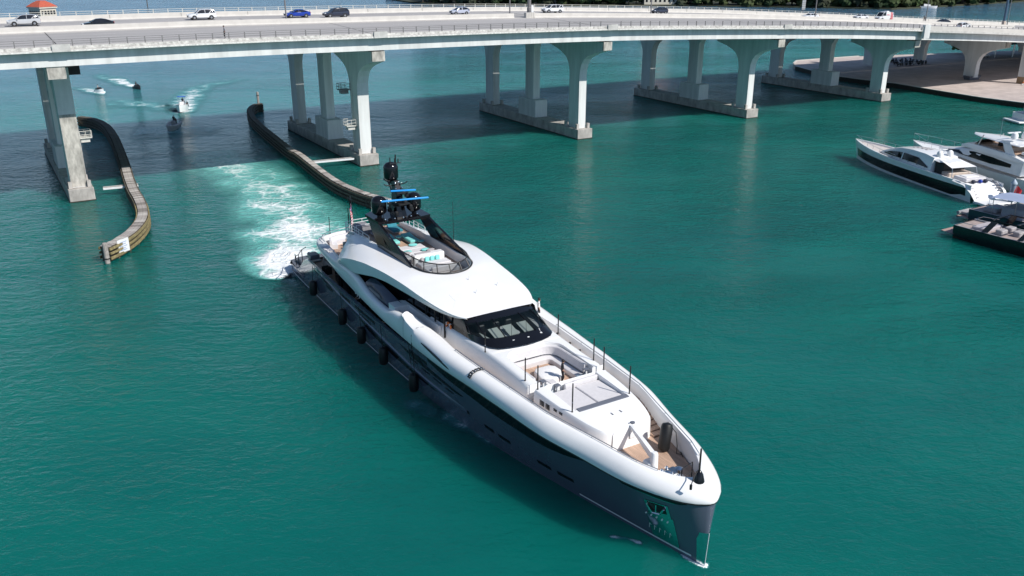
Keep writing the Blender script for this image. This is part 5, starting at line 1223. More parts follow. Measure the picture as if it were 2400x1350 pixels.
# ------------------------------------------------------------------ people
def person(label, loc, rz, joints, top, legs, hair=HAIRM, shoes=None, group=None, scale=1.0, arms_skin=True, parent_tag=True):
    """joints: dict of named points in metres (x forward, y left, z up)"""
    J = joints; seq = ['pelvis', 'belly', 'chest', 'neck', 'head', 'crown', 'shL', 'elL', 'haL', 'fiL', 'shR', 'elR', 'haR', 'fiR', 'hiL', 'knL', 'anL', 'toL', 'hiR', 'knR', 'anR', 'toR']
    rad = dict(pelvis=.155, belly=.135, chest=.16, neck=.06, head=.095, crown=.075, shL=.075, elL=.045, haL=.03, fiL=.032, shR=.075, elR=.045, haR=.03, fiR=.032, hiL=.10, knL=.065, anL=.045, toL=.04, hiR=.10, knR=.065, anR=.045, toR=.04)
    E_ = [('pelvis', 'belly'), ('belly', 'chest'), ('chest', 'neck'), ('neck', 'head'), ('head', 'crown'), ('chest', 'shL'), ('shL', 'elL'), ('elL', 'haL'), ('haL', 'fiL'), ('chest', 'shR'), ('shR', 'elR'), ('elR', 'haR'), ('haR', 'fiR'), ('pelvis', 'hiL'), ('hiL', 'knL'), ('knL', 'anL'), ('anL', 'toL'), ('pelvis', 'hiR'), ('hiR', 'knR'), ('knR', 'anR'), ('anR', 'toR')]
    root = thing('person', label, 'person', loc, rz, group)
    me = bpy.data.meshes.new('body'); me.from_pydata([tuple(Vector(J[k])*scale) for k in seq], [(seq.index(a), seq.index(b)) for a, b in E_], [])
    o = bpy.data.objects.new('body', me); C.objects.link(o)
    sk = o.modifiers.new('skin', 'SKIN'); sk.use_smooth_shade = True
    sv = me.skin_vertices[0].data
    for i, k in enumerate(seq): sv[i].radius = (rad[k]*scale,)*2; sv[i].use_root = (k == 'pelvis')
    sb = o.modifiers.new('sub', 'SUBSURF'); sb.levels = 1; sb.render_levels = 1
    dg = bpy.context.evaluated_depsgraph_get(); nm = bpy.data.meshes.new_from_object(o.evaluated_get(dg)); 
    o.modifiers.clear(); old = o.data; o.data = nm; bpy.data.meshes.remove(old); nm.name = 'body'
    nm.materials.clear()
    sh = shoes or BLACKM
    for m in (SKIN, top, legs, sh): nm.materials.append(m)
    V = {k: Vector(J[k])*scale for k in seq}
    def segd(p, a, b):
        ab = b-a; t = clamp((p-a).dot(ab)/max(ab.length_squared, 1e-9)); return (p-(a+ab*t)).length-0*t, t
    part = {('pelvis', 'belly'): 1, ('belly', 'chest'): 1, ('chest', 'neck'): 1, ('neck', 'head'): 0, ('head', 'crown'): 0, ('chest', 'shL'): 1, ('chest', 'shR'): 1, ('shL', 'elL'): 1, ('shR', 'elR'): 1, ('elL', 'haL'): 0 if arms_skin else 1, ('elR', 'haR'): 0 if arms_skin else 1, ('haL', 'fiL'): 0, ('haR', 'fiR'): 0, ('pelvis', 'hiL'): 2, ('pelvis', 'hiR'): 2, ('hiL', 'knL'): 2, ('hiR', 'knR'): 2, ('knL', 'anL'): 2, ('knR', 'anR'): 2, ('anL', 'toL'): 3, ('anR', 'toR'): 3}
    for p in nm.polygons:
        c = p.center; best = min(E_, key=lambda e: segd(c, V[e[0]], V[e[1]])[0]-.3*rad[e[0]]); p.material_index = part[best]
        p.use_smooth = True
    o.parent = root
    h = V['head']; cr = V['crown']; d = (cr-h).normalized()
    mb = MB(); q = d.to_track_quat('Z', 'Y').to_matrix().to_4x4(); mm = Matrix.Translation(h+d*.03*scale) @ q
    rows = [[tuple(mm @ Vector((r*math.cos(a)*scale, r*math.sin(a)*scale, z*scale))) for a in [k*math.pi/5 for k in range(10)]] for r, z in ((.105, .0), (.118, .05), (.11, .10), (.07, .145), (.01, .16))]
    mb.loft(rows, closed=True, cap1=True); mb.build('hair', hair, root, True)
    f = (V['toL']+V['toR']-V['anL']-V['anR']); f = Vector((f.x, f.y, 0)).normalized() if f.length > .01 else Vector((1, 0, 0))
    side = Vector((-f.y, f.x, 0)); up = d
    fm = MB()
    nose = h+f*.10*scale; fm.loft([[tuple(nose+side*.015+up*.03), tuple(nose-side*.015+up*.03), tuple(nose+f*.005+up*.035)], [tuple(nose+side*.02-up*.02), tuple(nose-side*.02-up*.02), tuple(nose+f*.03-up*.012)]], closed=True, cap0=True, cap1=True)
    fm.build('nose', SKIN, root)
    em = MB()
    for sgn in (-1, 1): em.box(tuple(h+f*.092*scale+side*.035*sgn+up*.03), (.02, .025, .014))
    em.box(tuple(h+f*.09*scale-up*.045), (.02, .05, .01)); em.build('eyes_and_mouth', HAIRM, root)
    if scale > .5:
        for k, s_ in (('L', 1), ('R', -1)):
            a = V['el'+k]; b = V['fi'+k]; dv = (b-a).normalized(); sd2 = dv.cross(Vector((0, 0, 1))) if abs(dv.z) < .9 else Vector((0, 1, 0)); sd2.normalize()
            mb = MB()
            for j in range(4): st = b+sd2*(-.03+.02*j); L = (.055, .068, .064, .05)[j]; mb.tube([st-dv*.02, st+dv*L*.5, st+dv*L*.9-Vector((0, 0, .015))], [.009, .009, .007], 5)
            st = b-dv*.04+sd2*.035; mb.tube([st, st+sd2*.03+dv*.02, st+sd2*.035+dv*.05], [.01, .01, .008], 5)
            mb.build('fingers', SKIN, root, True)
    return root
STAND = dict(pelvis=(0, 0, .95), belly=(0, 0, 1.12), chest=(.01, 0, 1.36), neck=(.02, 0, 1.52), head=(.04, 0, 1.64), crown=(.04, 0, 1.72), shL=(0, .2, 1.44), elL=(-.04, .27, 1.16), haL=(.05, .25, .92), fiL=(.08, .24, .84), shR=(0, -.2, 1.44), elR=(-.02, -.27, 1.16), haR=(.08, -.25, .93), fiR=(.11, -.24, .85),
             hiL=(0, .1, .88), knL=(.04, .11, .48), anL=(.0, .11, .08), toL=(.16, .12, .04), hiR=(0, -.1, .88), knR=(.1, -.11, .48), anR=(-.06, -.11, .08), toR=(.1, -.12, .04))
LEAN = dict(STAND, belly=(.12, 0, 1.12), chest=(.32, 0, 1.28), neck=(.44, 0, 1.36), head=(.54, 0, 1.44), crown=(.58, 0, 1.51), shL=(.34, .2, 1.3), elL=(.42, .26, 1.03), haL=(.6, .15, 1.0), fiL=(.67, .12, .99), shR=(.34, -.2, 1.3), elR=(.42, -.26, 1.03), haR=(.6, -.15, 1.0), fiR=(.67, -.12, .99))
SIT = dict(pelvis=(0, 0, .1), belly=(.0, 0, .28), chest=(.05, 0, .52), neck=(.09, 0, .68), head=(.12, 0, .8), crown=(.12, 0, .88), shL=(.05, .2, .6), elL=(.18, .27, .38), haL=(.42, .2, .42), fiL=(.5, .18, .43), shR=(.05, -.2, .6), elR=(.18, -.27, .38), haR=(.42, -.2, .42), fiR=(.5, -.18, .43),
           hiL=(.05, .12, .1), knL=(.45, .2, .08), anL=(.38, .24, -.33), toL=(.54, .25, -.36), hiR=(.05, -.12, .1), knR=(.45, -.2, .08), anR=(.38, -.24, -.33), toR=(.54, -.25, -.36))
BLK = mat('black_clothes', (.018, .018, .022), .85, var=.2, scale=6); WSH = mat('white_shirt', (.72, .72, .73), .8, var=.06, scale=5); NAVY = mat('navy_clothes', (.03, .035, .06), .85, var=.2, scale=6); GREYC = mat('grey_clothes', (.28, .29, .31), .85, var=.15, scale=6)
person('man in black shirt and dark shorts standing beside the white tables of the foredeck lounge', YW(46.35, -.42, 5.2), YH+R(60), dict(STAND, haR=(.16, -.22, 1.0), fiR=(.22, -.2, .95)), BLK, BLK, shoes=SKIN, arms_skin=True)
person('man in white shirt and dark trousers on the port side deck behind the windscreen', YW(36.7, -4.65, 5.76), YH+R(60), dict(STAND), WSH, BLK)
person('person in dark clothes leaning over the starboard bulwark below the white belt', YW(27.6, 4.62, 3.35), YH-R(90), dict(LEAN), NAVY, BLK)
person('person in a white shirt leaning over the starboard bulwark, nearer the stern', YW(21.2, 4.5, 3.35), YH-R(90), dict(LEAN), WSH, BLK, hair=WSH)
person('pedestrian in grey walking on the near pavement of the bridge', BW(22.0, -3.4, deckz(22, -3.4)), BA+math.pi, dict(STAND), GREYC, BLK)
# ------------------------------------------------------------------ cars
TYRE = mat('tyre', (.012, .012, .012), .8, var=.3, scale=10); RIM = mat('alloy_rim', (.5, .5, .52), .3, .8, var=.1, scale=10); CARG = mat('car_glass', (.012, .014, .018), .05, var=.1, scale=1, spec=.8)
HEADL = mat('headlight_glass', (.6, .62, .65), .15, var=.1, scale=20); TAILL = mat('tail_light', (.35, .01, .01), .3, var=.1, scale=20); TRIMB = mat('black_trim', (.015, .015, .016), .6, var=.2, scale=8)
CARS = dict(
    suv=(4.8, 1.93, [(-2.4, .55, 1.0, .80), (-2.36, .32, 1.12, .9), (-1.9, .3, 1.16, .95), (-.9, .28, 1.1, .965), (.4, .28, 1.08, .965), (1.15, .3, 1.04, .95), (1.9, .32, .96, .92), (2.25, .34, .86, .85), (2.4, .4, .72, .72)], [(-2.3, 1.14, .72), (-2.0, 1.62, .62), (-1.0, 1.74, .63), (.1, 1.70, .62), (.55, 1.55, .65), (1.2, 1.04, .75)], .36),
    sedan=(4.7, 1.85, [(-2.35, .55, .92, .78), (-2.3, .3, 1.0, .87), (-1.7, .27, 1.04, .92), (-.9, .25, .97, .925), (.4, .25, .95, .925), (1.1, .27, .92, .91), (1.8, .28, .82, .88), (2.2, .3, .72, .8), (2.35, .38, .6, .68)], [(-1.95, 1.0, .68), (-1.2, 1.32, .56), (-.5, 1.42, .56), (.2, 1.38, .56), (.5, 1.25, .6), (1.15, .93, .72)], .33),
    hatch=(3.95, 1.72, [(-1.97, .5, .92, .74), (-1.92, .3, 1.02, .82), (-1.5, .27, 1.02, .855), (-.7, .25, .97, .86), (.3, .25, .94, .86), (.95, .27, .92, .85), (1.5, .28, .84, .82), (1.85, .3, .72, .76), (1.97, .38, .6, .66)], [(-1.88, 1.0, .66), (-1.5, 1.38, .56), (-.7, 1.48, .56), (.1, 1.44, .56), (.4, 1.3, .6), (1.1, .92, .7)], .31),
    van=(5.6, 2.0, [(-2.8, .5, 1.4, .95), (-2.78, .4, 1.5, .98), (-1.5, .35, 1.45, 1.0), (.5, .33, 1.4, 1.0), (1.4, .34, 1.3, .98), (2.0, .36, 1.15, .95), (2.6, .4, 1.0, .88), (2.8, .5, .8, .76)], [(-2.77, 1.5, .95), (-2.74, 2.35, .84), (-1.5, 2.42, .84), (.6, 2.38, .84), (1.2, 2.2, .84), (2.1, 1.15, .88)], .38))
def car(kind, label, u, v, paint, rot=0.0, extra=None):
    L, W, body, cab, wr = CARS[kind]; z = deckz(u, v)+.02
    slope = math.atan2(f_B(u+2)-f_B(u-2), 4)
    t = thing('car' if kind != 'van' else 'delivery_van', label, 'car' if kind != 'van' else 'van', BW(u, v, z), BA+math.pi+rot)
    t.rotation_euler = (0, slope, BA+math.pi+rot)
    rows = []
    for x, zb, zt, hw in body:
        m = (zb+zt)/2
        rows.append([(x, -hw*.86, zb), (x, -hw*.98, zb+.12), (x, -hw, m), (x, -hw*.97, zt-.08), (x, -hw*.86, zt), (x, 0, zt+.03), (x, hw*.86, zt), (x, hw*.97, zt-.08), (x, hw, m), (x, hw*.98, zb+.12), (x, hw*.86, zb)])
    MB().loft(rows, closed=True, cap0=True, cap1=True).build('body', paint, t, True, 35)
    n = len(cab); rows = []
    def bz(x):
        xs = [b[0] for b in body]; i = max(0, min(len(xs)-2, sum(1 for q in xs if q <= x)-1)); k = (x-xs[i])/(xs[i+1]-xs[i]); return lerp(body[i][2], body[i+1][2], clamp(k)), lerp(body[i][3], body[i+1][3], clamp(k))
    full = kind in ('suv', 'van')
    rows = []
    for x, z1, hw in cab:
        z0, w0 = bz(x); z0 -= .05; rows.append([(x, -w0*.88, z0), (x, -lerp(w0*.88, hw, .5)-.02, lerp(z0, z1, .5)), (x, -hw, z1-.03), (x, 0, z1+.0), (x, hw, z1-.03), (x, lerp(w0*.88, hw, .5)+.02, lerp(z0, z1, .5)), (x, w0*.88, z0)])
    MB().loft(rows, cap0=True, cap1=True).build('windows', CARG, t, True, 30)
    rr = [(x, z1, hw) for x, z1, hw in cab[1:-1]]
    MB().loft([[(x, -hw-.02, z1-.05), (x, -hw*.8, z1+.02), (x, 0, z1+.045), (x, hw*.8, z1+.02), (x, hw+.02, z1-.05)] for x, z1, hw in rr]).build('roof', paint, t, True, 40)
    mb = MB()
    for sd in (-1, 1):
        def pt(i, k): x, z1, hw = cab[i]; z0, w0 = bz(x); return (x, sd*(lerp(w0*.88, hw, k)+.025), lerp(z0, z1-.03, k))
        mb.tube([pt(-1, .05), pt(-2, 1)], .045, 5); mb.tube([pt(0, .05), pt(1, 1)], .09 if full else .06, 5)
        xm = lerp(cab[2][0], cab[3][0], .5); z0, w0 = bz(xm); mb.tube([(xm, sd*w0*.9, z0), (xm, sd*(cab[2][2]+.02), cab[2][1]-.03)], .04, 5)
        if full: mb.tube([(cab[2][0]-.1, sd*bz(cab[2][0])[1]*.9, bz(cab[2][0])[0]), (cab[1][0]+.3, sd*(cab[1][2]+.03), cab[1][1]-.02)], .06, 5)
    mb.build('pillars', paint, t)
    if kind == 'van':
        for sd in (-1, 1): MB().loft([[(-2.74, sd*.955, 1.45), (-2.7, sd*.86, 2.36)], [(.3, sd*.955, 1.4), (.3, sd*.86, 2.36)]]).build('side_panel', paint, t)
        MB().loft([[(-2.80, -.93, 1.4), (-2.765, -.83, 2.36)], [(-2.80, .93, 1.4), (-2.765, .83, 2.36)]]).build('rear_panel', paint, t)
        for sd in (-1, 1):
            for x in (-2.5, -2.15, -1.8): MB().loft([[(x, sd*1.012, .5), (x+.03, sd*1.01, 1.3), (x+.05, sd*.99, 1.42), (x+.12, sd*.885, 2.36)], [(x+.22, sd*1.012, .5), (x+.25, sd*1.01, 1.3), (x+.27, sd*.99, 1.42), (x+.34, sd*.885, 2.36)]]).build('red_stripe', RED, t)
            MB().box((-.5, sd*.975, 1.65), (1.1, .02, .16)).build('side_lettering_bar', RED, t)
        MB().bbox((-.9, 0, 2.5), (1.0, .9, .25), .06).build('roof_unit', WHITE2, t)
    ax = (L*.30, -L*.30)
    for x in ax:
        for sd in (-1, 1):
            w = MB().lathe((0, 0, 0), [(wr*.55, -.11), (wr*.95, -.11), (wr, -.07), (wr, .07), (wr*.95, .11), (wr*.55, .11)], 16, axis='y').build('wheel', TYRE, t, True); w.location = (x, sd*(W/2-.12), wr)
            MB().lathe((0, 0, 0), [(wr*.62, -.115), (wr*.2, -.13), (.01, -.13)], 14, cap0=False, axis='y').build('rim', RIM, w) if sd > 0 else MB().lathe((0, 0, 0), [(.01, .13), (wr*.2, .13), (wr*.62, .115)], 14, cap1=False, axis='y').build('rim', RIM, w)
            MB().lathe((x, sd*(W/2-.02), wr+.02), [(wr*1.12, -.02), (wr*1.12, .02)], 16, axis='y').build('wheel_arch', TRIMB, t)
    for sd in (-1, 1):
        MB().bbox((L/2-.13, sd*W*.33, body[-3][2]-.13), (.28, .38, .15), .03).build('headlight', HEADL, t)
        MB().bbox((-L/2+.06, sd*W*.38, .88 if kind != 'van' else 1.1), (.12, .3, .2 if kind != 'van' else .45), .02).build('tail_light', TAILL, t)
        MB().bbox((.95 if kind != 'van' else 1.6, sd*(W/2+.06), 1.05 if kind != 'van' else 1.35), (.14, .2, .14), .03).build('door_mirror', paint, t)
    MB().bbox((L/2-.05, 0, .58), (.12, W*.5, .26), .03).build('grille', TRIMB, t)
    MB().box((0, 0, .33), (L*.82, W*.96, .12)).build('sill', TRIMB, t)
    return t
def paint(nm, c, r=.22): return mat(nm, c, r, .1, var=.05, scale=.8, coat=.6)
SILV = paint('silver_paint', (.50, .51, .53)); PBLK = paint('black_paint', (.008, .009, .013)); PWHT = paint('white_car_paint', (.75, .76, .78)); PBLU = paint('blue_paint', (.01, .04, .32)); PDRK = paint('dark_blue_paint', (.03, .035, .06)); PSB = paint('pale_blue_paint', (.45, .48, .58))
car('suv', 'silver SUV at the far left of the bridge', -1.8, 27.6, SILV)
car('sedan', 'low black saloon right of the silver SUV, mostly hidden by the median', 8.0, 19.0, PBLK)
car('suv', 'white SUV alone above the walking person', 26.0, 28.0, PWHT)
car('sedan', 'bright blue saloon just right of a lamp post', 43.0, 27.6, PBLU)
car('suv', 'black SUV directly behind the blue car', 49.7, 25.5, PDRK)
car('hatch', 'pale silver hatchback in front of the dark trees', 75.6, 25.5, PSB)
car('suv', 'large white SUV with black windows right of the thick sign pole', 99.5, 28.0, PWHT)
car('hatch', 'dark blue hatchback behind a lamp post', 129.0, 27.6, PDRK)
car('sedan', 'low white car half hidden by the median near the tall sign', 171.0, 20.0, PWHT)
car('sedan', 'white car just ahead of the delivery van', 199.5, 27.6, PWHT)
car('van', 'white delivery van with red stripes at its rear', 205.0, 24.5, PWHT)
car('sedan', 'dark car of which only the roof shows, right of the van', 224.0, 19.5, PBLK)
car('hatch', 'white car on the near carriageway behind the solid parapet, far right', 210.0, 4.0, PWHT, rot=math.pi)
# cyclist
def cyclist(u, v, label):
    t = thing('bicycle', 'bicycle ridden along the far barrier at the right end of the bridge', 'bicycle', BW(u, v, deckz(u, v)), BA+math.pi)
    for x in (-.52, .52):
        rows = [[((.33+.02*math.cos(b))*math.cos(a)+x, .02*math.sin(b), .34+(.33+.02*math.cos(b))*math.sin(a)) for b in (0, 1.6, 3.1, 4.7)] for a in [2*math.pi*i/16 for i in range(17)]]
        MB().loft(rows, closed=True).build('wheel', TYRE, t)
    MB().tube([(-.52, 0, .34), (-.05, 0, .32), (.35, 0, .8), (-.2, 0, .82), (-.52, 0, .34)], .02, 5).build('frame', TRIMB, t); MB().tube([(.52, 0, .34), (.38, 0, .95), (.45, -.2, 1.0), (.45, .2, 1.0)], .018, 5).build('handlebar', TRIMB, t)
    MB().box((-.22, 0, .92), (.25, .14, .06)).build('saddle', TRIMB, t)
    person(label, BW(u, v, deckz(u, v)+.9), BA+math.pi, dict(SIT, chest=(.2, 0, .5), neck=(.3, 0, .6), head=(.36, 0, .72), crown=(.38, 0, .8), shL=(.22, .18, .52), shR=(.22, -.18, .52), elL=(.4, .22, .3), elR=(.4, -.22, .3), haL=(.62, .18, .12), haR=(.62, -.18, .12), fiL=(.68, .17, .1), fiR=(.68, -.17, .1), pelvis=(-.2, 0, .14), belly=(-.05, 0, .3), hiL=(-.18, .1, .1), hiR=(-.18, -.1, .1), knL=(.2, .12, .0), knR=(.15, -.12, -.15), anL=(.0, .12, -.4), anR=(.05, -.12, -.62), toL=(.15, .12, -.42), toR=(.2, -.12, -.64)), BLK, BLK)
cyclist(235.0, 33.0, 'cyclist in black riding on the bridge at the far right')
# ------------------------------------------------------------------ boats
def hull_rows(L, B, H, bow=1.0, n=22, flare=.35, tr=.9, zlow=-.4):
    rows = []
    for i in range(n+1):
        k = i/n; s = L*k; b = B/2*(tr+(1-tr)*min(1, k*3))*(1-max(0, (k-.45)/.55)**2.7); hz = H*(1+.25*bow*k*k)
        r = []
        for j in range(7):
            q = j/6; z = lerp(zlow, hz, q); w = b*(1-flare*(1-q)**1.5*(.4+.6*k)); r.append((s+(.035*L*q*max(0, k-.6)/.4 if k > .6 else 0), w, z))
        rows.append(r)
    return rows
def gen_hull(parent, L, B, H, m, stripe=None, deck=WHITE2, name='hull', **kw):
    rows = hull_rows(L, B, H, **kw); mb = MB().loft(rows); mb.mirror(); mb.build(name, m, parent, True, 50)
    tr_ = rows[0]; MB().loft([[(p[0], p[1], p[2]) for p in tr_], [(p[0], -p[1], p[2]) for p in tr_]]).build('transom', m, parent)
    dk = []
    for r in rows: p = r[-1]; dk.append([(p[0], p[1]-.06, p[2]-.12), (p[0], -p[1]+.06, p[2]-.12)])
    MB().loft(dk).build('deck', deck, parent)
    for sd in (1, -1):
        MB().loft([[(r[-1][0], sd*(r[-1][1]+.04), r[-1][2]+.05), (r[-1][0], sd*max(0, r[-1][1]-.18), r[-1][2]+.05), (r[-1][0], sd*max(0, r[-1][1]-.18), r[-1][2]-.15)] for r in rows]).build('gunwale', stripe or WHITE, parent)
    return rows
# jet skis
def jetski(x, y, rz, hullm, shirt, label, plabel):
    t = thing('jet_ski', label, 'jet ski', (x, y, 0.05), rz); t.rotation_euler = (0, R(-6), rz)
    gen_hull(t, 3.1, 1.15, .5, hullm, n=12)
    MB().loft([[(.3, -.25, .45), (.3, .25, .45), (.3, .2, .8), (.3, -.2, .8)], [(1.5, -.3, .5), (1.5, .3, .5), (1.5, .22, .85), (1.5, -.22, .85)], [(2.2, -.3, .55), (2.2, .3, .55), (2.2, .15, 1.0), (2.2, -.15, 1.0)], [(2.8, -.12, .6), (2.8, .12, .6), (2.8, .05, .7), (2.8, -.05, .7)]], closed=True, cap0=True, cap1=True).build('seat_and_cowl', BLACKM, t, True)
    MB().tube([(1.7, -.35, 1.05), (1.85, 0, 1.0), (1.7, .35, 1.05)], .035, 5).build('handlebar', BLACKM, t)
    person(plabel, (x+math.cos(rz)*1.0, y+math.sin(rz)*1.0, .95), rz, dict(SIT, chest=(.12, 0, .5), elL=(.3, .25, .35), elR=(.3, -.25, .35), haL=(.6, .3, .22), haR=(.6, -.3, .22), fiL=(.66, .28, .2), fiR=(.66, -.28, .2)), shirt, BLK)
jetski(-99.9, 238.2, R(-38), mat('dark_ski', (.03, .03, .035), .3, var=.1), BLK, 'dark jet ski throwing a long white spray, nearer the middle', 'rider in black sitting on the dark jet ski')
jetski(-107.5, 232.2, R(-28), WHITE, GREYC, 'white jet ski close to the leftmost bridge pier', 'rider in grey sitting on the white jet ski')
# T-top boat
tb = thing('centre_console_boat', 'white open boat with a bright blue canopy heading towards the camera', 'motor boat', (-75.8, 206.8, 0), R(-78)); tb.rotation_euler = (0, R(-5), R(-78))
gen_hull(tb, 7.4, 2.6, .95, WHITE, n=16)
MB().bbox((3.0, 0, 1.1), (1.0, 1.0, 1.1), .08).build('console', WHITE, tb); MB().bbox((1.9, 0, .95), (.5, 1.1, .7), .06).build('leaning_seat', CUSHG, tb)
MB().loft([[(2.0, -.9, 2.75), (4.1, -.85, 2.75), (4.1, .85, 2.75), (2.0, .9, 2.75)], [(2.0, -.85, 2.85), (4.0, -.8, 2.85), (4.0, .8, 2.85), (2.0, .85, 2.85)]], closed=True, cap0=True, cap1=True).build('canopy', mat('blue_canvas', (.02, .10, .42), .8, var=.1), tb)
for x in (2.3, 3.7):
    for y in (-.7, .7): MB().tube([(x, y*.8, .9), (x, y, 2.76)], .035, 5).build('canopy_post', STEEL, tb)
MB().bbox((.0, 0, 1.1), (.6, .5, 1.1), .12).build('outboard_motor', BLACKM, tb)
person('helmsman in dark clothes under the blue canopy', Vector((-75.8, 206.8, 0))+Matrix.Rotation(R(-78), 3, 'Z') @ Vector((2.2, .1, .95)), R(-78), dict(STAND), NAVY, BLK)
person('person in dark clothes sitting at the side of the blue-canopy boat', Vector((-75.8, 206.8, 0))+Matrix.Rotation(R(-78), 3, 'Z') @ Vector((2.6, 1.05, 1.0)), R(-60), dict(SIT), BLK, BLK)
# grey tender
gt = thing('inflatable_tender', 'grey rigid inflatable tender following the yacht through the channel', 'tender', (-69.9, 184.6, 0), R(-80))
gen_hull(gt, 6.3, 2.3, .55, mat('tender_grey', (.5, .46, .44), .6, var=.15), n=12)
tp = [(0, 1.1, .7), (2, 1.12, .7), (4, .95, .75), (5.4, .55, .85), (6.1, 0, .92), (5.4, -.55, .85), (4, -.95, .75), (2, -1.12, .7), (0, -1.1, .7)]
MB().tube(tp, .26, 10).build('inflated_tube', mat('tube_taupe', (.55, .49, .46), .7, var=.12), gt, True)
MB().bbox((2.2, 0, .95), (.8, .8, .9), .08).build('console', CUSHG, gt); MB().bbox((4.3, 0, .62), (1.4, 1.2, .3), .08).build('bow_cushion', CUSHG, gt); MB().bbox((-.1, 0, 1.0), (.5, .45, 1.0), .1).build('outboard_motor', BLACKM, gt)
person('driver in black standing at the console of the grey tender', Vector((-69.9, 184.6, 0))+Matrix.Rotation(R(-80), 3, 'Z') @ Vector((1.5, 0, .6)), R(-80), dict(STAND), BLK, BLK)
# marina yachts on the right
m1 = thing('moored_yacht', 'white moored yacht with a long black hull band and arched stern, nearest on the right', 'yacht', (68.6, 124.9, 0), R(105.5))
rows = hull_rows(30, 6.1, 2.5, n=30, flare=.3, tr=.92); mb = MB(); mb.loft(rows); mb.mirror(); mb.build('hull', WHITE, m1, True, 50)
for sd in (1, -1):
    r2 = []
    for i, r in enumerate(rows[1:]):
        zt = r[-1][2]; k = i/28
        a = lerp(.62, .5, k); hi = .80-.12*k
        def at(q):
            j = q*6; j0 = int(min(5, j)); f = j-j0; p, p2 = r[j0], r[j0+1]; return tuple(lerp(p[c], p2[c], f) for c in range(3))
        lo_k = .22 if i > 2 else [.6, .42, .3][i]; r2.append([(p[0], sd*(p[1]+.03), p[2]) for p in (at(lo_k+.08*k), at(.4), at(.6), at(hi))])
    MB().loft(r2[:-1], flip=sd < 0).build('black_hull_band', BLACK, m1, True)
dk = [[(r[-1][0], r[-1][1]-.1, r[-1][2]-.1), (r[-1][0], -r[-1][1]+.1, r[-1][2]-.1)] for r in rows[5:]]; MB().loft(dk).build('deck', mat('pale_deck', (.55, .50, .47), .7, var=.1, scale=2), m1)
for sd in (1, -1): MB().loft([[(r[-1][0], sd*(r[-1][1]+.05), r[-1][2]-.12), (r[-1][0], sd*(r[-1][1]+.04), r[-1][2]+.12), (r[-1][0], sd*max(0, r[-1][1]-.25), r[-1][2]+.12), (r[-1][0], sd*max(0, r[-1][1]-.3), r[-1][2]-.15)] for r in rows[2:]]).build('gunwale', WHITE, m1)
# stern slope, garage door and platform
MB().loft([[(-1.0, -2.6, .5), (-1.0, 2.6, .5)], [(-.2, -2.7, 1.3), (-.2, 2.7, 1.3)], [(1.4, -2.7, 2.2), (1.4, 2.7, 2.2)], [(4.6, -2.8, 2.45), (4.6, 2.8, 2.45)]]).build('stern_slope', WHITE, m1, True)
MB().bbox((-1.9, 0, .35), (2.4, 5.6, .3), .1).build('swim_platform', WHITE2, m1)
for sd in (1, -1):
    MB().loft([[(-1.2, sd*2.45, .6), (-1.2, sd*2.9, .5)], [(-.3, sd*2.5, 1.7), (-.3, sd*3.1, 1.5)], [(1.2, sd*2.6, 2.55), (1.2, sd*3.15, 2.3)], [(3.5, sd*2.8, 2.75), (3.5, sd*3.2, 2.45)]]).build('stern_arch', WHITE, m1, True)
    for i in range(5): MB().box((-.9+i*.42, sd*2.25, .95+i*.33), (.25, .45, .06)).build('stern_step', CUSHG, m1)
MB().bbox((3.6, 0, 2.65), (2.6, 3.6, .45), .1).build('stern_sunpad', CUSH, m1); MB().bbox((3.8, 0, 2.9), (1.5, 2.2, .12), .05).build('sunpad_inlay', CUSHW, m1)
for y in (-1.3, -.4, .8): MB().bbox((1.9, y, 2.55), (.6, .6, .4), .15).build('dark_cushion', NAVY if y != -.4 else PBLU, m1)
MB().bbox((6.4, 0, 2.7), (1.6, 4.0, .6), .1).build('cockpit_seating', BEIGE, m1)
def house(parent, secs, m, name, smooth=True, cap=True):
    """secs: (x, halfwidth_bottom, z_bottom, halfwidth_top, z_top)"""
    rows = [[(x, -w0, z0), (x, -lerp(w0, w1, .55)-.04, lerp(z0, z1, .6)), (x, -w1, z1), (x, 0, z1+.12), (x, w1, z1), (x, lerp(w0, w1, .55)+.04, lerp(z0, z1, .6)), (x, w0, z0)] for x, w0, z0, w1, z1 in secs]
    return MB().loft(rows, cap0=cap, cap1=cap).build(name, m, parent, smooth, 35)
house(m1, [(9.0, 2.6, 2.4, 2.1, 4.6), (11, 2.6, 2.5, 2.1, 4.85), (14, 2.55, 2.6, 2.0, 4.85), (17, 2.35, 2.7, 1.75, 4.55), (19.5, 2.1, 2.75, 1.35, 3.95), (22.2, 1.6, 2.85, .7, 3.1)], WHITE, 'superstructure')
for sd in (1, -1):
    MB().loft([[(9.6, sd*2.64, 2.95), (9.6, sd*2.58, 3.1)], [(12, sd*2.62, 3.1), (12, sd*2.38, 4.05)], [(15, sd*2.55, 3.1), (15, sd*2.28, 4.1)], [(17, sd*2.38, 3.1), (17, sd*2.08, 3.95)], [(19.2, sd*2.15, 3.05), (19.2, sd*1.82, 3.6)], [(20.9, sd*1.85, 3.02), (20.9, sd*1.75, 3.1)]], flip=sd < 0).build('side_window', DGLASS, m1)
    MB().loft([[(15.6, sd*2.56, 3.0), (15.6, sd*2.22, 4.25)], [(15.85, sd*2.55, 3.0), (15.85, sd*2.2, 4.25)]]).build('window_pillar', WHITE, m1)
house(m1, [(6.6, 1.3, 4.15, .9, 4.3), (8, 2.0, 4.15, 1.5, 4.45), (9.5, 2.1, 4.3, 1.7, 4.55), (11, 2.0, 4.4, 1.7, 4.62)], WHITE, 'hardtop')
MB().bbox((7.9, 0, 2.8), (1.8, 3.9, 2.4), .05).build('cockpit_opening', BLACKM, m1)
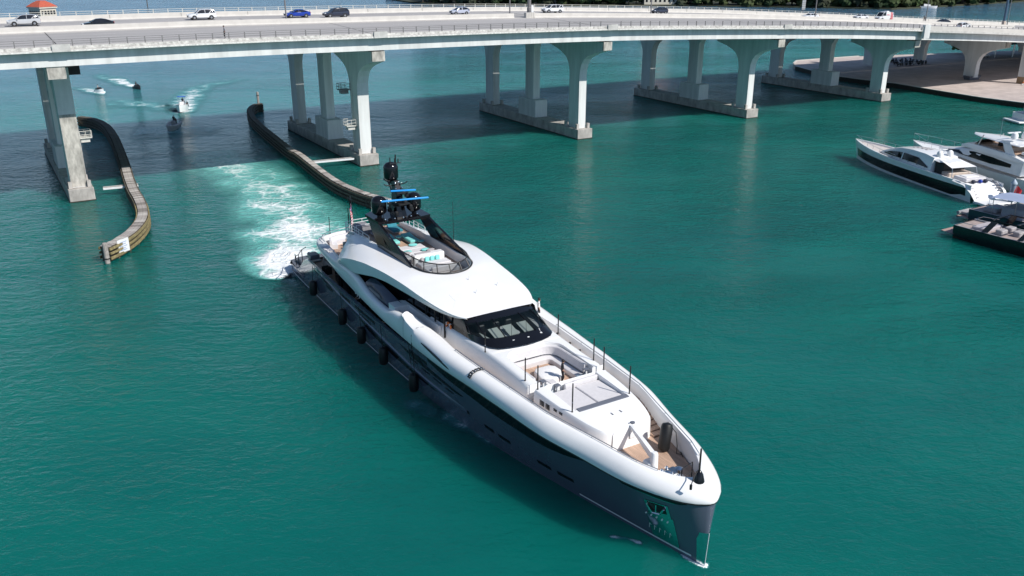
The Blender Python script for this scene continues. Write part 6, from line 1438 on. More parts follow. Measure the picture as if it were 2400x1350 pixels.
for i in range(4):
    for y in (-.55, .25): MB().box((13.0+i*.9, y, 4.99-.1*max(0, i-1)), (.5, .45, .04)).build('roof_vent', CUSHG, m1)
for y in (-.9, .95):
    MB().lathe((9.3, y, 4.5), [(.3, 0), (.45, .15), (.48, .55), (.4, .85), (.2, 1.05), (.02, 1.1)], 14).build('satellite_dome', WHITE, m1, True)
MB().tube([(9.8, 0, 4.5), (9.5, 0, 5.6), (9.5, -.5, 5.7), (9.5, .5, 5.7)], .06, 6).build('mast', WHITE, m1)
# awning aft
MB().loft([[(5.0, -2.2, 3.9), (5.0, 2.2, 3.9)], [(7.6, -1.8, 4.35), (7.6, 1.8, 4.35)], [(8.4, -1.7, 4.45), (8.4, 1.7, 4.45)]]).build('awning', CUSHW, m1)
for y in (-2.1, 2.1): MB().tube([(5.0, y, 3.9), (4.6, y*1.1, 2.5)], .05, 5).build('awning_pole', STEEL, m1)
for sd in (1, -1):
    pr = [(r[-1][0]-.1, sd*max(0, r[-1][1]-.2), r[-1][2]+.75) for r in rows[17:]]
    MB().tube(pr, .03, 5).build('bow_rail', STEEL, m1, True)
    for i, q in enumerate(pr[::2]): MB().tube([q, (q[0], q[1], q[2]-.75)], .025, 5).build('rail_post', STEEL, m1)
    for i in range(6): MB().lathe((10+i*2.0, sd*(2.7-.05*i), 2.95), [(.1, 0), (.12, .06), (.04, .1)], 8).build('deck_light', CHROME, m1)
MB().bbox((20, 0, 3.0), (.1, .1, .1), .02).build('deck_cleat', CHROME, m1)
# second yacht behind with flybridge
m2 = thing('moored_yacht', 'white flybridge yacht with a pointed hardtop, behind the black-banded one', 'yacht', (79.2, 127.6, 0), R(106.3))
gen_hull(m2, 28.5, 6.6, 2.2, WHITE, n=26, flare=.3)
house(m2, [(3, 2.7, 2.5, 2.5, 4.4), (8, 2.8, 2.6, 2.4, 4.6), (13, 2.7, 2.8, 2.2, 4.6), (17, 2.3, 2.9, 1.5, 4.0), (20, 1.8, 3.0, .9, 3.4), (22, 1.2, 3.0, .5, 3.1)], WHITE, 'superstructure')
for sd in (1, -1):
    MB().loft([[(5, sd*2.78, 3.4), (5, sd*2.62, 3.9)], [(9, sd*2.78, 3.2), (9, sd*2.5, 4.2)], [(13, sd*2.68, 3.3), (13, sd*2.35, 4.25)], [(16.5, sd*2.3, 3.3), (16.5, sd*1.85, 3.8)], [(19.8, sd*1.75, 3.2), (19.8, sd*1.5, 3.3)]], flip=sd < 0).build('side_window', DGLASS, m2)
house(m2, [(1.5, 2.6, 4.4, 2.6, 4.55), (6, 2.8, 4.45, 2.7, 5.3), (12, 2.6, 4.55, 2.5, 5.4), (15, 2.0, 4.5, 1.9, 5.2), (17, 1.2, 4.3, 1.1, 4.6)], WHITE, 'flybridge')
MB().prism([(5, -2.3), (13.5, -2.0), (13.5, 2.0), (5, 2.3)], 5.35, 5.5).build('flybridge_floor', TEAK, m2)
MB().loft([[(13.5, -1.9, 5.4), (13.5, 1.9, 5.4)], [(12.6, -1.7, 6.2), (12.6, 1.7, 6.2)]]).build('fly_windscreen', DGLASS, m2)
house(m2, [(4.5, 2.3, 6.6, 2.1, 6.75), (8, 2.4, 6.65, 2.2, 6.85), (12.5, 2.0, 6.65, 1.7, 6.8), (15.0, .9, 6.58, .6, 6.65), (15.8, .1, 6.55, .05, 6.6)], WHITE, 'hardtop')
for sd in (1, -1):
    MB().loft([[(4.5, sd*2.5, 5.0), (6.5, sd*2.5, 5.0)], [(6.5, sd*2.25, 7.05), (8.0, sd*2.25, 7.05)]]).build('hardtop_strut', WHITE, m2)
    MB().tube([(12.6, sd*2.1, 5.3), (12.0, sd*1.9, 7.05)], .09, 6).build('forward_strut', STEEL, m2)
    MB().lathe((7.0, sd*1.0, 7.2), [(.3, 0), (.5, .15), (.52, .6), (.4, .95), (.02, 1.15)], 14).build('satellite_dome', WHITE, m2, True)
MB().box((8.2, 0, 8.0), (.25, 2.4, .16)).build('radar_scanner', WHITE, m2); MB().tube([(8.2, 0, 7.2), (8.2, 0, 8.0)], .1, 6).build('radar_post', WHITE, m2); MB().tube([(9.5, 1.2, 7.2), (9.6, 1.2, 9.8)], .03, 5).build('aerial', STEEL, m2)
MB().bbox((7.5, .2, 5.75), (1.8, 2.6, .5), .1).build('fly_sofa', BEIGE, m2); MB().bbox((10.5, -.6, 5.8), (.8, 1.2, .7), .1).build('helm_console', BLACKM, m2); MB().bbox((4.0, 0, 5.6), (1.6, 3, .35), .1).build('fly_sunpad', CUSHW, m2)
for sd in (1, -1):
    rw = hull_rows(28.5, 6.6, 2.6, n=26, flare=.3); pr = [(r[-1][0]-.1, sd*max(0, r[-1][1]-.2), r[-1][2]+.75) for r in rw[14:]]
    MB().tube(pr, .03, 5).build('bow_rail', STEEL, m2, True)
    for q in pr[::2]: MB().tube([q, (q[0], q[1], q[2]-.75)], .025, 5).build('rail_post', STEEL, m2)
# third, only part of it in the frame
m3 = thing('moored_yacht', 'white yacht with a scanner arch at the right picture edge behind the flybridge yacht', 'yacht', (90.0, 130.5, 0), R(106.3))
gen_hull(m3, 24, 6.0, 2.5, WHITE, n=20); house(m3, [(3, 2.5, 2.4, 2.3, 4.2), (9, 2.6, 2.6, 2.2, 4.4), (14, 2.1, 2.8, 1.3, 3.8), (18, 1.3, 2.9, .5, 3.1)], WHITE, 'superstructure'); house(m3, [(4, 2.2, 6.0, 2.0, 6.15), (10, 2.2, 6.0, 1.9, 6.2)], WHITE, 'hardtop')
for sd in (1, -1):
    MB().loft([[(5, sd*2.5, 5.9-1.9), (6, sd*2.5, 4.0)], [(6, sd*2.1, 6.1), (7, sd*2.1, 6.1)]]).build('hardtop_strut', WHITE, m3)
    MB().loft([[(4, sd*2.58, 3.2), (4, sd*2.45, 3.8)], [(13, sd*2.3, 3.2), (13, sd*1.9, 3.8)]], flip=sd < 0).build('side_window', DGLASS, m3)
MB().box((7, 0, 6.9), (.25, 2.2, .2)).build('radar_scanner', WHITE, m3)
# dark boats in the foreground right
def sport(label, x, y, rz, L, B, H, hm, canopy=None):
    t = thing('moored_sport_boat', label, 'motor boat', (x, y, 0), rz)
    rw = gen_hull(t, L, B, H, hm, deck=mat('grey_teak_%s' % label[:4], (.36, .29, .27), .8, var=.2, scale=2), n=20, stripe=mat('rim_%s' % label[:4], (.3, .3, .32), .4, var=.1))
    MB().loft([[(-1.8, -B*.36, .55), (-1.8, B*.36, .55)], [(-.9, -B*.43, .6), (-.9, B*.43, .6)], [(.2, -B*.45, .6), (.2, B*.45, .6)]]).build('swim_platform', mat('platform_%s' % label[:4], (.42, .28, .25), .8, var=.3, scale=3, stretch=(1, 5, 1)), t)
    MB().loft([[(-1.8, -B*.36, .3), (-1.8, -B*.36, .55)], [(-1.8, B*.36, .3), (-1.8, B*.36, .55)]]).build('platform_edge', WHITE2, t)
    return t, rw
d1, rw = sport('black sport boat with a reddish teak swim platform, lowest on the right', 57.6, 108.6, R(-57.6), 19, 5.2, 1.75, PBLK)
for sd in (1, -1):
    for i, (x0, x1) in enumerate(((3.6, 4.4), (8.0, 8.6))): MB().loft([[(x0, sd*2.4, 1.7), (x0+1.0, sd*2.0, 3.4)], [(x1, sd*2.4, 1.7), (x1+1.0, sd*2.0, 3.4)]]).build('roof_pillar', BLACK, d1)
    MB().tube([(4.5, sd*2.05, 3.4), (8, sd*2.1, 3.5), (11, sd*1.6, 2.9), (13, sd*1.1, 2.1)], .1, 6).build('roof_rail', BLACK, d1, True)
for x in (4.5, 7.5, 10): MB().tube([(x, -2.05, 3.45), (x, 2.05, 3.45)], .09, 6).build('roof_crossbar', BLACK, d1)
MB().loft([[(9.6, -1.9, 1.9), (9.6, 1.9, 1.9)], [(9.2, -1.6, 3.2), (9.2, 1.6, 3.2)]]).build('windscreen', WSGLASS, d1)
MB().bbox((3.0, 0, 1.85), (1.9, 3.6, .4), .1).build('sunpad', mat('grey_mauve_pad', (.42, .39, .42), .8, var=.1), d1)
for x, y in ((5.4, -1.0), (5.4, 1.0), (7.0, 0)): MB().bbox((x, y, 2.0), (.9, 1.3, .6), .1).build('seat', CUSHG, d1)
MB().bbox((11.5, 0, 1.95), (2.4, 2.2, .4), .1).build('foredeck_pad', CUSHW, d1)
rw2 = [[(r[1][0], r[1][1]+.02, .12), (r[1][0], r[1][1]+.06, .2)] for r in rw[:-1]]
mb = MB().loft(rw2); mb.mirror(); mb.build('red_boot_line', mat('dull_red', (.25, .03, .02), .6, var=.2), d1)
for sd in (1, -1): MB().tube([(.1, sd*2.4, 1.8), (1.0, sd*2.4, 2.3), (3, sd*2.5, 2.4)], .035, 6).build('stern_rail', CHROME, d1, True)
MB().lathe((-.5, -.3, .8), [(.28, 0), (.32, .2), (.2, .4), (.02, .45)], 10).build('stern_ball', BLACKM, d1)
d2, rw = sport('dark motor boat with a pale blue awning, between the black boat and the red flag', 62.7, 115.3, R(-57.6), 18, 5.0, 1.9, PDRK)
MB().loft([[(2.6, -2.3, 4.1), (2.6, 0, 4.3), (2.6, 2.3, 4.1)], [(6, -2.4, 4.3), (6, 0, 4.5), (6, 2.4, 4.3)], [(9.5, -2.2, 4.3), (9.5, 0, 4.5), (9.5, 2.2, 4.3)]]).build('awning', mat('pale_blue_canvas', (.30, .36, .50), .8, var=.08), d2)
for x in (3, 6, 9):
    for sd in (1, -1): MB().tube([(x, sd*2.2, 1.8), (x, sd*2.2, 4.2)], .05, 5).build('awning_pole', STEEL, d2)
MB().bbox((5.5, 0, 2.5), (3.0, 3.6, 1.2), .1).build('deckhouse', mat('grey_house', (.33, .33, .37), .6, var=.1), d2); MB().bbox((2.2, .3, 2.1), (1.8, 3.0, .5), .1).build('aft_sofa', CUSHG, d2)
for sd in (1, -1): MB().tube([(.1, sd*2.2, 1.9), (.0, sd*2.3, 2.6), (1.5, sd*2.3, 2.9), (4, sd*2.4, 2.9)], .04, 6).build('stern_rail', CHROME, d2, True)
tn = thing('covered_tender', 'grey tube tender on the stern of the blue-awning boat', 'tender', (62.1, 116.2, .6), R(32)); MB().tube([(-1.6, .7, .3), (.8, .7, .3), (1.7, 0, .4), (.8, -.7, .3), (-1.6, -.7, .3)], .24, 8).build('inflated_tube', mat('grey_tube', (.25, .26, .28), .5, var=.15), tn, True); MB().bbox((0, 0, .3), (2.4, 1.1, .3), .08).build('floor', CUSHG, tn)
m5 = thing('moored_yacht', 'white yacht seen from its stern near the quay at the right edge', 'yacht', (107.2, 188.2, 0), R(6))
gen_hull(m5, 15, 5.2, 1.9, WHITE, n=16); MB().bbox((-.8, 0, .45), (2.0, 5.6, .25), .1).build('swim_platform', WHITE2, m5); MB().loft([[(.2, -2.0, .6), (.2, 2.0, .6)], [(.9, -2.0, 2.0), (.9, 2.0, 2.0)]]).build('garage_door', mat('pearl_grey', (.42, .42, .47), .3, var=.1), m5); MB().loft([[(.42, -.9, 1.22), (.42, .9, 1.22)], [(.5, -.8, 1.42), (.5, .8, 1.42)]]).build('name_bar', CUSHG, m5)
house(m5, [(4, 2.2, 1.8, 2.0, 3.6), (8, 2.2, 2.0, 1.8, 3.8), (12, 1.4, 2.2, .8, 2.6)], WHITE, 'superstructure'); MB().loft([[(2.0, -2.2, 3.9), (2.0, 2.2, 3.9)], [(6, -2.2, 4.0), (6, 2.2, 4.0)]]).build('awning', mat('blue_white_canvas', (.35, .42, .70), .8, var=.05), m5)
for y in (-2, 2): MB().tube([(2.1, y, 1.9), (2.1, y, 3.9)], .04, 5).build('awning_pole', STEEL, m5)
t = thing('mooring_pile', 'blue-grey capped mooring pile beside the arched stern of the black-banded yacht', 'pile', (71.2, 122.9, 0)); MB().lathe((0, 0, 0), [(.36, -1), (.36, 3.1)], 16).build('shaft', mat('pile_bluegrey', (.20, .26, .33), .6, var=.2, scale=2, stretch=(1, 1, .3)), t, True); MB().lathe((0, 0, 3.1), [(.46, 0), (.46, .15), (.05, .7)], 16).build('pointed_cap', mat('pile_cap', (.35, .42, .5), .5, var=.1), t, True)
t = thing('red_flag', 'red ensign hanging on a staff right of the blue-grey pile', 'flag', (69.9, 120.3, .6)); MB().tube([(0, 0, 0), (.35, -.1, 3.2)], .04, 6).build('staff', STEEL, t)
rows = []
for i in range(9):
    a = i/8; rows.append([(.32+a*1.3-b*.3-(.5*a), -.1+.22*math.sin(a*7+b*2), 3.1-b*1.5-a*1.1) for b in (0, .25, .5, .75, 1)])
MB().loft(rows).build('cloth', RED, t, True)
dock = thing('floating_dock', 'low pale dock between the moored yachts and the dark boats', 'dock', (74.8, 121.3, 0), R(16)); MB().box((3.5, 0, .3), (18, 2.2, .7)).build('pontoon', CONC, dock)
for i in range(12): MB().box((-4.6+i*1.45, 0, .68), (1.38, 2.2, .06)).build('deck_plank', WOODT, dock)

# ------------------------------------------------------------------ quay on the right
QN = [(86.6, 277), (88.2, 266), (89.7, 256.6), (95.0, 247.7), (101.8, 239.3), (107.3, 226.2), (112.5, 215.1), (120.5, 204), (132, 190), (150, 168)]
QF = [(87.6, 283), (90.8, 290.5), (103.0, 297.2), (115.4, 303.5), (146.1, 312.7), (180.6, 322.4), (260, 345), (420, 330), (420, 168)]
qm = mat('quay_paving', (.48, .41, .38), .9, var=.2, scale=.3, bump=.2, bscale=3); poly = QN+list(reversed(QF))
struct(MB().prism(poly, -1, 1.2).build('quay_ground', qm))
sw = thing('sea_wall', 'dark stained sea wall along the edge of the quay', 'sea wall', (0, 0, 0))
for i in range(len(QN)-1):
    a, b = Vector((*QN[i], 0)), Vector((*QN[i+1], 0)); d = (b-a); L = d.length; k = max(1, int(L/2.4)); d.normalize(); nx = Vector((-d.y, d.x, 0))*-1
    for j in range(k):
        c = a+d*(L*(j+.5)/k); MB().box((c.x+nx.x*.06*random.random(), c.y+nx.y*.06*random.random(), .45), (L/k-.03, .5, 1.4), math.atan2(d.y, d.x)).build('wall_block', ALGAE, sw)
    MB().box(((a.x+b.x)/2, (a.y+b.y)/2, 1.2), (L+.1, .6, .14), math.atan2(d.y, d.x)).build('coping', BARR, sw)
rim = MB()
for i in range(len(QF)-6):
    a, b = Vector((*QF[i], 0)), Vector((*QF[i+1], 0)); d = b-a; rim.box(((a.x+b.x)/2, (a.y+b.y)/2, 1.3), (d.length, .5, .2), math.atan2(d.y, d.x))
o = rim.build('kerb', BARR); tag(o, 'pale kerb along the far edge of the quay', 'kerb')
# parked jet skis and scooters in the shade under the bridge
def scooter(x, y, rz, label, m):
    t = thing('scooter', label, 'scooter', (x, y, 1.2), rz, 'dark scooters parked in the shade under the bridge')
    for dx in (-.6, .6): MB().lathe((dx, 0, .26), [(.26, -.06), (.26, .06)], 10, axis='y').build('wheel', TYRE, t)
    MB().loft([[(-1.0, -.3, .35), (-1.0, .3, .35), (-1.0, .25, .85), (-1.0, -.25, .85)], [(0, -.38, .25), (0, .38, .25), (0, .3, .8), (0, -.3, .8)], [(.5, -.35, .3), (.5, .35, .3), (.6, .25, 1.1), (.6, -.25, 1.1)]], closed=True, cap0=True, cap1=True).build('body', m, t)
    MB().tube([(.5, -.3, 1.1), (.45, 0, 1.05), (.5, .3, 1.1)], .03, 5).build('handlebar', TRIMB, t)
k = 0
for r in range(3):
    for i in range(8):
        lb = ('%s scooter in the %s row of the parked cluster under the bridge' % (('first', 'second', 'third', 'fourth', 'fifth', 'sixth', 'seventh', 'last')[i], ('front', 'middle', 'back')[r]))
        scooter(117.6+i*1.5+r*.4+random.uniform(-.3, .3), 277+r*4.4+i*.6+random.uniform(-.3, .3), R(random.uniform(40, 80)), lb, (PBLK, PDRK, SILV)[(i*2+r) % 3 if (i+r) % 4 == 0 else 0])
def gcar(x, y, rz, kind, m, label):
    t = car(kind, label, 0, 0, m); t.location = (x, y, 1.22); t.rotation_euler = (0, 0, rz); return t
gcar(155, 300, R(20), 'hatch', PWHT, 'white car parked on the far side of the quay near the small tree')
gcar(158, 266, R(70), 'suv', PBLK, 'dark car parked between the columns under the bridge')
gcar(166, 252, R(75), 'sedan', PDRK, 'dark blue saloon parked deep under the right end of the bridge')
gcar(170, 246, R(75), 'hatch', paint('red_paint', (.35, .02, .02)), 'red car parked deep under the right end of the bridge')
t = thing('construction_barrier', 'fallen white barrier board with an orange foot beside the rightmost column', 'barrier', (134.5, 236.5, 1.2), R(35)); MB().box((0, 0, .25), (3.6, .25, .12)).build('board', WHITE2, t); MB().box((.8, .4, .25), (1.2, .8, .5)).build('orange_foot', ORANGE, t)
t = thing('rubbish_skip', 'dark low skip at the foot of the quay bridge pier', 'skip', (125.3, 246.5, 1.2), R(28)); MB().loft([[(-1.8, -.9, 0), (1.8, -.9, 0), (1.8, .9, 0), (-1.8, .9, 0)], [(-2.3, -1.1, 1.1), (2.3, -1.1, 1.1), (2.3, 1.1, 1.1), (-2.3, 1.1, 1.1)]], closed=True, cap0=True).build('tub', SLATE, t); MB().bbox((.6, 0, 1.1), (2.2, 1.6, .3), .1).build('lid', BLACKM, t)
t = thing('shade_canopy', 'dark teal canopy roof beyond the bridge columns', 'canopy', (168, 306, 1.2), R(15)); MB().box((0, 0, 4.2), (24, 9, .35)).build('roof', mat('teal_roof', (.03, .10, .12), .7, var=.2), t)
for x in (-11, -4, 4, 11):
    for y in (-4, 4): MB().box((x, y, 2.1), (.25, .25, 4.2)).build('post', STEEL, t)

# ------------------------------------------------------------------ bridge tower, markers, far boats
tw = thing('bridge_tower', 'small cream tower with a red hipped roof rising behind the bridge on the left', 'tower', (-169.5, 335.0, -11.6), R(-28))
CREAM = mat('cream_render', (.56, .52, .44), .85, var=.1, scale=1.5); REDT = mat('red_roof_tile', (.42, .09, .05), .8, var=.2, scale=2, bump=.4, bscale=10)
MB().box((0, 0, 14), (4.4, 4.4, 12.4)).build('wall', CREAM, tw); MB().box((0, 0, 23.4), (6.4, 6.4, 6.9)).build('upper_wall', CREAM, tw); MB().box((0, 0, 26.6), (7.2, 7.2, .5)).build('cornice', CREAM, tw)
r_ = MB().loft([[(-3.7, -3.7, 26.85), (3.7, -3.7, 26.85), (3.7, 3.7, 26.85), (-3.7, 3.7, 26.85)], [(-2.2, -2.2, 28.1), (2.2, -2.2, 28.1), (2.2, 2.2, 28.1), (-2.2, 2.2, 28.1)], [(-.9, -.9, 28.9), (.9, -.9, 28.9), (.9, .9, 28.9), (-.9, .9, 28.9)]], closed=True, cap1=True).build('roof', REDT, tw)
for i in range(5):
    for sgn in (-1, 1):
        w = MB().box((-2.3+i*1.15, sgn*3.21, 24.8), (.85, .08, 1.4)).build('window', DGLASS, tw); MB().box((-2.3+i*1.15, sgn*3.26, 24.8), (.07, .05, 1.4)).build('glazing_bar', CREAM, w)
    w = MB().box((3.21, -2.3+i*1.15, 24.8), (.08, .85, 1.4)).build('window', DGLASS, tw)
t = thing('channel_marker', 'green channel marker post on the far water', 'marker', (-236.9, 604.3, 0)); MB().tube([(0, 0, -1), (0, 0, 7)], .3, 6).build('pile', WOODD, t); MB().box((0, 0, 6.8), (3.0, 1.2, 2.6)).build('board', mat('marker_green', (.02, .14, .07), .6, var=.2), t)
fb = thing('far_boat', 'tiny white boat cut by the top left corner of the picture', 'boat', (-372, 620, 0), R(5)); gen_hull(fb, 14, 4, 1.6, WHITE, n=10); house(fb, [(3, 1.4, 1.5, 1.2, 3), (8, 1.3, 1.7, 1.0, 2.8)], WHITE, 'cabin')
fb = thing('far_boat', 'small white motor yacht moored under the dark trees on the far shore', 'boat', (259, 590, 0), R(-12)); gen_hull(fb, 10, 3.4, 1.2, WHITE, n=10); house(fb, [(2, 1.3, 1.2, 1.1, 2.6), (6, 1.2, 1.3, .9, 2.2)], WHITE, 'cabin')
fb = thing('far_boat', 'small white boat moored at the right end of the far shore', 'boat', (352, 668, 0), R(30)); gen_hull(fb, 16, 5, 2.0, WHITE, n=10); house(fb, [(3, 1.8, 2.0, 1.6, 4.2), (10, 1.6, 2.2, 1.2, 3.8)], WHITE, 'cabin')
# ------------------------------------------------------------------ far shore
SH = [(-67.9, 644.4), (-28.6, 623.7), (28.2, 613.8), (112.7, 613.8), (189.8, 592), (235, 575), (262, 590), (273.2, 599.0), (309.0, 623.7), (351.3, 655.2), (400, 690), (520, 760), (900, 900), (900, 1500), (-120, 1500), (-95, 700)]
struct(MB().prism(SH, -1, .8).build('island_ground', mat('island_soil', (.05, .055, .03), .95, var=.4, scale=.05)))
BARK = mat('bark', (.10, .08, .06), .9, var=.3, scale=5)
LEAF = [mat('foliage_%s' % n, c, .75, var=.55, scale=.35, spec=.2) for n, c in (('deep', (.030, .055, .022)), ('olive', (.055, .075, .028)), ('fresh', (.065, .10, .035)), ('dull', (.04, .05, .03)))]
def crown_mesh(i, r, h, m):
    rnd = random.Random(i); mb = MB(); blobs = []
    for k in range(9): blobs.append((rnd.uniform(-.55, .55)*r, rnd.uniform(-.55, .55)*r, h*rnd.uniform(.22, .85), r*rnd.uniform(.35, .6)))
    for k in range(420):
        bx, by, bz, br = rnd.choice(blobs); a = rnd.uniform(0, 6.28); c = rnd.uniform(-.7, 1); sN = math.sqrt(1-c*c) if c*c < 1 else 0; rr = br*rnd.uniform(.75, 1.08)
        p = Vector((bx+rr*sN*math.cos(a), by+rr*sN*math.sin(a), bz+rr*c*.8)); q = rnd.uniform(.35, .9)
        n_ = Vector((sN*math.cos(a)+rnd.uniform(-.5, .5), sN*math.sin(a)+rnd.uniform(-.5, .5), c+rnd.uniform(-.2, .8))).normalized(); t1 = n_.orthogonal().normalized(); t2 = n_.cross(t1)
        b = len(mb.v)
        for u_, v_ in ((-1, -.6), (.2, -1), (1, .1), (.1, .9), (-.9, .5)): mb.v.append(tuple(p+t1*u_*q+t2*v_*q))
        mb.face([b, b+1, b+2, b+3, b+4])
    for bx, by, bz, br in blobs: mb.lathe((bx, by, bz-br*.7), [(.05, 0), (br*.7, br*.3), (br*.85, br*.75), (br*.5, br*1.25), (.05, br*1.4)], 7)
    return mb.mesh('crown', m)
def trunk_mesh(h):
    mb = MB(); mb.tube([(0, 0, -.5), (.1, .05, h*.25), (.05, -.1, h*.5)], [.4, .3, .2], 6)
    for a in range(4): mb.tube([(.08, 0, h*.35), (1.6*math.cos(a*1.6), 1.6*math.sin(a*1.6), h*.62)], [.16, .07], 5)
    return mb.mesh('trunk', BARK)
CM = [crown_mesh(i, (5.5, 4.5, 6.5, 5, 4)[i % 5], (11, 9, 12, 10, 8)[i % 5], LEAF[i % 4]) for i in range(10)]; TM = [trunk_mesh(h) for h in (11, 9, 12, 10, 8)]
KIND = ('deep green', 'olive green', 'fresh green', 'dull green')
SIZE = ('tall', 'medium', 'broad', 'rounded', 'low')
line = [(-64, 646), (-28, 627), (28, 618), (112, 618), (190, 597), (235, 581), (262, 596), (273, 604), (309, 629), (351, 660), (430, 705)]
seg = [0]
for i in range(1, len(line)): seg.append(seg[-1]+math.hypot(line[i][0]-line[i-1][0], line[i][1]-line[i-1][1]))
TENS = ('', '', 'twenty', 'thirty', 'forty', 'fifty', 'sixty', 'seventy'); ONES = ('', 'first', 'second', 'third', 'fourth', 'fifth', 'sixth', 'seventh', 'eighth', 'ninth', 'tenth', 'eleventh', 'twelfth', 'thirteenth', 'fourteenth', 'fifteenth', 'sixteenth', 'seventeenth', 'eighteenth', 'nineteenth')
def nth(k): return ONES[k] if k < 20 else (TENS[k//10]+'-'+ONES[k % 10] if k % 10 else TENS[k//10][:-1]+'ieth')
for row, (off, n_) in enumerate(((1, 58), (10, 50), (22, 44))):
    cnt = 0
    for k in range(n_):
        d = seg[-1]*(k+random.uniform(-.3, .3)+.5)/n_; i = 0
        while i < len(seg)-2 and d > seg[i+1]: i += 1
        f = clamp((d-seg[i])/(seg[i+1]-seg[i])); x = lerp(line[i][0], line[i+1][0], f); y = lerp(line[i][1], line[i+1][1], f)+off*.9+random.uniform(-1.5, 1.5)
        if row < 2 and 84 < x < 112: continue
        j = random.randrange(10); sc = random.uniform(1.1, 1.6); cnt += 1
        t = thing('tree', '%s tree from the left in the %s row of the far shore, %s, %s' % (nth(cnt), ('front', 'middle', 'back')[row], SIZE[j % 5], KIND[j % 4]), 'tree', (x, y, -1.2 if row == 0 else 0), random.uniform(0, 6.28), 'trees on the far wooded shore')
        t.scale = (sc, sc, sc*.9)
        o = bpy.data.objects.new('crown', CM[j]); C.objects.link(o); o.parent = t
        o = bpy.data.objects.new('trunk', TM[j % 5]); C.objects.link(o); o.parent = t
def far_house(x, y, rz, w, d, h, label, roofm, wallm=CREAM):
    t = thing('house', label, 'house', (x, y, .7), rz)
    MB().box((0, 0, h/2), (w, d, h)).build('wall', wallm, t)
    MB().loft([[(-w/2-1, -d/2-1, h), (w/2+1, -d/2-1, h), (w/2+1, d/2+1, h), (-w/2-1, d/2+1, h)], [(-w/2+d*.4, -.3, h+d*.28), (w/2-d*.4, -.3, h+d*.28), (w/2-d*.4, .3, h+d*.28), (-w/2+d*.4, .3, h+d*.28)]], closed=True, cap1=True).build('roof', roofm, t)
    for i in range(int(w/3)): MB().box((-w/2+1.6+i*3, -d/2-.03, h*.5), (1.4, .08, 1.6)).build('window', DGLASS, t)
far_house(98, 622, R(4), 22, 12, 5.0, 'low house with a bright orange tiled roof among the far trees', mat('orange_tile', (.50, .13, .06), .8, var=.15, scale=.5))
far_house(122, 640, R(0), 16, 10, 6, 'pale house with a grey roof behind the palms', mat('grey_roof', (.35, .36, .38), .7, var=.1))
far_house(40, 640, R(5), 22, 10, 5, 'white walled house at the left part of the far shore', mat('pale_roof', (.42, .40, .38), .7, var=.1), WHITE2)
far_house(72, 650, R(-8), 18, 11, 7, 'grey roofed house left of the orange roof', bpy.data.materials['grey_roof'], WHITE2)
far_house(262, 612, R(-25), 14, 9, 4.5, 'dark red roofed house behind the moored far boat', mat('brown_tile', (.20, .07, .05), .8, var=.15), WHITE2)
far_house(352, 690, R(-20), 24, 12, 6, 'pink walled house at the right end of the far shore', mat('pink_roof', (.5, .42, .42), .8, var=.1), mat('pink_wall', (.5, .38, .38), .8, var=.1))
# one small tree on the quay
t = thing('tree', 'single bushy tree standing on the quay beyond the bridge columns', 'tree', (153, 308, 1.2), 1.0); t.scale = (.85, .85, .8)
o = bpy.data.objects.new('crown', CM[2]); C.objects.link(o); o.parent = t; o = bpy.data.objects.new('trunk', TM[2]); C.objects.link(o); o.parent = t
# ------------------------------------------------------------------ foam on the water
foam('wake_foam', 'churned white foam fanning out behind the yacht stern', [((-28.7, 91.8), (-22.6, 91.8), 0.90), ((-31.0, 94.0), (-20.7, 94.3), 1.20), ((-33.1, 97.2), (-19.1, 98.7), 1.20), ((-34.6, 101.9), (-17.8, 103.5), 1.00), ((-37.7, 107.0), (-17.6, 109.7), 0.84), ((-39.2, 112.5), (-18.5, 115.5), 0.70), ((-42.9, 118.6), (-21.1, 121.3), 0.66), ((-43.5, 125.4), (-24.9, 129.0), 0.62), ((-48.1, 131.6), (-29.6, 136.9), 0.58), ((-51.7, 138.3), (-33.9, 144.2), 0.52), ((-59.2, 145.7), (-38.4, 151.2), 0.56), ((-62.0, 153.2), (-41.9, 156.7), 0.50), ((-60.2, 161.1), (-47.9, 164.9), 0.20)], FOAM)
foam('spray_foam', 'white spray trail behind the dark jet ski', [((-98.5, 237.5), (-101.3, 243.9), 1.15), ((-101.5, 237.5), (-106.3, 252.3), 1.00), ((-104.8, 239.9), (-110.5, 260.4), 0.85), ((-108.4, 243.1), (-114.3, 265.1), 0.65), ((-114.3, 250.6), (-116.2, 265.1), 0.40), ((-124.5, 261.3), (-124.8, 275.0), 0.25)], FOAMS)
foam('spray_foam', 'white spray trail behind the white jet ski', [((-101.8, 225.0), (-104.4, 232.2), 1.10), ((-103.9, 225.0), (-108.8, 239.9), 1.00), ((-107.6, 227.1), (-111.5, 241.5), 0.75), ((-113.1, 233.7), (-113.4, 240.7), 0.45), ((-117.7, 238.3), (-118.7, 242.3), 0.30)], FOAMS)
foam('wake_foam', 'broad foamy wake behind the blue-canopy boat', [((-75.8, 198.3), (-71.6, 199.4), 1.00), ((-78.9, 200.5), (-70.8, 202.8), 0.95), ((-82.4, 207.5), (-71.6, 209.9), 0.80), ((-85.2, 218.2), (-73.5, 218.2), 0.70), ((-87.7, 228.6), (-75.9, 230.0), 0.60), ((-88.6, 239.9), (-77.7, 241.5), 0.40), ((-88.0, 248.0), (-71.5, 252.3), 0.30), ((-84.5, 255.8), (-69.0, 261.3), 0.12)], FOAMS)
foam('wake_foam', 'thin foam lines crossing between the small boats and the left fender', [((-92.6, 201.7), (-100.6, 220.2), 0.42), ((-90.4, 205.7), (-96.5, 222.9), 0.44), ((-84.8, 204.0), (-90.1, 220.2), 0.44), ((-77.8, 198.3), (-83.4, 216.3), 0.48), ((-71.4, 196.1), (-73.1, 204.0), 0.20)], FOAMS)
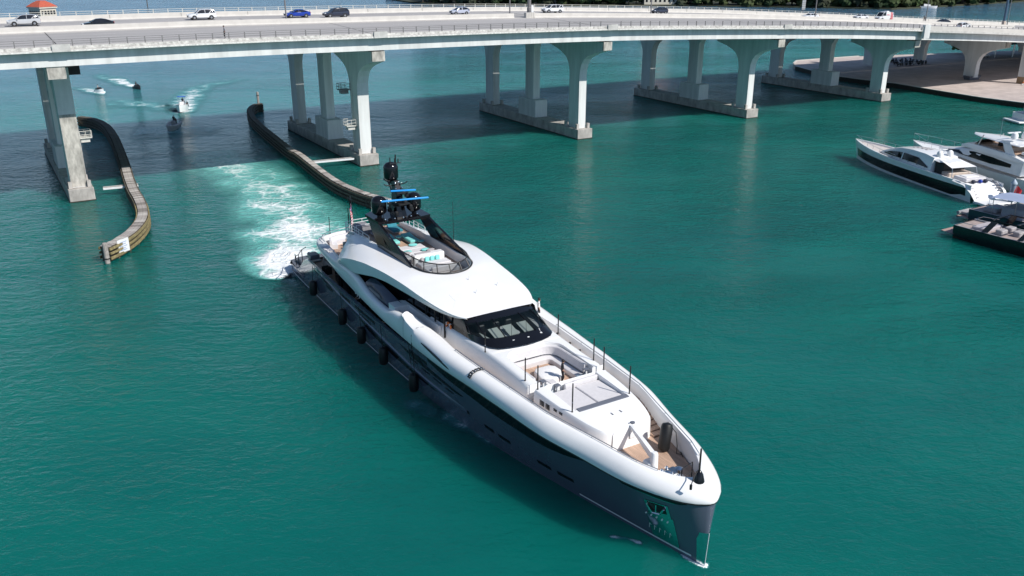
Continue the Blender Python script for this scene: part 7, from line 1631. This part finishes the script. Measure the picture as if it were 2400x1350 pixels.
foam('wake_foam', 'faint foam streaks in the bridge shadow around the tender', [((-71.9, 163.0), (-80.8, 186.8), 0.30), ((-69.5, 166.9), (-77.3, 189.3), 0.44), ((-65.4, 168.9), (-72.7, 191.9), 0.48), ((-62.0, 171.0), (-66.4, 189.3), 0.40), ((-55.8, 175.2), (-59.3, 186.8), 0.12)], FOAMS)
foam('bow_foam', 'thin broken foam line where the stem cuts the water', [((11.6, 42.9), (11.8, 43.6), 1.20), ((11.2, 42.9), (11.4, 43.6), 1.10), ((10.7, 43.3), (11.0, 44.1), 1.00), ((10.2, 43.8), (10.6, 44.6), 0.90), ((10.0, 44.3), (10.1, 44.6), 0.40)], FOAMT, soft=.35)
foam('bow_foam', 'small foam fleck on the water left of the anchor', [((8.0, 45.0), (8.2, 45.6), 0.80), ((7.6, 45.2), (7.7, 45.8), 0.90), ((7.1, 45.6), (7.2, 46.1), 0.60), ((6.3, 45.7), (6.4, 46.3), 0.70), ((5.9, 45.8), (6.0, 46.3), 0.30)], FOAMT)
foam('side_foam', 'scattered fine foam beside the starboard hull amidships', [((-6.6, 60.3), (-6.5, 63.1), 0.20), ((-5.2, 59.7), (-4.4, 62.5), 0.42), ((-3.9, 58.7), (-3.0, 60.6), 0.50), ((-2.5, 57.4), (-1.9, 59.0), 0.45), ((-1.5, 55.9), (-0.6, 57.8), 0.25)], FOAMT)
foam('side_foam', 'fine foam specks beside the last starboard fender', [((-9.4, 62.0), (-9.3, 64.9), 0.15), ((-8.0, 61.7), (-7.5, 64.5), 0.40), ((-6.6, 60.6), (-6.2, 63.4), 0.35), ((-5.6, 60.3), (-5.1, 62.4), 0.15)], FOAMT)
foam('side_foam', 'foam churned along the starboard stern quarter', [((-26.3, 91.5), (-24.8, 95.4), 0.50), ((-24.8, 90.4), (-24.2, 94.3), 0.50), ((-22.6, 87.6), (-22.9, 91.5), 0.20)], FOAMT)
# ------------------------------------------------------------------ every loose piece of these parts becomes a part of its own
def explode(o):
    me = o.data; n = len(me.vertices); par = list(range(n))
    def find(a):
        while par[a] != a: par[a] = par[par[a]]; a = par[a]
        return a
    for e in me.edges:
        a, b = find(e.vertices[0]), find(e.vertices[1])
        if a != b: par[a] = b
    groups = {}
    for p in me.polygons: groups.setdefault(find(p.vertices[0]), []).append(p)
    if len(groups) < 2: return
    base = o.name.split('.')[0]; first = True
    for g in groups.values():
        idx = {}; vs = []; fs = []
        for p in g:
            f = []
            for v in p.vertices:
                if v not in idx: idx[v] = len(vs); vs.append(me.vertices[v].co.copy())
                f.append(idx[v])
            fs.append(f)
        c = sum(vs, Vector())/len(vs)
        m2 = bpy.data.meshes.new(base); m2.from_pydata([v-c for v in vs], [], fs)
        for m in me.materials: m2.materials.append(m)
        for p, q in zip(m2.polygons, g): p.use_smooth = q.use_smooth; p.material_index = q.material_index
        if first: keep = m2; kc = c; first = False; continue
        k = bpy.data.objects.new(base, m2); C.objects.link(k); k.parent = o.parent; k.location = o.location+o.rotation_euler.to_matrix() @ c; k.rotation_euler = o.rotation_euler
    o.data = keep; o.location = o.location+o.rotation_euler.to_matrix() @ kc
for o in [o for o in C.objects if o.type == 'MESH' and o.parent and o.name.split('.')[0] in ('barrier_joint', 'column_guard', 'bearing', 'saloon_mullion', 'mast_light', 'star', 'plate_stud', 'stair_handrail', 'pillars', 'red_boot_line', 'aerial_frame')]:
    if o.name.split('.')[0] == 'pillars': o.name = 'pillar'
    explode(o)
